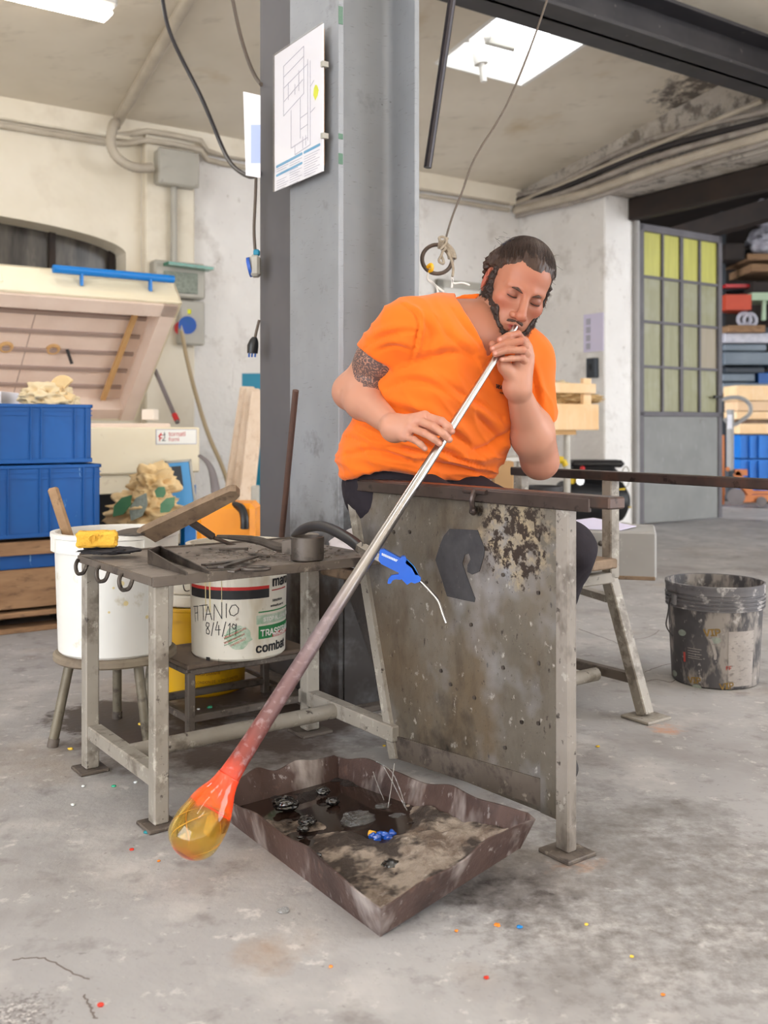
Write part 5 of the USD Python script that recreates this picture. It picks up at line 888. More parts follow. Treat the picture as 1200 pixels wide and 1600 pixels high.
for x in (-0.56, -0.80): obj('peep_hole', sweep([tr(LID, (x + .028 * math.cos(a), -.48 + .028 * math.sin(a), LH - .104)) for a in np.linspace(0, 2 * PI, 25)], 0.010, 8, caps=False), 'kiln_rod', kiln)
obj('thermocouple', MB().tube([tr(LID, (-0.49, -.49, LH - .11)), tr(LID, (-0.465, -.44, LH - .17))], 0.009, 8), 'plastic_black', kiln)
hb = obj('handle_bar', MB().tube([tr(LID, (-0.03, -LL - .045, .13)), tr(LID, (-0.66, -LL - .045, .13))], 0.021, 14), 'blue_paint', kiln)
for x in (-0.16, -0.52): obj('handle_bracket', MB().bar(tr(LID, (x, -LL - .05, .13)), tr(LID, (x, -LL, .07)), 0.025, 0.012), 'blue_paint', kiln)
lv_ = obj('lid_vent', MB().span((-1.08, -LL - .006, .05), (-0.90, -LL, .14), LID, .003), 'kiln_cream', kiln); obj('vent_slot', MB().span((-1.06, -LL - .009, .085), (-0.94, -LL - .004, .115), LID), 'dark_hole', lv_)
sgn = bld(KP - 0.232, KQ + .001, 0.712); SG = frame3(sgn, BLD[:3, 0], (0, 0, 1))
SGS = 0.735
SG = SG @ np.diag([SGS, SGS, 1, 1.0])
sign_ = obj('sign_plate', MB().span((0, 0, 0), (0.285, 0.095, .002), SG), 'white_print', kiln); obj('sign_border', MB().span((-.004, -.004, -.001), (.289, .099, .0015), SG), 'ink_grey', kiln)
def sg(mesh, x, y, mt, name='lettering'): v, f = as_vf(mesh); obj(name, (tr(SG, v + V(x, y, .0022)), f), mt, sign_)
sg(text('tornati', 0.030), 0.085, 0.053, 'red_print'); sg(text('forni', 0.026), 0.085, 0.018, 'red_print')
sg(strokes([[(.012, .012), (.012, .05), (.03, .05)], [(.012, .03), (.028, .03)], [(.005, .04), (.022, .062)]], .004), .01, .01, 'red_print', 'emblem'); sg(strokes([[(.045, .068), (.047, .03), (.03, .012), (.052, .012)], [(.036, .05), (.05, .055)]], .0025), .01, .01, 'black_print', 'emblem')
obj('gas_strut', MB().tube([bld(KP + .03, 1.02, 1.12), bld(KP + .06, 1.28, 0.82)], 0.013, 10), 'grey_cover', kiln); obj('strut_band', MB().tube([bld(KP + .055, 1.245, .865), bld(KP + .06, 1.275, .83)], 0.016, 10), 'socket_red', kiln)
for (x, y) in ((-.04, KQ - .06), (-1.9, KQ - .06), (-.04, .85), (-1.9, .85)): obj('leg', MB().span((KP + x - .03, -y - .03, 0), (KP + x + .03, -y + .03, .5), BLD), 'blue_paint', kiln)
obj('shelf', MB().span((KP - 1.95, -KQ + .1, 0.16), (KP - .05, -.8, .19), BLD), 'dark_wood', kiln); obj('back_panel', MB().span((KP - 2.0, -.86, 0.0), (KP, -.84, .47), BLD), 'dark_hole', kiln)
obj('firebrick', MB().span(W(221, 656, 5.05), W(248, 640, 5.15), ch=.003), 'firebrick', label='small white firebrick on the kiln edge', cat='brick')
# control frame, paper wrapped leaves and the other things under and beside the kiln
cf = thing('control_panel', 'tilted blue edged control panel under the kiln', 'panel', W(285, 800, 4.75), 34)
M = frame3(W(268, 800, 4.75), BLD[:3, 0] * .9 + V(0, 0, .05), V(0.05, .25, 1))
pan_ = obj('panel', MB().span((0, 0, -.01), (.13, .24, 0), M, .003), 'blue_pale', cf); obj('frame', MB().span((0, 0, -.012), (.012, .25, .004), M).span((.12, 0, -.012), (.132, .25, .004), M).span((0, .238, -.012), (.132, .25, .004), M), 'box_grey', cf); obj('display', MB().span((.02, .12, 0), (.075, .22, .003), M), 'machine_dark', pan_)
pb_ = thing('wrapped_leaves', 'green leaves bundled in crumpled brown paper under the kiln', 'paper', W(235, 800, 4.45), 0)
obj('paper_wrap', crumple(W(225, 795, 4.45), (0.13, 0.11, 0.075), 6, 0.6, 4, 2.0), 'kraft', pb_, smooth=True); obj('paper_wrap', crumple(W(240, 760, 4.46), (0.085, 0.07, 0.075), 9, 0.65, 4, 2.2), 'kraft', pb_, smooth=True)
for i, (a, b, w_, mt) in enumerate((((178, 806), (205, 775), .05, 'leaf_green'), ((206, 812), (228, 772), .06, 'oval_grey'), ((246, 776), (256, 762), .04, 'leaf_green'), ((252, 800), (272, 778), .045, 'leaf_green'))):
    a, b = W(*a, 4.32), W(*b, 4.32); ax = b - a; L = np.linalg.norm(ax); pm = prism(Polygon([(0, 0), (L * .3, w_ * .5), (L * .7, w_ * .45), (L, 0), (L * .7, -w_ * .45), (L * .3, -w_ * .5)]).buffer(.004), .004)
    obj('leaf', pm.apply_transform(frame3(a, ax, np.cross((0, -1, .2), ax))), mt, pb_)
gc = crumple((0, 0, 0), (0.05, 0.12, 0.28), 2, 0.1, 3, 1.0); 
obj('grey_cover', sweep(spline([W(312, 712, 4.75), W(324, 722, 4.72), W(336, 760, 4.68), W(340, 830, 4.65), W(338, 905, 4.65)], 30), np.linspace(.012, .055, 30), 12, flat=.6), 'grey_cover', label='grey curved sheet standing between kiln and planks', cat='sheet')
oc = thing('fuel_can', 'orange plastic can with a black screw cap behind the buckets', 'can', W(358, 900, 3.9), 0)
a, b = W(321, 905, 3.95), W(398, 787, 3.75)
obj('body', MB().span(a, b, ch=.02), 'orange_plastic', oc); obj('cap', lathe([(0, 0), (.046, 0), (.048, .004), (.048, .03), (.044, .034), (0, .034)], 28).apply_transform(frame(W(348, 788, 3.86), 0)), 'plastic_black', oc); obj('spout', sweep(spline([W(366, 790, 3.78), W(378, 796, 3.74), W(382, 812, 3.72), W(382, 826, 3.72)], 16), .016, 10), 'plastic_black', oc)
obj('support_stand', MB().span(W(318, 908, 3.7), (W(402, 0, 3.98)[0], 4.0, 0.0), ch=.004), 'dark_wood', label='low dark wooden block under the orange can', cat='block')
for i, (x0, x1, xt0, xt1, lb) in enumerate(((352, 372, 378, 396, 'outermost pale plank leaning in the corner by the kiln'), (366, 386, 386, 404, 'middle pale plank leaning behind the column'), (380, 402, 394, 412, 'innermost pale plank leaning behind the column'))):
    d0, d1 = 4.6 - .03 * i, 5.3 - .05 * i; yb = HY + F * H / d0
    a, b = W((x0 + x1) / 2 - 22, yb, d0), W((xt0 + xt1) / 2, 604 + 3 * i, d1)
    obj('plank', MB().bar(a + V(0, 0, .02), b, 0.080, 0.018, (0, 1, 0), .008), 'plank_wood', label=lb, cat='plank', group=None)
obj('teal_board', MB().span(V(*W(378, 632, 6.3)[:2], 0), W(412, 584, 6.35)), 'teal', label='teal board behind the planks', cat='board')
obj('floor_socket', MB().span(W(392, 808, 4.3), W(406, 758, 4.36), ch=.004), 'box_grey', label='small grey box with a black clip beside the narrow column', cat='box')
# ------------------------------------------------------------------ grey bin, paper, black bucket
g0 = W(1026, 0, 3.06); GM = frame((g0[0], g0[1], 0), -14)
mb_ = obj('metal_bin', MB().span((-0.46, 0, 0.322), (0, 0.26, 0.469), GM, .006), 'bin_grey', bench, label='grey painted bin hung under the far side')
obj('bin_edge', MB().span((-0.30, -.003, 0.318), (-.004, .01, 0.330), GM, .002), 'tool_wood', mb_)
obj('bin_bracket', MB().bar(tr(GM, (-.40, .1, .31)), ben(U2, tp, .31), .03, .02), 'bench_paint', mb_)
obj('knob', MB().ball(tr(GM, (-.17, -.006, .430)), (.009, .009, .009)), 'iron', mb_)
v = [tr(GM, p) for p in ((-.30, .02, .4705), (-.11, .015, .4705), (-.06, .12, .474), (-.20, .22, .489), (-.33, .16, .475))]; v = np.array(v + [p + V(0, 0, .0015) for p in v])
obj('paper_sheet', (v, np.array([[0, 2, 1], [0, 3, 2], [0, 4, 3], [5, 6, 7], [5, 7, 8], [5, 8, 9]] + [[i, (i + 1) % 5, 5 + i] for i in range(5)] + [[(i + 1) % 5, 5 + (i + 1) % 5, 5 + i] for i in range(5)])), 'paper_lilac', label='loose white sheet lying on the grey metal bin', cat='paper')
KB = V(1.045, 3.10, 0); kr0, kr1, kh = 0.131, 0.147, 0.312
kb, R3, M = bucket('black_bucket', 'black plastic bucket smeared with white plaster on the open floor', 'bucket', KB, kr0, kr1, kh, 0.004, 'bucket_black', 'bucket_rim', rim_h=0.075, rim_out=0.007, rings=4)
aK = facing(KB)
def ak(px): return math.asin(np.clip((px - 1120) / 70.0, -.98, .98))
def kput(name, mesh, px, py, mt, tilt=0, lift=.0008): z = (1067 - py) / F * 3.02; v, f = as_vf(mesh); return obj(name, wrap((v, f), KB, R3, aK + ak(px), z, lift, tilt), mt, kb)
obj('label', wrap(patch(-0.035, 0, 0.050, 0.168, 12), KB, R3, aK + ak(1157), (1067 - 1061) / F * 3.02, .0006), 'label_grey', kb)
for px, py, s in ((1104, 985, 1.15), (1079, 1062, 1.0), (1127, 1066, 1.0)): kput('lettering', text('VIP', 0.018 * s, True), px, py, 'logo_ochre', .12)
for px, py in ((1121, 990), (1072, 985), (1092, 1067), (1142, 1071), (1057, 1055)): kput('oval_mark', trimesh.Trimesh(*(lambda m: (m.vertices * V(1, .6, 1), m.faces))(prism(Point(0, 0).buffer(.016), .0005))), px, py, 'oval_grey', .15)
kput('red_mark', MB().span((0, 0, 0), (.008, .03, .0005)).mesh(), 1073, 1030, 'red_dull'); kput('red_mark', text('FF', .011, True), 1136, 1035, 'red_dull', 0, .0012)
for k, (px, py) in enumerate(((1080, 1007), (1080, 1011), (1080, 1015), (1080, 1019), (1080, 1022))): kput('fine_print', MB().span((0, 0, 0), (.045 - .006 * (k % 2), .0016, .0004)).mesh(), px, py, 'label_grey')
kput('dry_splash', prism(LineString([(0, 0.05), (0.008, 0.03), (0.012, 0.015), (0.016, 0), (0.015, -.012)]).buffer(.004), .0006), 1113, 1012, 'label_grey')
obj('bail_wire', sweep(spline([KB + V(-.150, -.03, .262), KB + V(-.166, -.05, .20), KB + V(-.168, -.05, .185), KB + V(-.150, -.06, .150)], 24), .0022, 6), 'cable_black', kb)
obj('ear', MB().box(KB + V(-.142, -.05, .262), (.012, .022, .034), I4, .003), 'bucket_rim', kb)
# ------------------------------------------------------------------ crate on a trestle, compressor and things behind the man
TD = 6.2
ws = thing('trestle_stand', 'pale painted tube stand carrying the pale wooden crate', 'stand', W(880, 860, TD), 34)
FT = frame(W(886, 0, TD) * V(1, 1, 0), 34.0); sh_ = 0.8 + (666 - 672) / F * TD
for x, y in ((0, 0), (-0.75, 0), (0, .42), (-.75, .42)): obj('leg', MB().tube([tr(FT, (x, y, 0)), tr(FT, (x, y, sh_))], .022, 12), 'stand_white', ws)
obj('top_frame', MB().span((-.8, -.03, sh_ - .03), (.05, .45, sh_), FT), 'kiln_rod', ws); obj('shelf', MB().span((-.76, 0, .34), (0, .42, .36), FT), 'stand_white', ws)
wc = thing('wooden_crate', 'pale new wooden crate with a raised side rail on the stand', 'crate', W(890, 670, TD), 34.0)
x1 = .235
obj('plank', MB().span((-.62, -.05, sh_), (x1, -.03, sh_ + .165), FT, .004), 'orange_wood', wc); obj('plank', MB().span((-.62, -.055, sh_ + .232), (x1 - .03, -.035, sh_ + .295), FT, .004), 'orange_wood', wc)
for x in (x1 - .12, -.58): obj('post', MB().span((x, -.032, sh_ + .0), (x + .07, .0, sh_ + .33), FT, .004), 'orange_wood', wc)
obj('plank', MB().span((-.62, .40, sh_), (x1, .42, sh_ + .165), FT, .004), 'orange_wood', wc); obj('plank', MB().span((x1 - .02, -.03, sh_), (x1, .40, sh_ + .165), FT, .004), 'orange_wood', wc); obj('bottom', MB().span((-.62, -.03, sh_), (x1, .4, sh_ + .012), FT), 'orange_wood', wc)
obj('paper_wrapping', crumple(W(895, 622, TD + .2), (.15, .1, .04), 15, .6, 4, 2.5), 'kraft', label='crumpled brown paper in the pale wooden crate', cat='paper', smooth=True)
obj('plastic_bag', crumple(W(860, 616, TD + .25), (.08, .08, .06), 17, .4, 3, 2.0), 'white_plastic', label='white plastic bag in the pale wooden crate', cat='bag', smooth=True)
obj('paper_wrapping', crumple(W(862, 604, TD + .3), (.10, .08, .035), 18, .6, 3, 2.5), 'kraft_pale', label='pale brown paper behind the white bag', cat='paper', smooth=True)
cd = 5.6
cp_ = thing('air_compressor', 'black wheeled air compressor with yellow wheel hubs', 'compressor', W(915, 848, cd), 34)
d_ = 6.7; CMx = frame(W(934, 0, d_) * V(1, 1, 0), 20.0); sc_ = d_ / F
cz = lambda py: H - (py - HY) / F * d_
obj('tank', sweep([tr(CMx, (-.30, 0, cz(783))), tr(CMx, (-.27, 0, cz(783))), tr(CMx, (.15, 0, cz(783))), tr(CMx, (.20, 0, cz(783)))], [.08, .145, .145, .09], 24), 'plastic_black', cp_)
obj('motor_housing', trimesh.Trimesh(*(lambda v, f: (v + tr(CMx, (-.05, 0, cz(741))), f))(*(lambda m: (m.vertices, m.faces))(chbox(.34, .24, .14, .05)))), 'plastic_black', cp_); obj('cover', MB().box(tr(CMx, (-.02, 0, cz(724))), (.36, .2, .05), frame((0, 0, 0), 0), .02), 'rubber_black', cp_)
obj('stripe', MB().tube([tr(CMx, (-.12, -.10, cz(768))), tr(CMx, (.14, -.11, cz(764)))], .011, 8), 'compressor_yellow', cp_)
for x in (.13,): wh = obj('wheel', sweep([tr(CMx, (x, -.15, .075)), tr(CMx, (x, -.10, .075))], .075, 24), 'box_grey', cp_); obj('hub', sweep([tr(CMx, (x, -.162, .075)), tr(CMx, (x, -.13, .075))], .05, 20), 'compressor_yellow', wh)
obj('foot', MB().tube([tr(CMx, (-.22, 0, 0)), tr(CMx, (-.22, 0, .16))], .02, 10), 'rubber_black', cp_)
obj('gauge', MB().tube([tr(CMx, (-.24, -.13, cz(748))), tr(CMx, (-.24, -.17, cz(748)))], .03, 16), 'chrome', cp_); obj('regulator', MB().box(tr(CMx, (-.28, -.13, cz(744))), (.03, .04, .08), I4, .005), 'compressor_yellow', cp_); obj('switch_knob', MB().ball(tr(CMx, (-.20, -.13, cz(730))), (.018, .018, .018)), 'socket_red', cp_)
obj('tank_lettering', MB().add(text('24L', .045, True).apply_transform(frame3(tr(CMx, (.06, -.136, cz(792))), CMx[:3, 0], (0, 0, 1)))), 'compressor_yellow', cp_)
obj('wire_guard', sweep([tr(CMx, (.19 + .03 * math.cos(a), -.05, cz(745) + .07 * math.sin(a))) for a in np.linspace(0, 2 * PI, 25)], .004, 6, caps=False), 'box_grey', cp_)
obj('waste_bin', lathe([(0, 0), (.085, 0), (.10, .42), (.095, .42), (.08, .01), (0, .01)], 32).apply_transform(frame(W(846, 0, 4.6) * V(1, 1, 0) + V(0, 0, .10), 0)), 'bin_black', label='black bin under the raised elbow', cat='bin')
obj('bin_stand', MB().span(V(*W(820, 0, 4.5)[:2], 0), V(*W(876, 0, 4.72)[:2], .10)), 'dark_wood', label='dark block under the black bin', cat='block')
obj('drill', MB().tube([W(868, 718, 6.0), W(880, 719, 6.0)], .022, 10).tube([W(880, 719, 6.0), W(884, 728, 6.0)], .018, 8), 'compressor_yellow', label='small yellow tool behind the black bin', cat='tool')
obj('cardboard_box', MB().span(V(*W(772, 0, 5.0)[:2], 0), V(*W(797, 0, 5.15)[:2], .62), ch=.004), 'cardboard', label='tall cardboard box on the floor behind the man', cat='box')
rk = thing('tube_rack', 'pale tube rack behind the man', 'rack', W(790, 860, 5.4), 34)
for x in (778, 786, 812): obj('upright', MB().tube([FL(x, 895) * V(1, 1, 0) * 1.0 + V(0, 0, 0), FL(x, 895) * V(1, 1, 0) + V(0, 0, .86)], .018, 10), 'stand_white', rk)
obj('shelf', MB().bar(FL(770, 895) * V(1, 1, 0) + V(0, 0, .62), FL(836, 890) * V(1, 1, 0) + V(0, 0, .62), .2, .02), 'stand_white', rk)
# ------------------------------------------------------------------ the store room seen through the doorway
def far(a, b, d0, d1, ch=.0): return MB().span(W(*a, d0), (lambda q: V(q[0], d1, q[2]))(W(*b, d0)), ch=ch)
t = thing('plastic_crate', 'bright blue crate stack beyond the doorway behind the pallet truck', 'crate', W(1180, 755, 10.2), 0)
for i, (y0, y1) in enumerate(((680, 716), (718, 766))):
    obj('body', far((1156, y0), (1252, y1), 10.2, 10.6), 'crate_blue_far', t)
    for x in (1157, 1172, 1186, 1205): obj('rib', far((x, y0 + 2), (x + 3, y1 - 1), 10.17, 10.2), 'crate_blue_far', t)
t = thing('far_pallet', 'low pallet under the bright blue crates beyond the doorway', 'pallet', W(1180, 790, 10.2), 0)
obj('deck', far((1148, 767), (1260, 776), 10.1, 10.9), 'truck_orange', t)
for x in (1150, 1200, 1244): obj('block', MB().span(W(x, 776, 10.2), V(W(x + 14, 0, 10.2)[0], 10.8, 0)), 'dark_wood', t)
for i, (x0, y0, y1, lb) in enumerate(((1151, 602, 626, 'topmost pale timber block of the stack on the blue crates'), (1153, 627, 642, 'second pale timber block of the stack on the blue crates'), (1152, 643, 655, 'third pale timber block of the stack on the blue crates'), (1156, 662, 678, 'lowest pale timber block resting on the blue crates'))):
    obj('timber_block', far((x0, y0), (1250, y1), 10.15, 10.55, .004), 'orange_wood' if i != 1 else 'pale_wood', label=lb, cat='timber', group=None)
obj('timber_spacer', far((1160, 655), (1240, 662), 10.2, 10.5), 'tool_wood', label='darker spacer between the two lowest timber blocks', cat='timber')
t = thing('pallet_truck', 'orange hand pallet truck with a grey loop handle beyond the doorway', 'pallet truck', W(1145, 790, 9.7), 0)
dp = 9.7
obj('handle_shaft', MB().bar(W(1141, 640, dp), W(1141, 735, dp), .05, .05), 'bin_grey', t)
obj('handle_loop', sweep(spline([W(1128, 624, dp), W(1160, 623, dp), W(1172, 634, dp), W(1172, 645, dp), W(1160, 656, dp), W(1143, 664, dp), W(1132, 654, dp)], 30), .02, 8), 'bin_grey', t)
obj('label_strip', far((1137, 648), (1144, 670), dp - .04, dp - .03), 'paper', t)
obj('frame', MB().bar(W(1147, 738, dp), W(1172, 772, dp), .10, .07).bar(W(1146, 738, dp), W(1165, 738, dp), .10, .06).bar(W(1150, 779, dp), W(1225, 777, dp), .12, .07), 'truck_orange', t)
obj('wheel', sweep([W(1150, 776, dp - .1), W(1150, 776, dp - .02)], .085, 20), 'grey_cover', t); obj('wheel', sweep([W(1190, 784, dp - .1), W(1190, 784, dp - .02)], .05, 16), 'grey_cover', t)
obj('pump', sweep([W(1141, 735, dp), W(1141, 780, dp)], .05, 14), 'machine_dark', t); obj('beacon', MB().ball(W(1137, 733, dp - .08), (.022, .022, .022)), 'truck_orange', t)
t = thing('machine_frame', 'grey sheet metal machine parts on the store room rack', 'machine', W(1170, 620, 11), 0)
for x0, y0, x1, y1, mt in ((1132, 520, 1260, 536, 'film_white'), (1132, 538, 1198, 548, 'machine_grey'), (1132, 550, 1260, 570, 'machine_grey'), (1135, 574, 1195, 583, 'machine_dark'), (1130, 584, 1180, 596, 'machine_grey'), (1130, 598, 1260, 614, 'machine_grey'), (1186, 582, 1260, 600, 'crate_blue')): obj('panel', far((x0, y0), (x1, y1), 11.0, 11.8, .01), mt, t)
t = thing('storage_rack', 'tall dark rack of the store room holding pallets and boxes', 'rack', W(1170, 790, 11), 0)
for x in (1127, 1245): obj('upright', far((x, 330), (x + 7, 790), 11.2, 11.3), 'machine_dark', t)
for y in (390, 446, 512, 616): obj('beam', far((1127, y), (1252, y + 8), 11.15, 12.0), 'machine_dark', t)
obj('red_box', far((1134, 460), (1174, 484), 10.9, 11.3), 'red_box', label='orange red box on the store room rack', cat='box')
obj('green_board', far((1175, 457), (1260, 469), 10.9, 11.3), 'green_pale', label='pale green panel beside the red box on the rack', cat='board')
obj('green_post', far((1192, 469), (1197, 500), 10.95, 11.0), 'green_pale', label='pale green post under the green panel', cat='post')
obj('red_beam', far((1134, 444), (1260, 449), 11.0, 11.1), 'socket_red', label='thin red bar above the red box', cat='bar')
for i, (x0, y0, x1, y1, lb) in enumerate(((1168, 396, 1260, 406, 'upper weathered pallet board high on the rack'), (1174, 412, 1260, 424, 'lower weathered pallet board high on the rack'), (1177, 440, 1260, 456, 'brown timber under the pallet boards on the rack'), (1138, 508, 1196, 519, 'short pallet board under the white rolls'), (1134, 380, 1164, 405, 'dark red brown carton high on the rack'))): obj('pallet_board', far((x0, y0), (x1, y1), 10.9, 11.6, .004), ['pallet_wood', 'pallet_wood', 'dark_wood', 'pallet_wood', 'dark_wood'][i], label=lb, cat='timber')
for i, (x, y) in enumerate(((1163, 499), (1172, 500))): obj('white_roll', sweep([W(x, y, 11.0) + V(.07 * math.cos(a), 0, .07 * math.sin(a)) for a in np.linspace(0, 2 * PI, 25)], .022, 8, caps=False), 'film_white', label=['left of the two white rings on the rack', 'right of the two white rings on the rack'][i], cat='ring')
obj('wrapped_roll', sweep([W(1178, 330, 11), W(1184, 331, 11), W(1210, 336, 11), W(1240, 340, 11)], [.07, .15, .16, .14], 20), 'film_white', label='big white wrapped roll near the store room roof', cat='roll')
obj('wrapped_bundle', crumple(W(1196, 378, 11.0), (.18, .2, .13), 23, .4, 3, 2), 'film_white', label='crumpled plastic wrapped bundle below the white roll', cat='bundle', smooth=True)
obj('orange_post', far((1126, 680), (1132, 788.5), 9.9, 10.0), 'truck_orange', label='narrow orange post beside the door leaf edge', cat='post')
# ------------------------------------------------------------------ glass chips on the floor and the cracks
ch_ = [(443, 1423, .012, 'clear_glass', 'large clear glass chip on the floor left of the tray'), (206, 1327, .0055, 'chip_red', 'bright red glass chip on the floor near the table foot'), (157, 1570, .006, 'chip_red', 'dark red round chip near the bottom left of the picture'), (812, 1448, .006, 'chip_blue', 'turquoise chip on the floor right of the tray corner'), (777, 1445, .006, 'chip_orange', 'orange chip beside the turquoise chip'),
    (713, 1454, .004, 'chip_orange', 'small brown orange chip near the tray corner'), (328, 1105, .010, 'chip_green', 'green white chip under the low pipe'), (310, 1108, .006, 'chip_white', 'white chip beside the green white chip'), (114, 1257, .006, 'chip_white', 'pale chip left of the table leg'), (178, 1228, .006, 'chip_green', 'small teal chip in front of the table back leg'),
    (130, 1228, .005, 'chip_white', 'white chip by the left table foot'), (110, 1170, .008, 'chip_yellow', 'yellow chip at the stool leg'), (220, 1131, .009, 'chip_yellow', 'yellow glass chip at the far stool leg'), (230, 1300, .008, 'chip_teal', 'teal chip beside the front table foot'), (517, 1510, .004, 'chip_orange', 'orange crumb on the floor below the tray'),
    (760, 1527, .005, 'chip_red', 'dark red chip low in the middle of the floor'), (987, 1494, .004, 'chip_yellow', 'yellow crumb on the right floor'), (1036, 1554, .004, 'chip_orange', 'orange crumb near the bottom right'), (916, 1444, .004, 'chip_yellow', 'pale yellow crumb right of the turquoise chip'), (600, 1165, .005, 'chip_yellow', 'yellow chip beyond the tray'), (934, 1166, .006, 'chip_yellow', 'yellow chip right of the shield leg'), (248, 1345, .004, 'chip_orange', 'orange crumb left of the hot glass'), (212, 1222, .006, 'chip_white', 'white chip between the two left table legs')]
for i, (px, py, s, mt, lb) in enumerate(ch_): obj('glass_chip', crumple(FL(px, py, .002), (s * .75, s * .6, s * .4), 50 + i, .45, 1), mt, label=lb, cat='glass chip', group=None)
m = MB()
for pts in ([(20, 1500), (60, 1497), (95, 1510), (122, 1525), (137, 1530)], [(130, 1555), (142, 1575), (150, 1592)], [(905, 983), (930, 992), (960, 1003), (975, 1010)], [(1008, 1050), (1020, 1045), (1035, 1040), (1050, 1037)], [(1012, 1064), (1028, 1062), (1046, 1066), (1056, 1062)], [(980, 1000), (1000, 998), (1030, 985)]):
    p = spline([FL(x, y) + V(0, 0, .0004) for x, y in pts], 26); rn = np.random.RandomState(len(pts)); p = p + np.c_[rn.randn(26, 2) * .0012, np.zeros(26)]
    pl = LineString(p[:, :2]).buffer(.0011); v, f = as_vf(prism(pl, .0006)); m.add((v, f))
obj('floor_crack', m, 'crack', label='dark cracks running through the concrete floor', cat='crack', kind='stuff')
# ------------------------------------------------------------------ the glassblower
def rot3(yaw, pitch, roll):
    c, s = math.cos, math.sin
    Rz = np.array([[c(yaw), -s(yaw), 0], [s(yaw), c(yaw), 0], [0, 0, 1]]); Rx = np.array([[1, 0, 0], [0, c(pitch), -s(pitch)], [0, s(pitch), c(pitch)]]); Ry = np.array([[c(roll), 0, s(roll)], [0, 1, 0], [-s(roll), 0, c(roll)]])
    return Rz @ Rx @ Ry
RH = rot3(math.radians(7), math.radians(24), math.radians(19)); OH = V(0.324, 2.40, 1.136)
HS = 0.945
hp = lambda p: (np.asarray(p, float) * HS) @ RH.T + OH
hl = lambda p: ((np.asarray(p, float) - OH) @ RH) / HS
man = thing('person', 'man in an orange t-shirt sitting on the bench, blowing into a steel pipe', 'person', (0.10, 2.48, 0), 36.1)
NECK = W(757, 500, 2.41); LDIR = V(0.80, 0.58, -0.14); LDIR /= np.linalg.norm(LDIR)
SHR, SHL = W(632, 514, 2.30), W(822, 562, 2.47)
ELR, ELL = W(551, 611, 2.41), W(843, 718, 2.50)
# blow pipe: from the lips down to the gather
PA = hp((0.0, -0.112, -0.073)); PN = W(352, 1222, 1.75)
def pipe_at(px):
    r = (px - 600) / F; k = (PA[0] - r * PA[1]) / ((PA[0] - PN[0]) - r * (PA[1] - PN[1])); return PA + k * (PN - PA)
dR, dL = pipe_at(688)[1], pipe_at(778)[1]
WRR, WRL = W(617, 669, dR + 0.055), W(808, 604, dL + 0.045)
def face_field(off=0.0, beard=False):
    f = Field((-0.105, -0.15, -0.25), (0.105, 0.135, 0.15), 0.0021)
    if not beard: f.ell((0, .014, .030), (.0765 + off, .098 + off, .092 + off), k=.02)
    f.ell((0, -.030, -.042), (.0605 + off, .066 + off, .090 + off), k=.03)
    for s_ in (-1, 1): f.cone((s_ * .050, .006, -.072), (s_ * .022, -.066, -.106), .0215 + off, .018 + off, k=.025); f.cone((s_ * .054, .008, -.03), (s_ * .050, .006, -.072), .018 + off, .0215 + off, k=.025)
    f.cone((-.009, -.077, -.110), (.009, -.077, -.110), .0195 + off, k=.02)
    f.cone((-.018, -.072, -.070), (.018, -.072, -.070), .022 + off, k=.02)
    return f
hd = face_field()
for s in (-1, 1):
    hd.ell((s * .043, -.060, -.022), (.023, .024, .020), k=.02)                                  # cheekbone
    hd.cone((s * .012, -.088, .020), (s * .044, -.070, .018), .010, .009, k=.016)                # brow ridge
hd.ell((0, -.050, .050), (.052, .030, .034), k=.025)
for s in (-1, 1): hd.ell((s * .033, -.103, .001), (.021, .021, .0145), k=.012, op='cut')            # sockets
for s in (-1, 1): hd.ell((s * .0315, -.0765, .0005), (.0155, .0135, .0125), k=.004)              # closed lids over the eyeballs
hd.cone((0, -.092, .010), (0, -.118, -.036), .0085, .0115, k=.010); hd.ell((0, -.118, -.040), (.0140, .0130, .0115), k=.006)
for s in (-1, 1): hd.ell((s * .0145, -.103, -.0445), (.0090, .0115, .0080), k=.006); hd.ell((s * .006, -.108, -.051), (.0035, .0055, .004), k=.003, op='cut')
hd.cone((0, -.096, -.052), (0, -.097, -.062), .006, k=.008)
hd.cone((-.017, -.0935, -.0705), (.017, -.0935, -.0705), .0060, k=.006); hd.ell((0, -.0985, -.0695), (.015, .008, .0055), k=.006); hd.ell((0, -.0965, -.0795), (.0145, .0085, .0058), k=.006); hd.ell((0, -.106, -.0742), (.011, .006, .0022), k=.003, op='cut')
for s in (-1, 1):                                                                              # ears
    hd.ell((s * .0815, .014, -.004), (.0085, .020, .031), R=rot3(s * .35, -.15, 0), k=.006); hd.ell((s * .0905, .008, -.002), (.0085, .0115, .019), R=rot3(s * .35, -.15, 0), k=.004, op='cut'); hd.ell((s * .078, .006, -.030), (.006, .008, .009), k=.006)
nb = hl(NECK); hd.cone((0, .036, -.050), nb, .048, .058, k=.018)
hv, hf = hd.mesh(); headm = (hp(hv), hf)
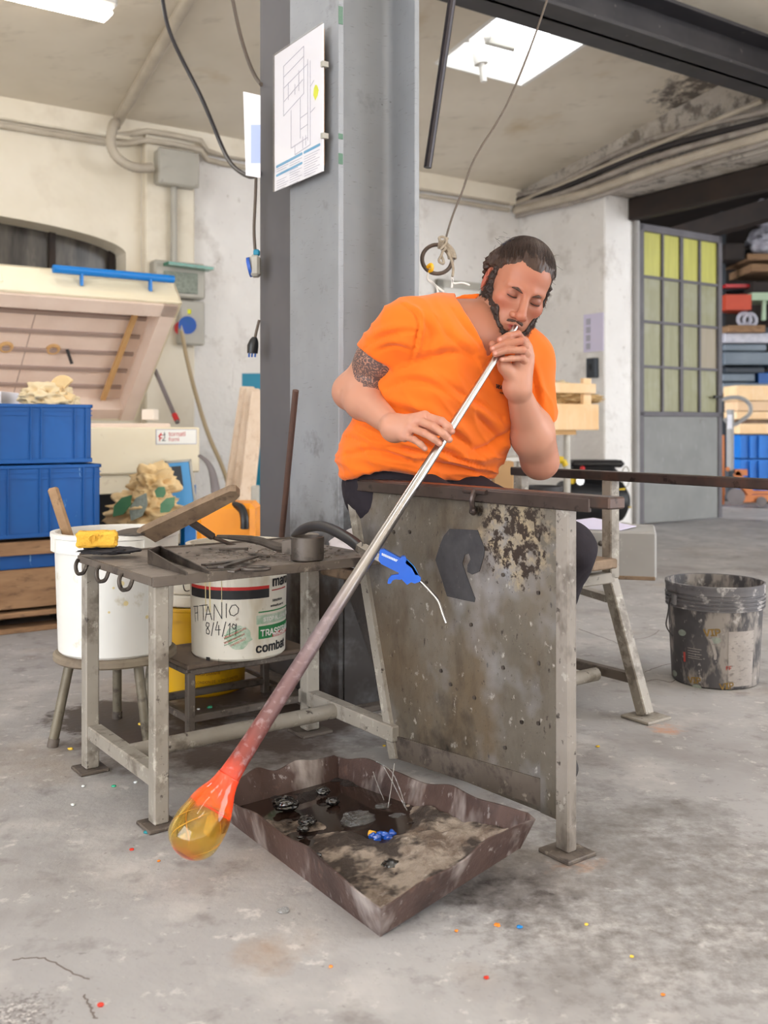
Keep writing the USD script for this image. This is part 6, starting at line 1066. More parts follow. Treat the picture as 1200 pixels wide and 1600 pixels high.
# trunk
def trunk(f, o):
    for c, e, r, k in ((W(650, 752, 2.50), .080, .112, .05), (W(655, 708, 2.475), .080, .118, .06), (W(688, 650, 2.455), .078, .116, .06), (W(708, 600, 2.435), .074, .114, .06), (W(730, 548, 2.415), .085, .096, .05)): f.cone(c - LDIR * e, c + LDIR * e, r + o, k=k)
    f.cone(SHR, (SHR + SHL) / 2 + V(0, .01, .01), .054 + o, .075 + o, k=.05); f.cone(SHL, (SHR + SHL) / 2 + V(0, .01, .01), .052 + o, .075 + o, k=.05)
    f.cone(NECK + V(-.01, .01, -.005), SHR + V(.03, .0, .012), .052 + o, .040 + o, k=.05); f.cone(NECK + V(.01, .01, -.02), SHL, .050 + o, .038 + o, k=.05)
    return f
tk = trunk(Field((-.16, 2.12, .58), (.52, 2.72, 1.18), .006), -.004); tk.cone(NECK - V(0, 0, .04), hp((0, .036, -.055)), .056, .046, k=.03)
tk.D = smax(tk.D, (.76 - np.broadcast_to(tk.ax[2], tk.D.shape)).astype(np.float32), .01); tmesh = tk.mesh()
# arms with their hands
def hand(f, wrist, mcp, fingers, thumb, rs, palm_r, k=.006):
    m = [np.asarray(p) for p in mcp]
    for i, p in enumerate(m): f.cone(wrist, p, palm_r, .0098, k=.022, flat=None)
    for a, b in zip(m[:-1], m[1:]): f.cone(a, b, .0105, .0105, k=.008)
    for ch, r in zip(fingers, rs):
        for a, b, q in zip(ch[:-1], ch[1:], range(9)): f.cone(a, b, r * (1 - .06 * q), r * (.94 - .07 * q), k=.0035)
    for a, b, (r1, r2) in zip(thumb[:-1], thumb[1:], ((.017, .0125), (.0125, .0105), (.0105, .0085))): f.cone(a, b, r1, r2, k=.010)
rh = dict(idx=[(664, 650, .018), (690, 658, -.020), (700, 666, -.0255), (706, 674, -.020)], mid=[(652, 656, .014), (678, 667, -.022), (692, 677, -.0275), (702, 687, -.021)], rin=[(641, 668, .014), (663, 677, -.018), (677, 685, -.025), (687, 693, -.022)], pin=[(632, 682, .018), (647, 687, -.006), (657, 694, -.014), (664, 701, -.014)])
rc = {k: [W(x, y, dR + o) for x, y, o in v] for k, v in rh.items()}
ar = Field((-.16, 2.05, .70), (.19, 2.50, 1.09), .0023)
ar.cone(SHR, SHR * .55 + ELR * .45, .054, .052, k=.02).cone(SHR * .55 + ELR * .45, ELR, .052, .040, k=.03); f1 = ELR * .72 + WRR * .28
ar.cone(ELR, f1, .040, .0415, k=.03).cone(f1, WRR, .0415, .0245, k=.03, flat=None); ar.ell(ELR + V(-.010, .006, -.004), (.031, .034, .031), k=.03)
hand(ar, WRR, [rc[k][0] for k in ('idx', 'mid', 'rin', 'pin')], [rc[k] for k in ('idx', 'mid', 'rin', 'pin')], [WRR * .7 + rc['idx'][0] * .3 + V(.004, .012, -.006), W(655, 664, dR + .042), W(676, 672, dR + .034), W(694, 676, dR + .024)], (.0094, .0096, .0090, .0080), .021)
arm_r = ar.mesh()
lh = dict(idx=[(818, 533, .034), (809, 522, -.004), (794, 525, -.022), (781, 531, -.017)], mid=[(823, 544, .034), (814, 533, -.018), (790, 537, -.028), (770, 545, -.020)], rin=[(825, 556, .036), (817, 547, -.022), (793, 547, -.030), (774, 553, -.022)], pin=[(823, 567, .036), (815, 559, -.008), (799, 560, -.020), (785, 562, -.014)])
lc_ = {k: [W(x, y, dL + o) for x, y, o in v] for k, v in lh.items()}
al = Field((.22, 2.16, .60), (.50, 2.62, 1.07), .0023)
al.cone(SHL, SHL * .5 + ELL * .5, .050, .049, k=.02).cone(SHL * .5 + ELL * .5, ELL, .049, .042, k=.03); f2 = ELL * .66 + WRL * .34
al.cone(ELL, f2, .041, .0495, k=.03).cone(f2, WRL, .0495, .026, k=.03); al.ell(ELL + V(.004, .008, -.012), (.034, .034, .030), k=.03)
hand(al, WRL, [lc_[k][0] for k in ('idx', 'mid', 'rin', 'pin')], [lc_[k] for k in ('idx', 'mid', 'rin', 'pin')], [W(803, 590, dL + .036), W(789, 573, dL + .018), W(779, 553, dL + .022), W(769, 538, dL + .016)], (.0094, .0096, .0092, .0082), .023)
al.cone(W(806, 592, dL + .03), W(788, 574, dL + .012), .020, .014, k=.012)
arm_l = al.mesh()
def mani(vf): return manifold3d.Manifold(manifold3d.Mesh(np.asarray(vf[0], np.float32), np.asarray(vf[1], np.uint32)))
try:
    parts = [mani(q) for q in (headm, tmesh, arm_r, arm_l)]; bodym = parts[0]
    for q in parts[1:]: bodym = bodym + q
    if any(q.status() != manifold3d.Error.NoError for q in parts) or bodym.num_tri() < 1000: raise ValueError('not closed')
    bv, bf = as_vf(bodym)
except Exception as e:
    print('body union failed', e); m = MB(); [m.add(q) for q in (headm, tmesh, arm_r, arm_l)]; k = m.mesh(); bv, bf = np.array(k.vertices), np.array(k.faces)
# skin tones: redder face and knuckles, lips, nails, the inked upper arm
base, pale, red, lip, ink, nailc = (np.array(lin(c)) for c in ((168, 110, 86), (196, 144, 121), (160, 78, 62), (142, 62, 56), (66, 60, 64), (238, 182, 168)))
tint = np.tile(base, (len(bv), 1)); L_ = hl(bv)
def mixin(w, c): tint[:] = tint * (1 - w[:, None]) + np.asarray(c) * w[:, None]
ball = lambda P, c, r, s: np.clip((r + s - np.linalg.norm(P - np.asarray(c, float), axis=1)) / s, 0, 1)
near = lambda c: np.linalg.norm(bv - c, axis=1); arms = np.clip(np.maximum.reduce([(.30 - near(ELR)) / .05, (.24 - near(ELL)) / .05, (.17 - near(WRR)) / .03, (.125 - near(WRL)) / .02]), 0, 1) * np.clip((np.linalg.norm(hl(bv) - V(0, 0, .02), axis=1) - .118) / .02, 0, 1)
mixin(arms * .75, pale)
for c, r, s, w in (((-.043, -.075, -.026), .004, .030, .5), ((.043, -.075, -.026), .004, .030, .5), ((0, -.116, -.040), .004, .018, .6), ((-.085, .012, -.004), .02, .02, .85), ((0, -.09, .05), .0, .06, .25)): mixin(ball(L_, c, r, s) * w, red)
mixin(ball(L_, (0, -.085, -.085), .018, .03) * .30, np.array(lin((120, 84, 66)))); mixin(ball(L_, (-.05, -.045, -.075), .01, .03) * .3, np.array(lin((120, 84, 66))))
mixin(np.clip(1 - np.abs(np.linalg.norm((L_ - V(0, -.100, -.0742)) / V(.019, .014, .0105), axis=1)), 0, .35) / .35, lip)
for s in (-1, 1): mixin(ball(L_, (s * .032, -.088, .002), .008, .014) * .55, np.array(lin((112, 64, 54))))
for ch, d in ((rc, dR), (lc_, dL)):
    for k_ in ch: tip = ch[k_][3] + V(0, -.006, .001); mixin(ball(bv, tip, .0030, .002) * .5, nailc); mixin(ball(bv, ch[k_][1], .006, .010) * .28, red); mixin(ball(bv, ch[k_][0] - V(0, .008, 0), .004, .012) * .2, red); mixin(ball(bv, ch[k_][3], .004, .010) * .25, red)
mixin(ball(bv, ELR, .025, .03) * .3, red); mixin(ball(bv, ELL, .03, .05) * .3, red)
ua = ELR - SHR; tt = ((bv - SHR) @ ua) / (ua @ ua); dist = np.linalg.norm(bv - SHR - np.clip(tt, 0, 1)[:, None] * ua, axis=1)
edge_ = 0.74 + .13 * (meshkit.fbm(bv * 30, 2, 3) - .5) + .35 * np.clip((bv[:, 0] - (SHR[0] + tt * ua[0])) * 4, -.3, .3)
inside = (dist < .075) & (tt > .1) & (tt < edge_)
pat = np.abs(np.sin(60 * (meshkit.fbm(bv * 22, 3, 11)))) ; pat = np.clip((pat - .22) / .25, 0, 1) * .85 + .1
mixin(inside * pat * .92, ink)
obj('body', (bv, bf), 'skin', man, tint=np.clip(tint, 0, 1))
# eyelashes, brows, moustache
for s in (-1, 1):
    obj('eyelash', sweep([hp((s * (.0315 + .0150 * math.sin(a)), -.0765 - .0140 * math.cos(a) - .0006, -.0050 - .0012 * math.cos(a * 1.5))) for a in np.linspace(-1.15, 1.15, 15)], .0011, 6), 'lash', man)
    f = Field((-.06, -.12, -.0), (.06, -.05, .05), .0016); f.cone((s * .013, -.0945, .0120), (s * .030, -.0915, .0175), .0018, .0032, k=.004).cone((s * .030, -.0915, .0175), (s * .050, -.0715, .0135), .0032, .0016, k=.004); v, q = f.mesh(); obj('eyebrow', (hp(v), q), 'brow_hair', man, smooth=True)
f = Field((-.05, -.13, -.09), (.05, -.07, -.04), .0016)
for s in (-1, 1): f.cone((s * .003, -.1005, -.0590), (s * .018, -.0965, -.0630), .0034, .0036, k=.004).cone((s * .018, -.0965, -.0630), (s * .029, -.085, -.0740), .0034, .0020, k=.004)
v, q = f.mesh(); v += vnormals(v, q) * (meshkit.noise(v * 600, 2) - .5)[:, None] * .002; obj('moustache', (hp(v), q), 'brow_hair', man, smooth=True)
# beard along the jaw
bd = face_field(.0060, True)
for s in (-1, 1): bd.cone((s * .0745, -.012, .040), (s * .0700, -.010, -.030), .0085, .0125, k=.012)
P = np.stack(np.meshgrid(*bd.ax, indexing='ij'), -1)
cheek = np.sqrt((P[..., 0] / .054) ** 2 + ((P[..., 1] + .112) / .072) ** 2 + ((P[..., 2] + .038) / .055) ** 2) - 1
up = P[..., 2] - .040; back = P[..., 1] - (.016 - .35 * np.clip(P[..., 2] + .06, -1, 0)); front = -(P[..., 1] + .012) - 1.15 * (-P[..., 2] + .002)
bd.D = smax(smax(smax(bd.D, (-cheek * .045).astype(np.float32), .006), up.astype(np.float32), .006), back.astype(np.float32), .006)
v, q = bd.mesh(); nrm = vnormals(v, q); v = v + nrm * ((meshkit.noise(v * 330, 4) - .5) * .004 + (meshkit.noise(v * 120, 6) - .5) * .005)[:, None]
beard_ = obj('beard', (hp(v), q), 'beard_hair', man, smooth=True)
rs_ = np.random.RandomState(5); ok_ = np.where(((np.abs(v[:, 0]) > .044) & (v[:, 2] < .03) & ((v[:, 1] > -.032) | (v[:, 2] < -.055))) | (v[:, 2] < -.088))[0]; sel = rs_.choice(ok_, 4200); st_ = []
for i in sel:
    p = v[i]; d = nrm[i] * .6 + V(0, -.25, -.75) + rs_.randn(3) * .35; d /= np.linalg.norm(d); L = rs_.uniform(.005, .011); st_.append(np.array([p - nrm[i] * .001, p + d * L * .5, p + d * L + V(0, 0, -.001)]))
curves('beard_strands', [hp(x) for x in st_], .0005, 'beard_hair', beard_, 'stuff')
# hair pulled back
hr = Field((-.11, -.13, -.08), (.11, .18, .16), .0022)
hr.ell((0, .016, .032), (.0825, .1055, .0975), k=.02).ell((0, .050, .020), (.080, .075, .080), k=.03).ell((0, .118, .045), (.036, .034, .034), k=.02)
P = np.stack(np.meshgrid(*hr.ax, indexing='ij'), -1)
line = -(P[..., 1] + .080 - 5.5 * P[..., 0] ** 2) * .80 - (P[..., 2] - .060 - 1.0 * np.abs(P[..., 0]) ** 2 * 4) * .60
side = -(P[..., 2] - .012 + .28 * np.clip(P[..., 1] - .02, -1, .1) * 1.4) + np.where(P[..., 1] < .002, 0.0, 0.0)
cut = np.minimum(line, 9); sideburn = np.where((P[..., 1] < -.004) & (P[..., 1] > -.040), -P[..., 2] - .012, np.where(P[..., 1] >= -.004, -(P[..., 2] - .026 + 1.1 * np.clip(P[..., 1] - .04, 0, .2)), -.05))
hr.D = smax(smax(hr.D, line.astype(np.float32), .010), np.where(P[..., 1] > -.040, sideburn, -.05).astype(np.float32), .012)
v, q = hr.mesh(); nrm = vnormals(v, q)
groove = meshkit.noise(np.stack([v[:, 0] * 420, v[:, 1] * 22 + v[:, 2] * 18, v[:, 2] * 60], 1), 8) - .5
wob = meshkit.fbm(np.stack([v[:, 0] * 90, v[:, 1] * 30, v[:, 2] * 30], 1), 3, 2) - .5
curl = np.clip((v[:, 1] - .0) * 18, 0, 1) * np.clip((.075 - v[:, 2]) * 18, 0, 1) * (meshkit.noise(v * 130, 3) - .4) * .010
fw = np.clip((v[:, 1] + .085) * 22, .12, 1); v = v + nrm * (groove * .0042 * fw + wob * .012 * fw + curl * 1.3)[:, None]
hair_ = obj('hair', (hp(v), q), 'hair', man, smooth=True)
rs_ = np.random.RandomState(9); st_ = []
for i in range(1500):
    x = rs_.uniform(-.079, .079); a0 = rs_.uniform(.0, .55); pts = []
    for a in np.linspace(a0, a0 + rs_.uniform(.5, 1.2), 7):
        sx = math.sqrt(max(1 - (x / .084) ** 2, .05)); ang = 2.55 - a * 1.05; r1, r2 = .1022 * sx + .0008, .1002 * sx + .0008
        pts.append(V(x + .004 * math.sin(a * 5 + i), .018 - r1 * math.cos(PI - ang) * -1 if False else .018 + r1 * math.cos(ang), .034 + r2 * math.sin(ang)))
    st_.append(np.array(pts))
for i in range(60):
    a = rs_.uniform(0, 2 * PI); p = V(.080 * math.cos(a), .03 + .09 * math.sin(a), .035 + rs_.uniform(-.03, .08)); d = V(math.cos(a), math.sin(a) * .7, rs_.uniform(-.8, .6)) * .012
    st_.append(np.array([p * .98, p + d * .5, p + d + rs_.randn(3) * .005]))
curves('hair_strands', [hp(x) for x in st_], .00055, 'hair_strand', hair_, 'stuff')
obj('hair_band', sweep([hp((.0845 * math.sin(a), .040 - .012 * math.cos(a), .034 + .0985 * math.cos(a))) for a in np.linspace(-1.0, 1.0, 30)], .0030, 8), 'hair_band', hair_)
# ------------------------------------------------------------------ shirt
shf = trunk(Field((-.18, 2.10, .60), (.56, 2.74, 1.16), .0046), .009)
slv = Field((-.18, 2.10, .60), (.56, 2.74, 1.16), .0046); slv.cone(SHR, SHR * .40 + ELR * .60, .063, .067, k=.03); shf.cone(SHL, SHL * .42 + ELL * .58, .059, .060, k=.03)
P = np.stack(np.meshgrid(*shf.ax, indexing='ij'), -1)
uaR = (ELR - SHR) / np.linalg.norm(ELR - SHR); uaL = (ELL - SHL) / np.linalg.norm(ELL - SHL)
def cut_half(mask_c, n, lim, reach):
    d = ((P - mask_c) @ n) - lim; near = np.linalg.norm(P - (mask_c + n * lim), axis=-1) < reach; near &= (d > -.03)
    shf.D[...] = np.where(near, smax(shf.D, d.astype(np.float32), .004), shf.D)
hn = V(-.42, .22, -.88); hn /= np.linalg.norm(hn)
slv.D = smax(slv.D, ((P - W(600, 561, 2.34)) @ hn).astype(np.float32), .004); slv.cone(SHR * .40 + ELR * .60, ELR, .058, .056, k=.003, op='cut'); shf.D = smin(shf.D, slv.D, .022)
cut_half(SHL, uaL, .165, .098)
hem = .668 + .030 * np.exp(-((P[..., 0] - .01) / .09) ** 2) - .02 * np.clip(P[..., 0] - .10, 0, 1) - P[..., 2]
shf.D = smax(shf.D, hem.astype(np.float32), .004)
shf.cone(NECK + V(0, .0, -.02), hp((0, .034, -.06)), .062, .060, k=.006, op='cut')
vb = W(763, 557, 2.30); vl, vr = W(714, 470, 2.36), W(812, 500, 2.36)
vp = Polygon([(vb[0], vb[2]), (vl[0] - .004, vl[2] + .004), (vl[0], vl[2] + .06), (vr[0], vr[2] + .06), (vr[0], vr[2])])
m2 = (P[..., 1] < NECK[1] + .01)
import shapely
XZ = np.stack(np.meshgrid(shf.ax[0], shf.ax[2], indexing='ij'), -1); pt = shapely.points(XZ[..., 0], XZ[..., 1]); sd = np.where(shapely.contains(vp, pt), -shapely.distance(vp.exterior, pt), shapely.distance(vp.exterior, pt))
shf.D = np.where(m2, smax(shf.D, -np.repeat(sd[:, None, :], shf.n[1], 1).astype(np.float32), .004), shf.D)
# hollow the sleeves and the hem a little

v, q = shf.mesh(); nrm = vnormals(v, q)
d1 = V(.55, -.1, -.83); d1 /= np.linalg.norm(d1); d2 = np.cross(d1, V(0, -1, 0)); d2 /= np.linalg.norm(d2); al_, ac_ = v @ d1, v @ d2
soft = (meshkit.fbm(v * 9, 2, 21) - .5) * .010
st = np.stack([al_ * 7, ac_ * 26, (v @ np.cross(d1, d2)) * 9], 1); ridge = (1 - np.abs(2 * meshkit.noise(st, 12) - 1)) ** 3
hemw = np.exp(-((v[:, 2] - .705) / .05) ** 2); sth = np.stack([v[:, 0] * 7, v[:, 1] * 7, (v[:, 2] + .22 * (v[:, 0] - .1)) * 46], 1); rid2 = (1 - np.abs(2 * meshkit.noise(sth, 5) - 1)) ** 2
px_, py_ = 600 + F * v[:, 0] / v[:, 1], HY + F * (H - v[:, 2]) / v[:, 1]
crease = np.zeros(len(v)); fr_ = np.clip(-(nrm @ V(0, 1, 0)) * 2.5 + .2, 0, 1)
CR_ = [([(400, 385), (455, 430), (462, 500), (448, 570), (430, 640)], .006, 5), ([(440, 650), (560, 612), (650, 602), (735, 640)], .006, 14), ([(310, 770), (430, 735), (560, 770), (640, 830)], .006, 14), ([(200, 930), (300, 955), (430, 1005), (600, 1075), (780, 1150)], .008, 11), ([(150, 1005), (250, 1035), (400, 1055), (560, 1095)], .007, 9),
    ([(135, 1080), (240, 1060), (360, 1085), (470, 1125)], .006, 8), ([(905, 950), (850, 1005), (770, 1050), (690, 1075)], .008, 12), ([(850, 900), (760, 850), (650, 790), (560, 720)], .006, 13), ([(700, 860), (790, 950), (840, 1010)], .006, 10), ([(470, 440), (530, 520), (520, 600)], .005, 12), ([(240, 560), (330, 515), (425, 500)], .005, 9), ([(260, 600), (340, 570), (430, 590)], .004, 8),
    ([(985, 640), (1010, 750), (1030, 870)], .005, 8), ([(330, 850), (470, 900), (620, 980), (730, 1060)], .007, 12), ([(640, 420), (700, 500), (760, 580)], .004, 10), ([(560, 470), (640, 560), (720, 610)], .005, 12), ([(180, 960), (260, 1000), (380, 1030)], .005, 7), ([(420, 1100), (560, 1120), (700, 1150), (780, 1180)], .006, 8)]
for pts, A, w_ in CR_:
    L_s = spline([(x / 3 + 500, y / 3 + 350, 0) for x, y in pts], 40)[:, :2]; dd = np.hypot(px_[:, None] - L_s[None, :, 0], py_[:, None] - L_s[None, :, 1]); k = dd.argmin(1); dm = dd.min(1)
    tg = np.gradient(L_s, axis=0)[k]; side = np.sign((px_ - L_s[k, 0]) * tg[:, 1] - (py_ - L_s[k, 1]) * tg[:, 0]); end = np.sin(PI * np.clip(k / 39, .06, .94)) ** .6
    crease += 1.5 * A * end * (-.8 * np.exp(-(dm / (w_ * .45)) ** 2) + .9 * np.exp(-((dm - w_ * .9) / (w_ * .8)) ** 2) * (.55 + .45 * side))
v = v + nrm * (soft + ridge * .0055 + rid2 * hemw * .010 + crease * fr_ - .003)[:, None]
shirt_ = obj('t_shirt', (v, q), 'shirt_orange', man, smooth=True)
# sleeve seam, hems and chest print
obj('sleeve_hem', sweep([SHR + uaR * .108 + .066 * (math.cos(a) * np.cross(uaR, V(0, 0, 1)) + math.sin(a) * np.cross(uaR, np.cross(uaR, V(0, 0, 1)))) for a in np.linspace(0, 2 * PI, 5)], .001, 4), 'shirt_orange', man) if False else None
from scipy.spatial import cKDTree
tree = cKDTree(v)
def on_shirt(mesh2d, px, py, d, h_axis, lift=.0012):
    """Prints flat lettering on the shirt: laid out on a plane before the chest, then moved onto the cloth."""
    a, f = as_vf(mesh2d); o = W(px, py, d); z_ = np.cross(h_axis, V(0, 0, 1)); upv = np.cross(z_, h_axis) * -1; upv = upv if upv[2] > 0 else -upv
    p = o + a[:, :1] * h_axis + a[:, 1:2] * upv; out = []
    for x in p:
        s = np.arange(-.09, .09, .002); line_ = x + np.outer(s, V(-.12, 1, 0)); dd, ii = tree.query(line_); k = np.argmin(dd + np.where(s < 0, 0, 0)); out.append(line_[k])
    out = np.array(out); n_ = np.tile(V(.12, -.99, 0), (len(out), 1)); return out + n_ * (lift + a[:, 2:3] * .3), f
ha = V(.86, .48, -.17); ha /= np.linalg.norm(ha)
obj('chest_print', on_shirt(text('WAVE MURANO', .0095, True), 775, 606, 2.34, ha), 'black_print', shirt_)
obj('chest_print', on_shirt(text('GLASS', .004, True), 783, 614, 2.34, ha), 'black_print', shirt_)
obj('chest_emblem', on_shirt(prism(unary_union([Polygon([(x, 0), (x + .0045, 0), (x + .0045, h_), (x, h_)]) for x, h_ in ((0, .010), (.006, .014), (.012, .017), (.018, .013))]), .0005), 791, 600, 2.34, ha), 'black_print', shirt_)
obj('neck_button', MB().ball(W(759, 560, 2.315), (.003, .003, .003)), 'black_print', shirt_)
# ------------------------------------------------------------------ trousers and shoes
FW = V(.59, -.807, 0)
HC = W(642, 772, 2.50); HR_, HL_ = HC - LDIR * .08, HC + LDIR * .085 + V(0, 0, .02); KR, KL = V(.262, 2.10, .545), W(884, 858, 2.20)
AR, AL_ = V(.13, 2.37, .09), KL + V(-.10, .13, -.44)
tf = Field((-.16, 1.95, .0), (.56, 2.76, .80), .0062)
tf.cone(HR_, HL_, .104, k=.05); tf.cone(W(650, 752, 2.50) - LDIR * .075, W(650, 752, 2.50) + LDIR * .075, .106, k=.05); tf.cone(HR_ + V(.02, -.02, -.005), KR, .088, .062, k=.05); tf.cone(HL_ + V(0, -.02, -.005), KL, .088, .062, k=.05)
tf.cone(KR, AR, .060, .046, k=.03); tf.cone(KL, AL_, .060, .046, k=.03)
P = np.stack(np.meshgrid(*tf.ax, indexing='ij'), -1); tf.D = smax(tf.D, (P[..., 2] - .765).astype(np.float32), .01); tf.D = smax(tf.D, (.07 - P[..., 2]).astype(np.float32), .004)
tf.D = smax(tf.D, (.532 - P[..., 2] + 10 * np.clip(-(P @ V(BEN[0, 0], BEN[1, 0], 0) * 0 + (P - HC) @ -FW + .12), 0, 9)).astype(np.float32), .02) if False else tf.D
v, q = tf.mesh(); nrm = vnormals(v, q); v = v + nrm * ((meshkit.fbm(v * 16, 3, 31) - .5) * .014)[:, None]
obj('trousers', (v, q), 'trousers', man, smooth=True)
for A in (AR, AL_):
    f = Field(A + V(-.2, -.24, -.10), A + V(.2, .12, .06), .006); c = V(A[0], A[1], .05); f.cone(c + FW * -.03, c + FW * .04, .046, .046, k=.03).cone(c + FW * .03 + V(0, 0, -.01), c + FW * .16 + V(0, 0, -.016), .042, .034, k=.03); f.cone(c, A + V(0, 0, .04), .045, .048, k=.03)
    Pz = np.stack(np.meshgrid(*f.ax, indexing='ij'), -1)[..., 2]; f.D = smax(f.D, (.004 - Pz).astype(np.float32), .006); v, q = f.mesh(); obj('shoe', (v, q), 'shoe', man, smooth=True)
# ------------------------------------------------------------------ blow pipe with the hot glass on its end
PD = (PN - PA) / np.linalg.norm(PN - PA); PLn = np.linalg.norm(PN - PA)
bp = thing('blowpipe', 'long steel blowpipe held at the lips, dull and tarnished towards the hot end', 'blowpipe', PN, 0)
pk = lambda k: PA + PD * PLn * k
n = {'g': ('geometry', {}), 'd': ('vector_math', {'math_type': 'subtract', 'vector2': tuple(PA)}), 'dot': ('vector_math', {'math_type': 'dot_product', 'vector2': tuple(PD / PLn)}), 'nz': ('noise_texture', {'scale': 22, 'detail': 5}), 'nm': ('map_range', {'to_min': -0.04, 'to_max': 0.04}), 'ad': ('math', {'math_type': 'add'}),
     'fl': ('noise_texture', {'scale': 70, 'detail': 5}), 'fk': ('map_range', {'from_min': .54, 'from_max': .66, 'to_max': .32, 'clamp': True}), 'fm': ('math', {'math_type': 'multiply'}), 'mx': ('mix_color', {'b': lin((186, 168, 172))}),
     'col': ('rgb_ramp', {'ramp': [(0, lin((200, 197, 195))), (.60, lin((192, 188, 186))), (.68, lin((150, 138, 142))), (.80, lin((128, 106, 108))), (.90, lin((116, 80, 78))), (.96, lin((130, 62, 54))), (1, lin((196, 74, 52)))]}),
     'mt': ('rgb_ramp', {'ramp': [(0, (1, 1, 1)), (.60, (1, 1, 1)), (.72, (.6, .6, .6)), (.9, (.3, .3, .3)), (1, (.1, .1, .1))]}), 'ro': ('rgb_ramp', {'ramp': [(0, (.26, .26, .26)), (.6, (.28, .28, .28)), (.72, (.46, .46, .46)), (1, (.5, .5, .5))]}),
     'sp': ('rgb_ramp', {'ramp': [(0, (0, 0, 0)), (.6, (0, 0, 0)), (.7, (1, 1, 1)), (1, (1, 1, 1))]}), 'em': ('rgb_ramp', {'ramp': [(0, (0, 0, 0)), (.90, (0, 0, 0)), (.96, (.06, .06, .06)), (1, (.35, .35, .35))]}), 'p': ('principled_bsdf', {'emission_color': lin((240, 60, 24))})}
MATS['pipe_gradient'] = usdkit.material(stage, '/World/Looks/pipe_gradient', n, [('g.position', 'd.vector1'), ('d.vector', 'dot.vector1'), ('g.position', 'nz.vector'), ('nz.fac', 'nm.value'), ('dot.value', 'ad.value1'), ('nm.result', 'ad.value2')] + [('ad.value', q_ + '.fac') for q_ in ('col', 'mt', 'ro', 'sp', 'em')]
    + [('g.position', 'fl.vector'), ('fl.fac', 'fk.value'), ('fk.result', 'fm.value1'), ('sp.color', 'fm.value2'), ('fm.value', 'mx.fac'), ('col.color', 'mx.a'), ('mx.result', 'p.base_color'), ('mt.color', 'p.metallic'), ('ro.color', 'p.roughness'), ('em.color', 'p.emission_strength')], surface='p.BSDF')
obj('tube', sweep([pk(k) for k in (-.004, 0, .02, .3, .55, .66, .72)], [.0062, .0072, .0078, .0098, .0118, .0132, .0140], 20), 'pipe_gradient', bp)
obj('hot_end', sweep([pk(k) for k in (.72, .8, .9, .93, .965, 1.0)], [.0140, .0150, .0162, .0168, .0180, .0208], 20), 'pipe_gradient', bp, label='tarnished end reddened by heat')
gt = W(288, 1333, 1.70); GD_ = (gt - PN) / np.linalg.norm(gt - PN); GL = np.linalg.norm(gt - PN) + .008
gl = thing('glass_gather', 'glowing orange and amber glass bubble on the end of the blowpipe', 'glass', gt, 0)
GM_ = frame3(PN - GD_ * .012, np.cross(GD_, V(0, 1, 0)), np.cross(GD_, np.cross(GD_, V(0, 1, 0)))); GM_[:3, 2] = GD_; x_ = np.cross(V(0, 1, 0), GD_); x_ /= np.linalg.norm(x_); GM_[:3, 0] = x_; GM_[:3, 1] = np.cross(GD_, x_)
gr = lambda s: np.interp(s, [0, .06, .14, .24, .34, .46, .58, .70, .80, .88, .94, .98, 1.0], [.0215, .0225, .0255, .0325, .0385, .0435, .0465, .0475, .0455, .0395, .029, .016, .0])
GLn = GL + .012
def gpro(s0, s1, n, k=1.0, sh=0): return [(gr(s) * k + sh, s * GLn) for s in np.linspace(s0, s1, n)]
from scipy.interpolate import PchipInterpolator
_s = np.array([0, .06, .14, .24, .34, .46, .58, .70, .80, .88, .94, .98, 1.0]); gr = PchipInterpolator(_s, gr(_s))
def wobble(m, seed, amt=.0016):
    v = np.array(m.vertices); r = v.copy(); r[:, :2] *= (1 + amt / .04 * (meshkit.fbm(v * 28, 2, seed) - .5) * 2)[:, None]; return tr(GM_, r), m.faces
AX = PN - GD_ * .012
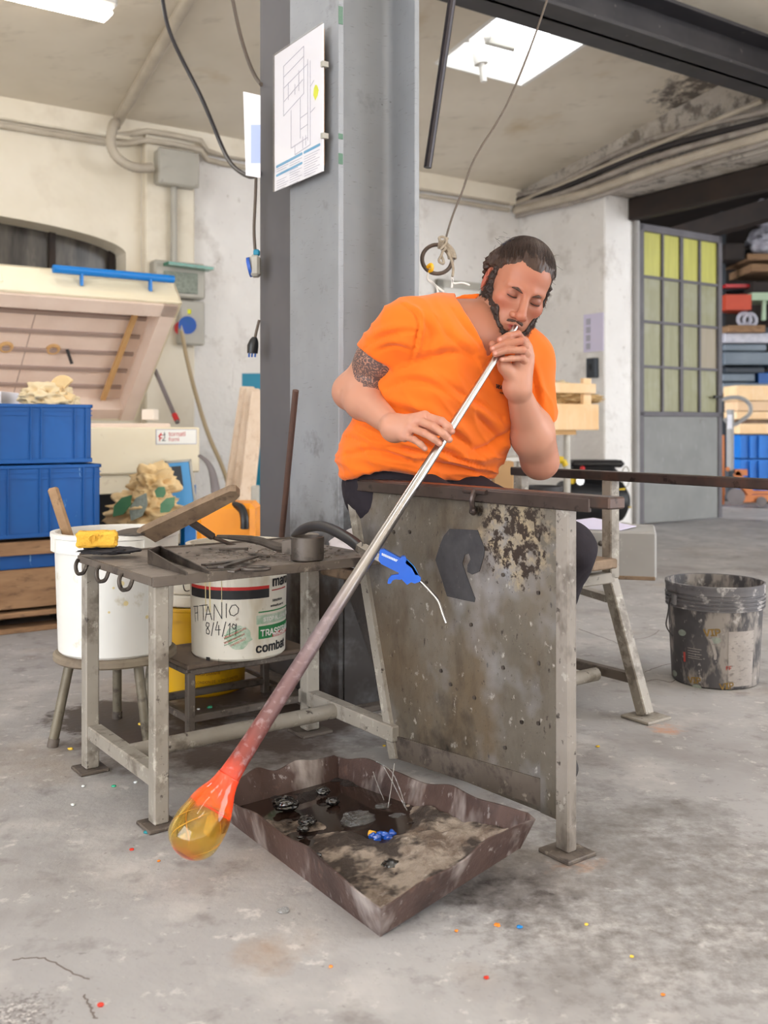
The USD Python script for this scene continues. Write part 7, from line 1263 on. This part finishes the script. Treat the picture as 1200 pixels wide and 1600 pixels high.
def gather_mat(name, glass):
    n = {'g': ('geometry', {}), 'd': ('vector_math', {'math_type': 'subtract', 'vector2': tuple(AX)}), 'dot': ('vector_math', {'math_type': 'dot_product', 'vector2': tuple(GD_ / GLn)}),
         'nz': ('noise_texture', {'scale': 38, 'detail': 3}), 'nm': ('map_range', {'to_min': -0.16, 'to_max': 0.16}), 'ad': ('math', {'math_type': 'add'}),
         'col': ('rgb_ramp', {'ramp': [(0, lin((214, 74, 54))), (.22, lin((232, 70, 40))), (.36, lin((246, 110, 40))), (.5, lin((255, 226, 120))), (.85, lin((255, 232, 140))), (1, lin((250, 170, 70)))]}),
         'em': ('rgb_ramp', {'ramp': [(0, (.40, .40, .40)), (.15, (.55, .55, .55)), (.30, (.38, .38, .38)), (.42, (.05, .05, .05)), (.6, (0, 0, 0)), (.92, (0, 0, 0)), (1, (.12, .12, .12))]}),
         'tr': ('rgb_ramp', {'ramp': [(0, (0, 0, 0)), (.24, (.05, .05, .05)), (.42, (.95, .95, .95)), (1, (.95, .95, .95))]}), 'p': ('principled_bsdf', {'roughness': .02, 'ior': 1.35, 'emission_color': lin((255, 72, 24)), 'specular_ior_level': .6, 'coat_weight': .5})}
    MATS[name] = usdkit.material(stage, '/World/Looks/' + name, n, [('g.position', 'd.vector1'), ('d.vector', 'dot.vector1'), ('g.position', 'nz.vector'), ('nz.fac', 'nm.value'), ('dot.value', 'ad.value1'), ('nm.result', 'ad.value2'), ('ad.value', 'col.fac'), ('ad.value', 'em.fac'), ('ad.value', 'tr.fac'),
        ('col.color', 'p.base_color'), ('em.color', 'p.emission_strength'), ('tr.color', 'p.transmission_weight')], surface='p.BSDF')
gather_mat('hot_amber_glass', 1)
obj('bubble', wobble(lathe([(0, 0)] + gpro(0, 1.0, 60), 48), 3, .002), 'hot_amber_glass', gl, smooth=True, label='orange neck running into a clear amber bubble')
inn = [(max(gr(s) - .0055, 0.0), s * GLn) for s in np.linspace(.40, .95, 30)]
obj('bubble_inside', (lambda v, f: (v, f[:, ::-1]))(*wobble(lathe([(0, .40 * GLn)] + inn + [(0, .955 * GLn)], 40), 3, .002)), 'amber_glass', gl, smooth=True)
m = MB(); rn = random.Random(6)
for i in range(4):
    a0, tw = rn.uniform(0, 6.28), rn.uniform(.8, 2.2); pts = []
    for s in np.linspace(.40 + .05 * rn.random(), .90, 18): r = max(gr(s) - .004, .002); a = a0 + tw * (s - .4) * 2; pts.append(tr(GM_, (r * math.cos(a), r * math.sin(a), s * GLn)))
    m.tube(pts, (.0006 + .0008 * rn.random()) * np.sin(np.linspace(.1, 3.04, 18)), 6)
obj('amber_streaks', m, 'amber_streak', gl, smooth=True, kind='stuff')
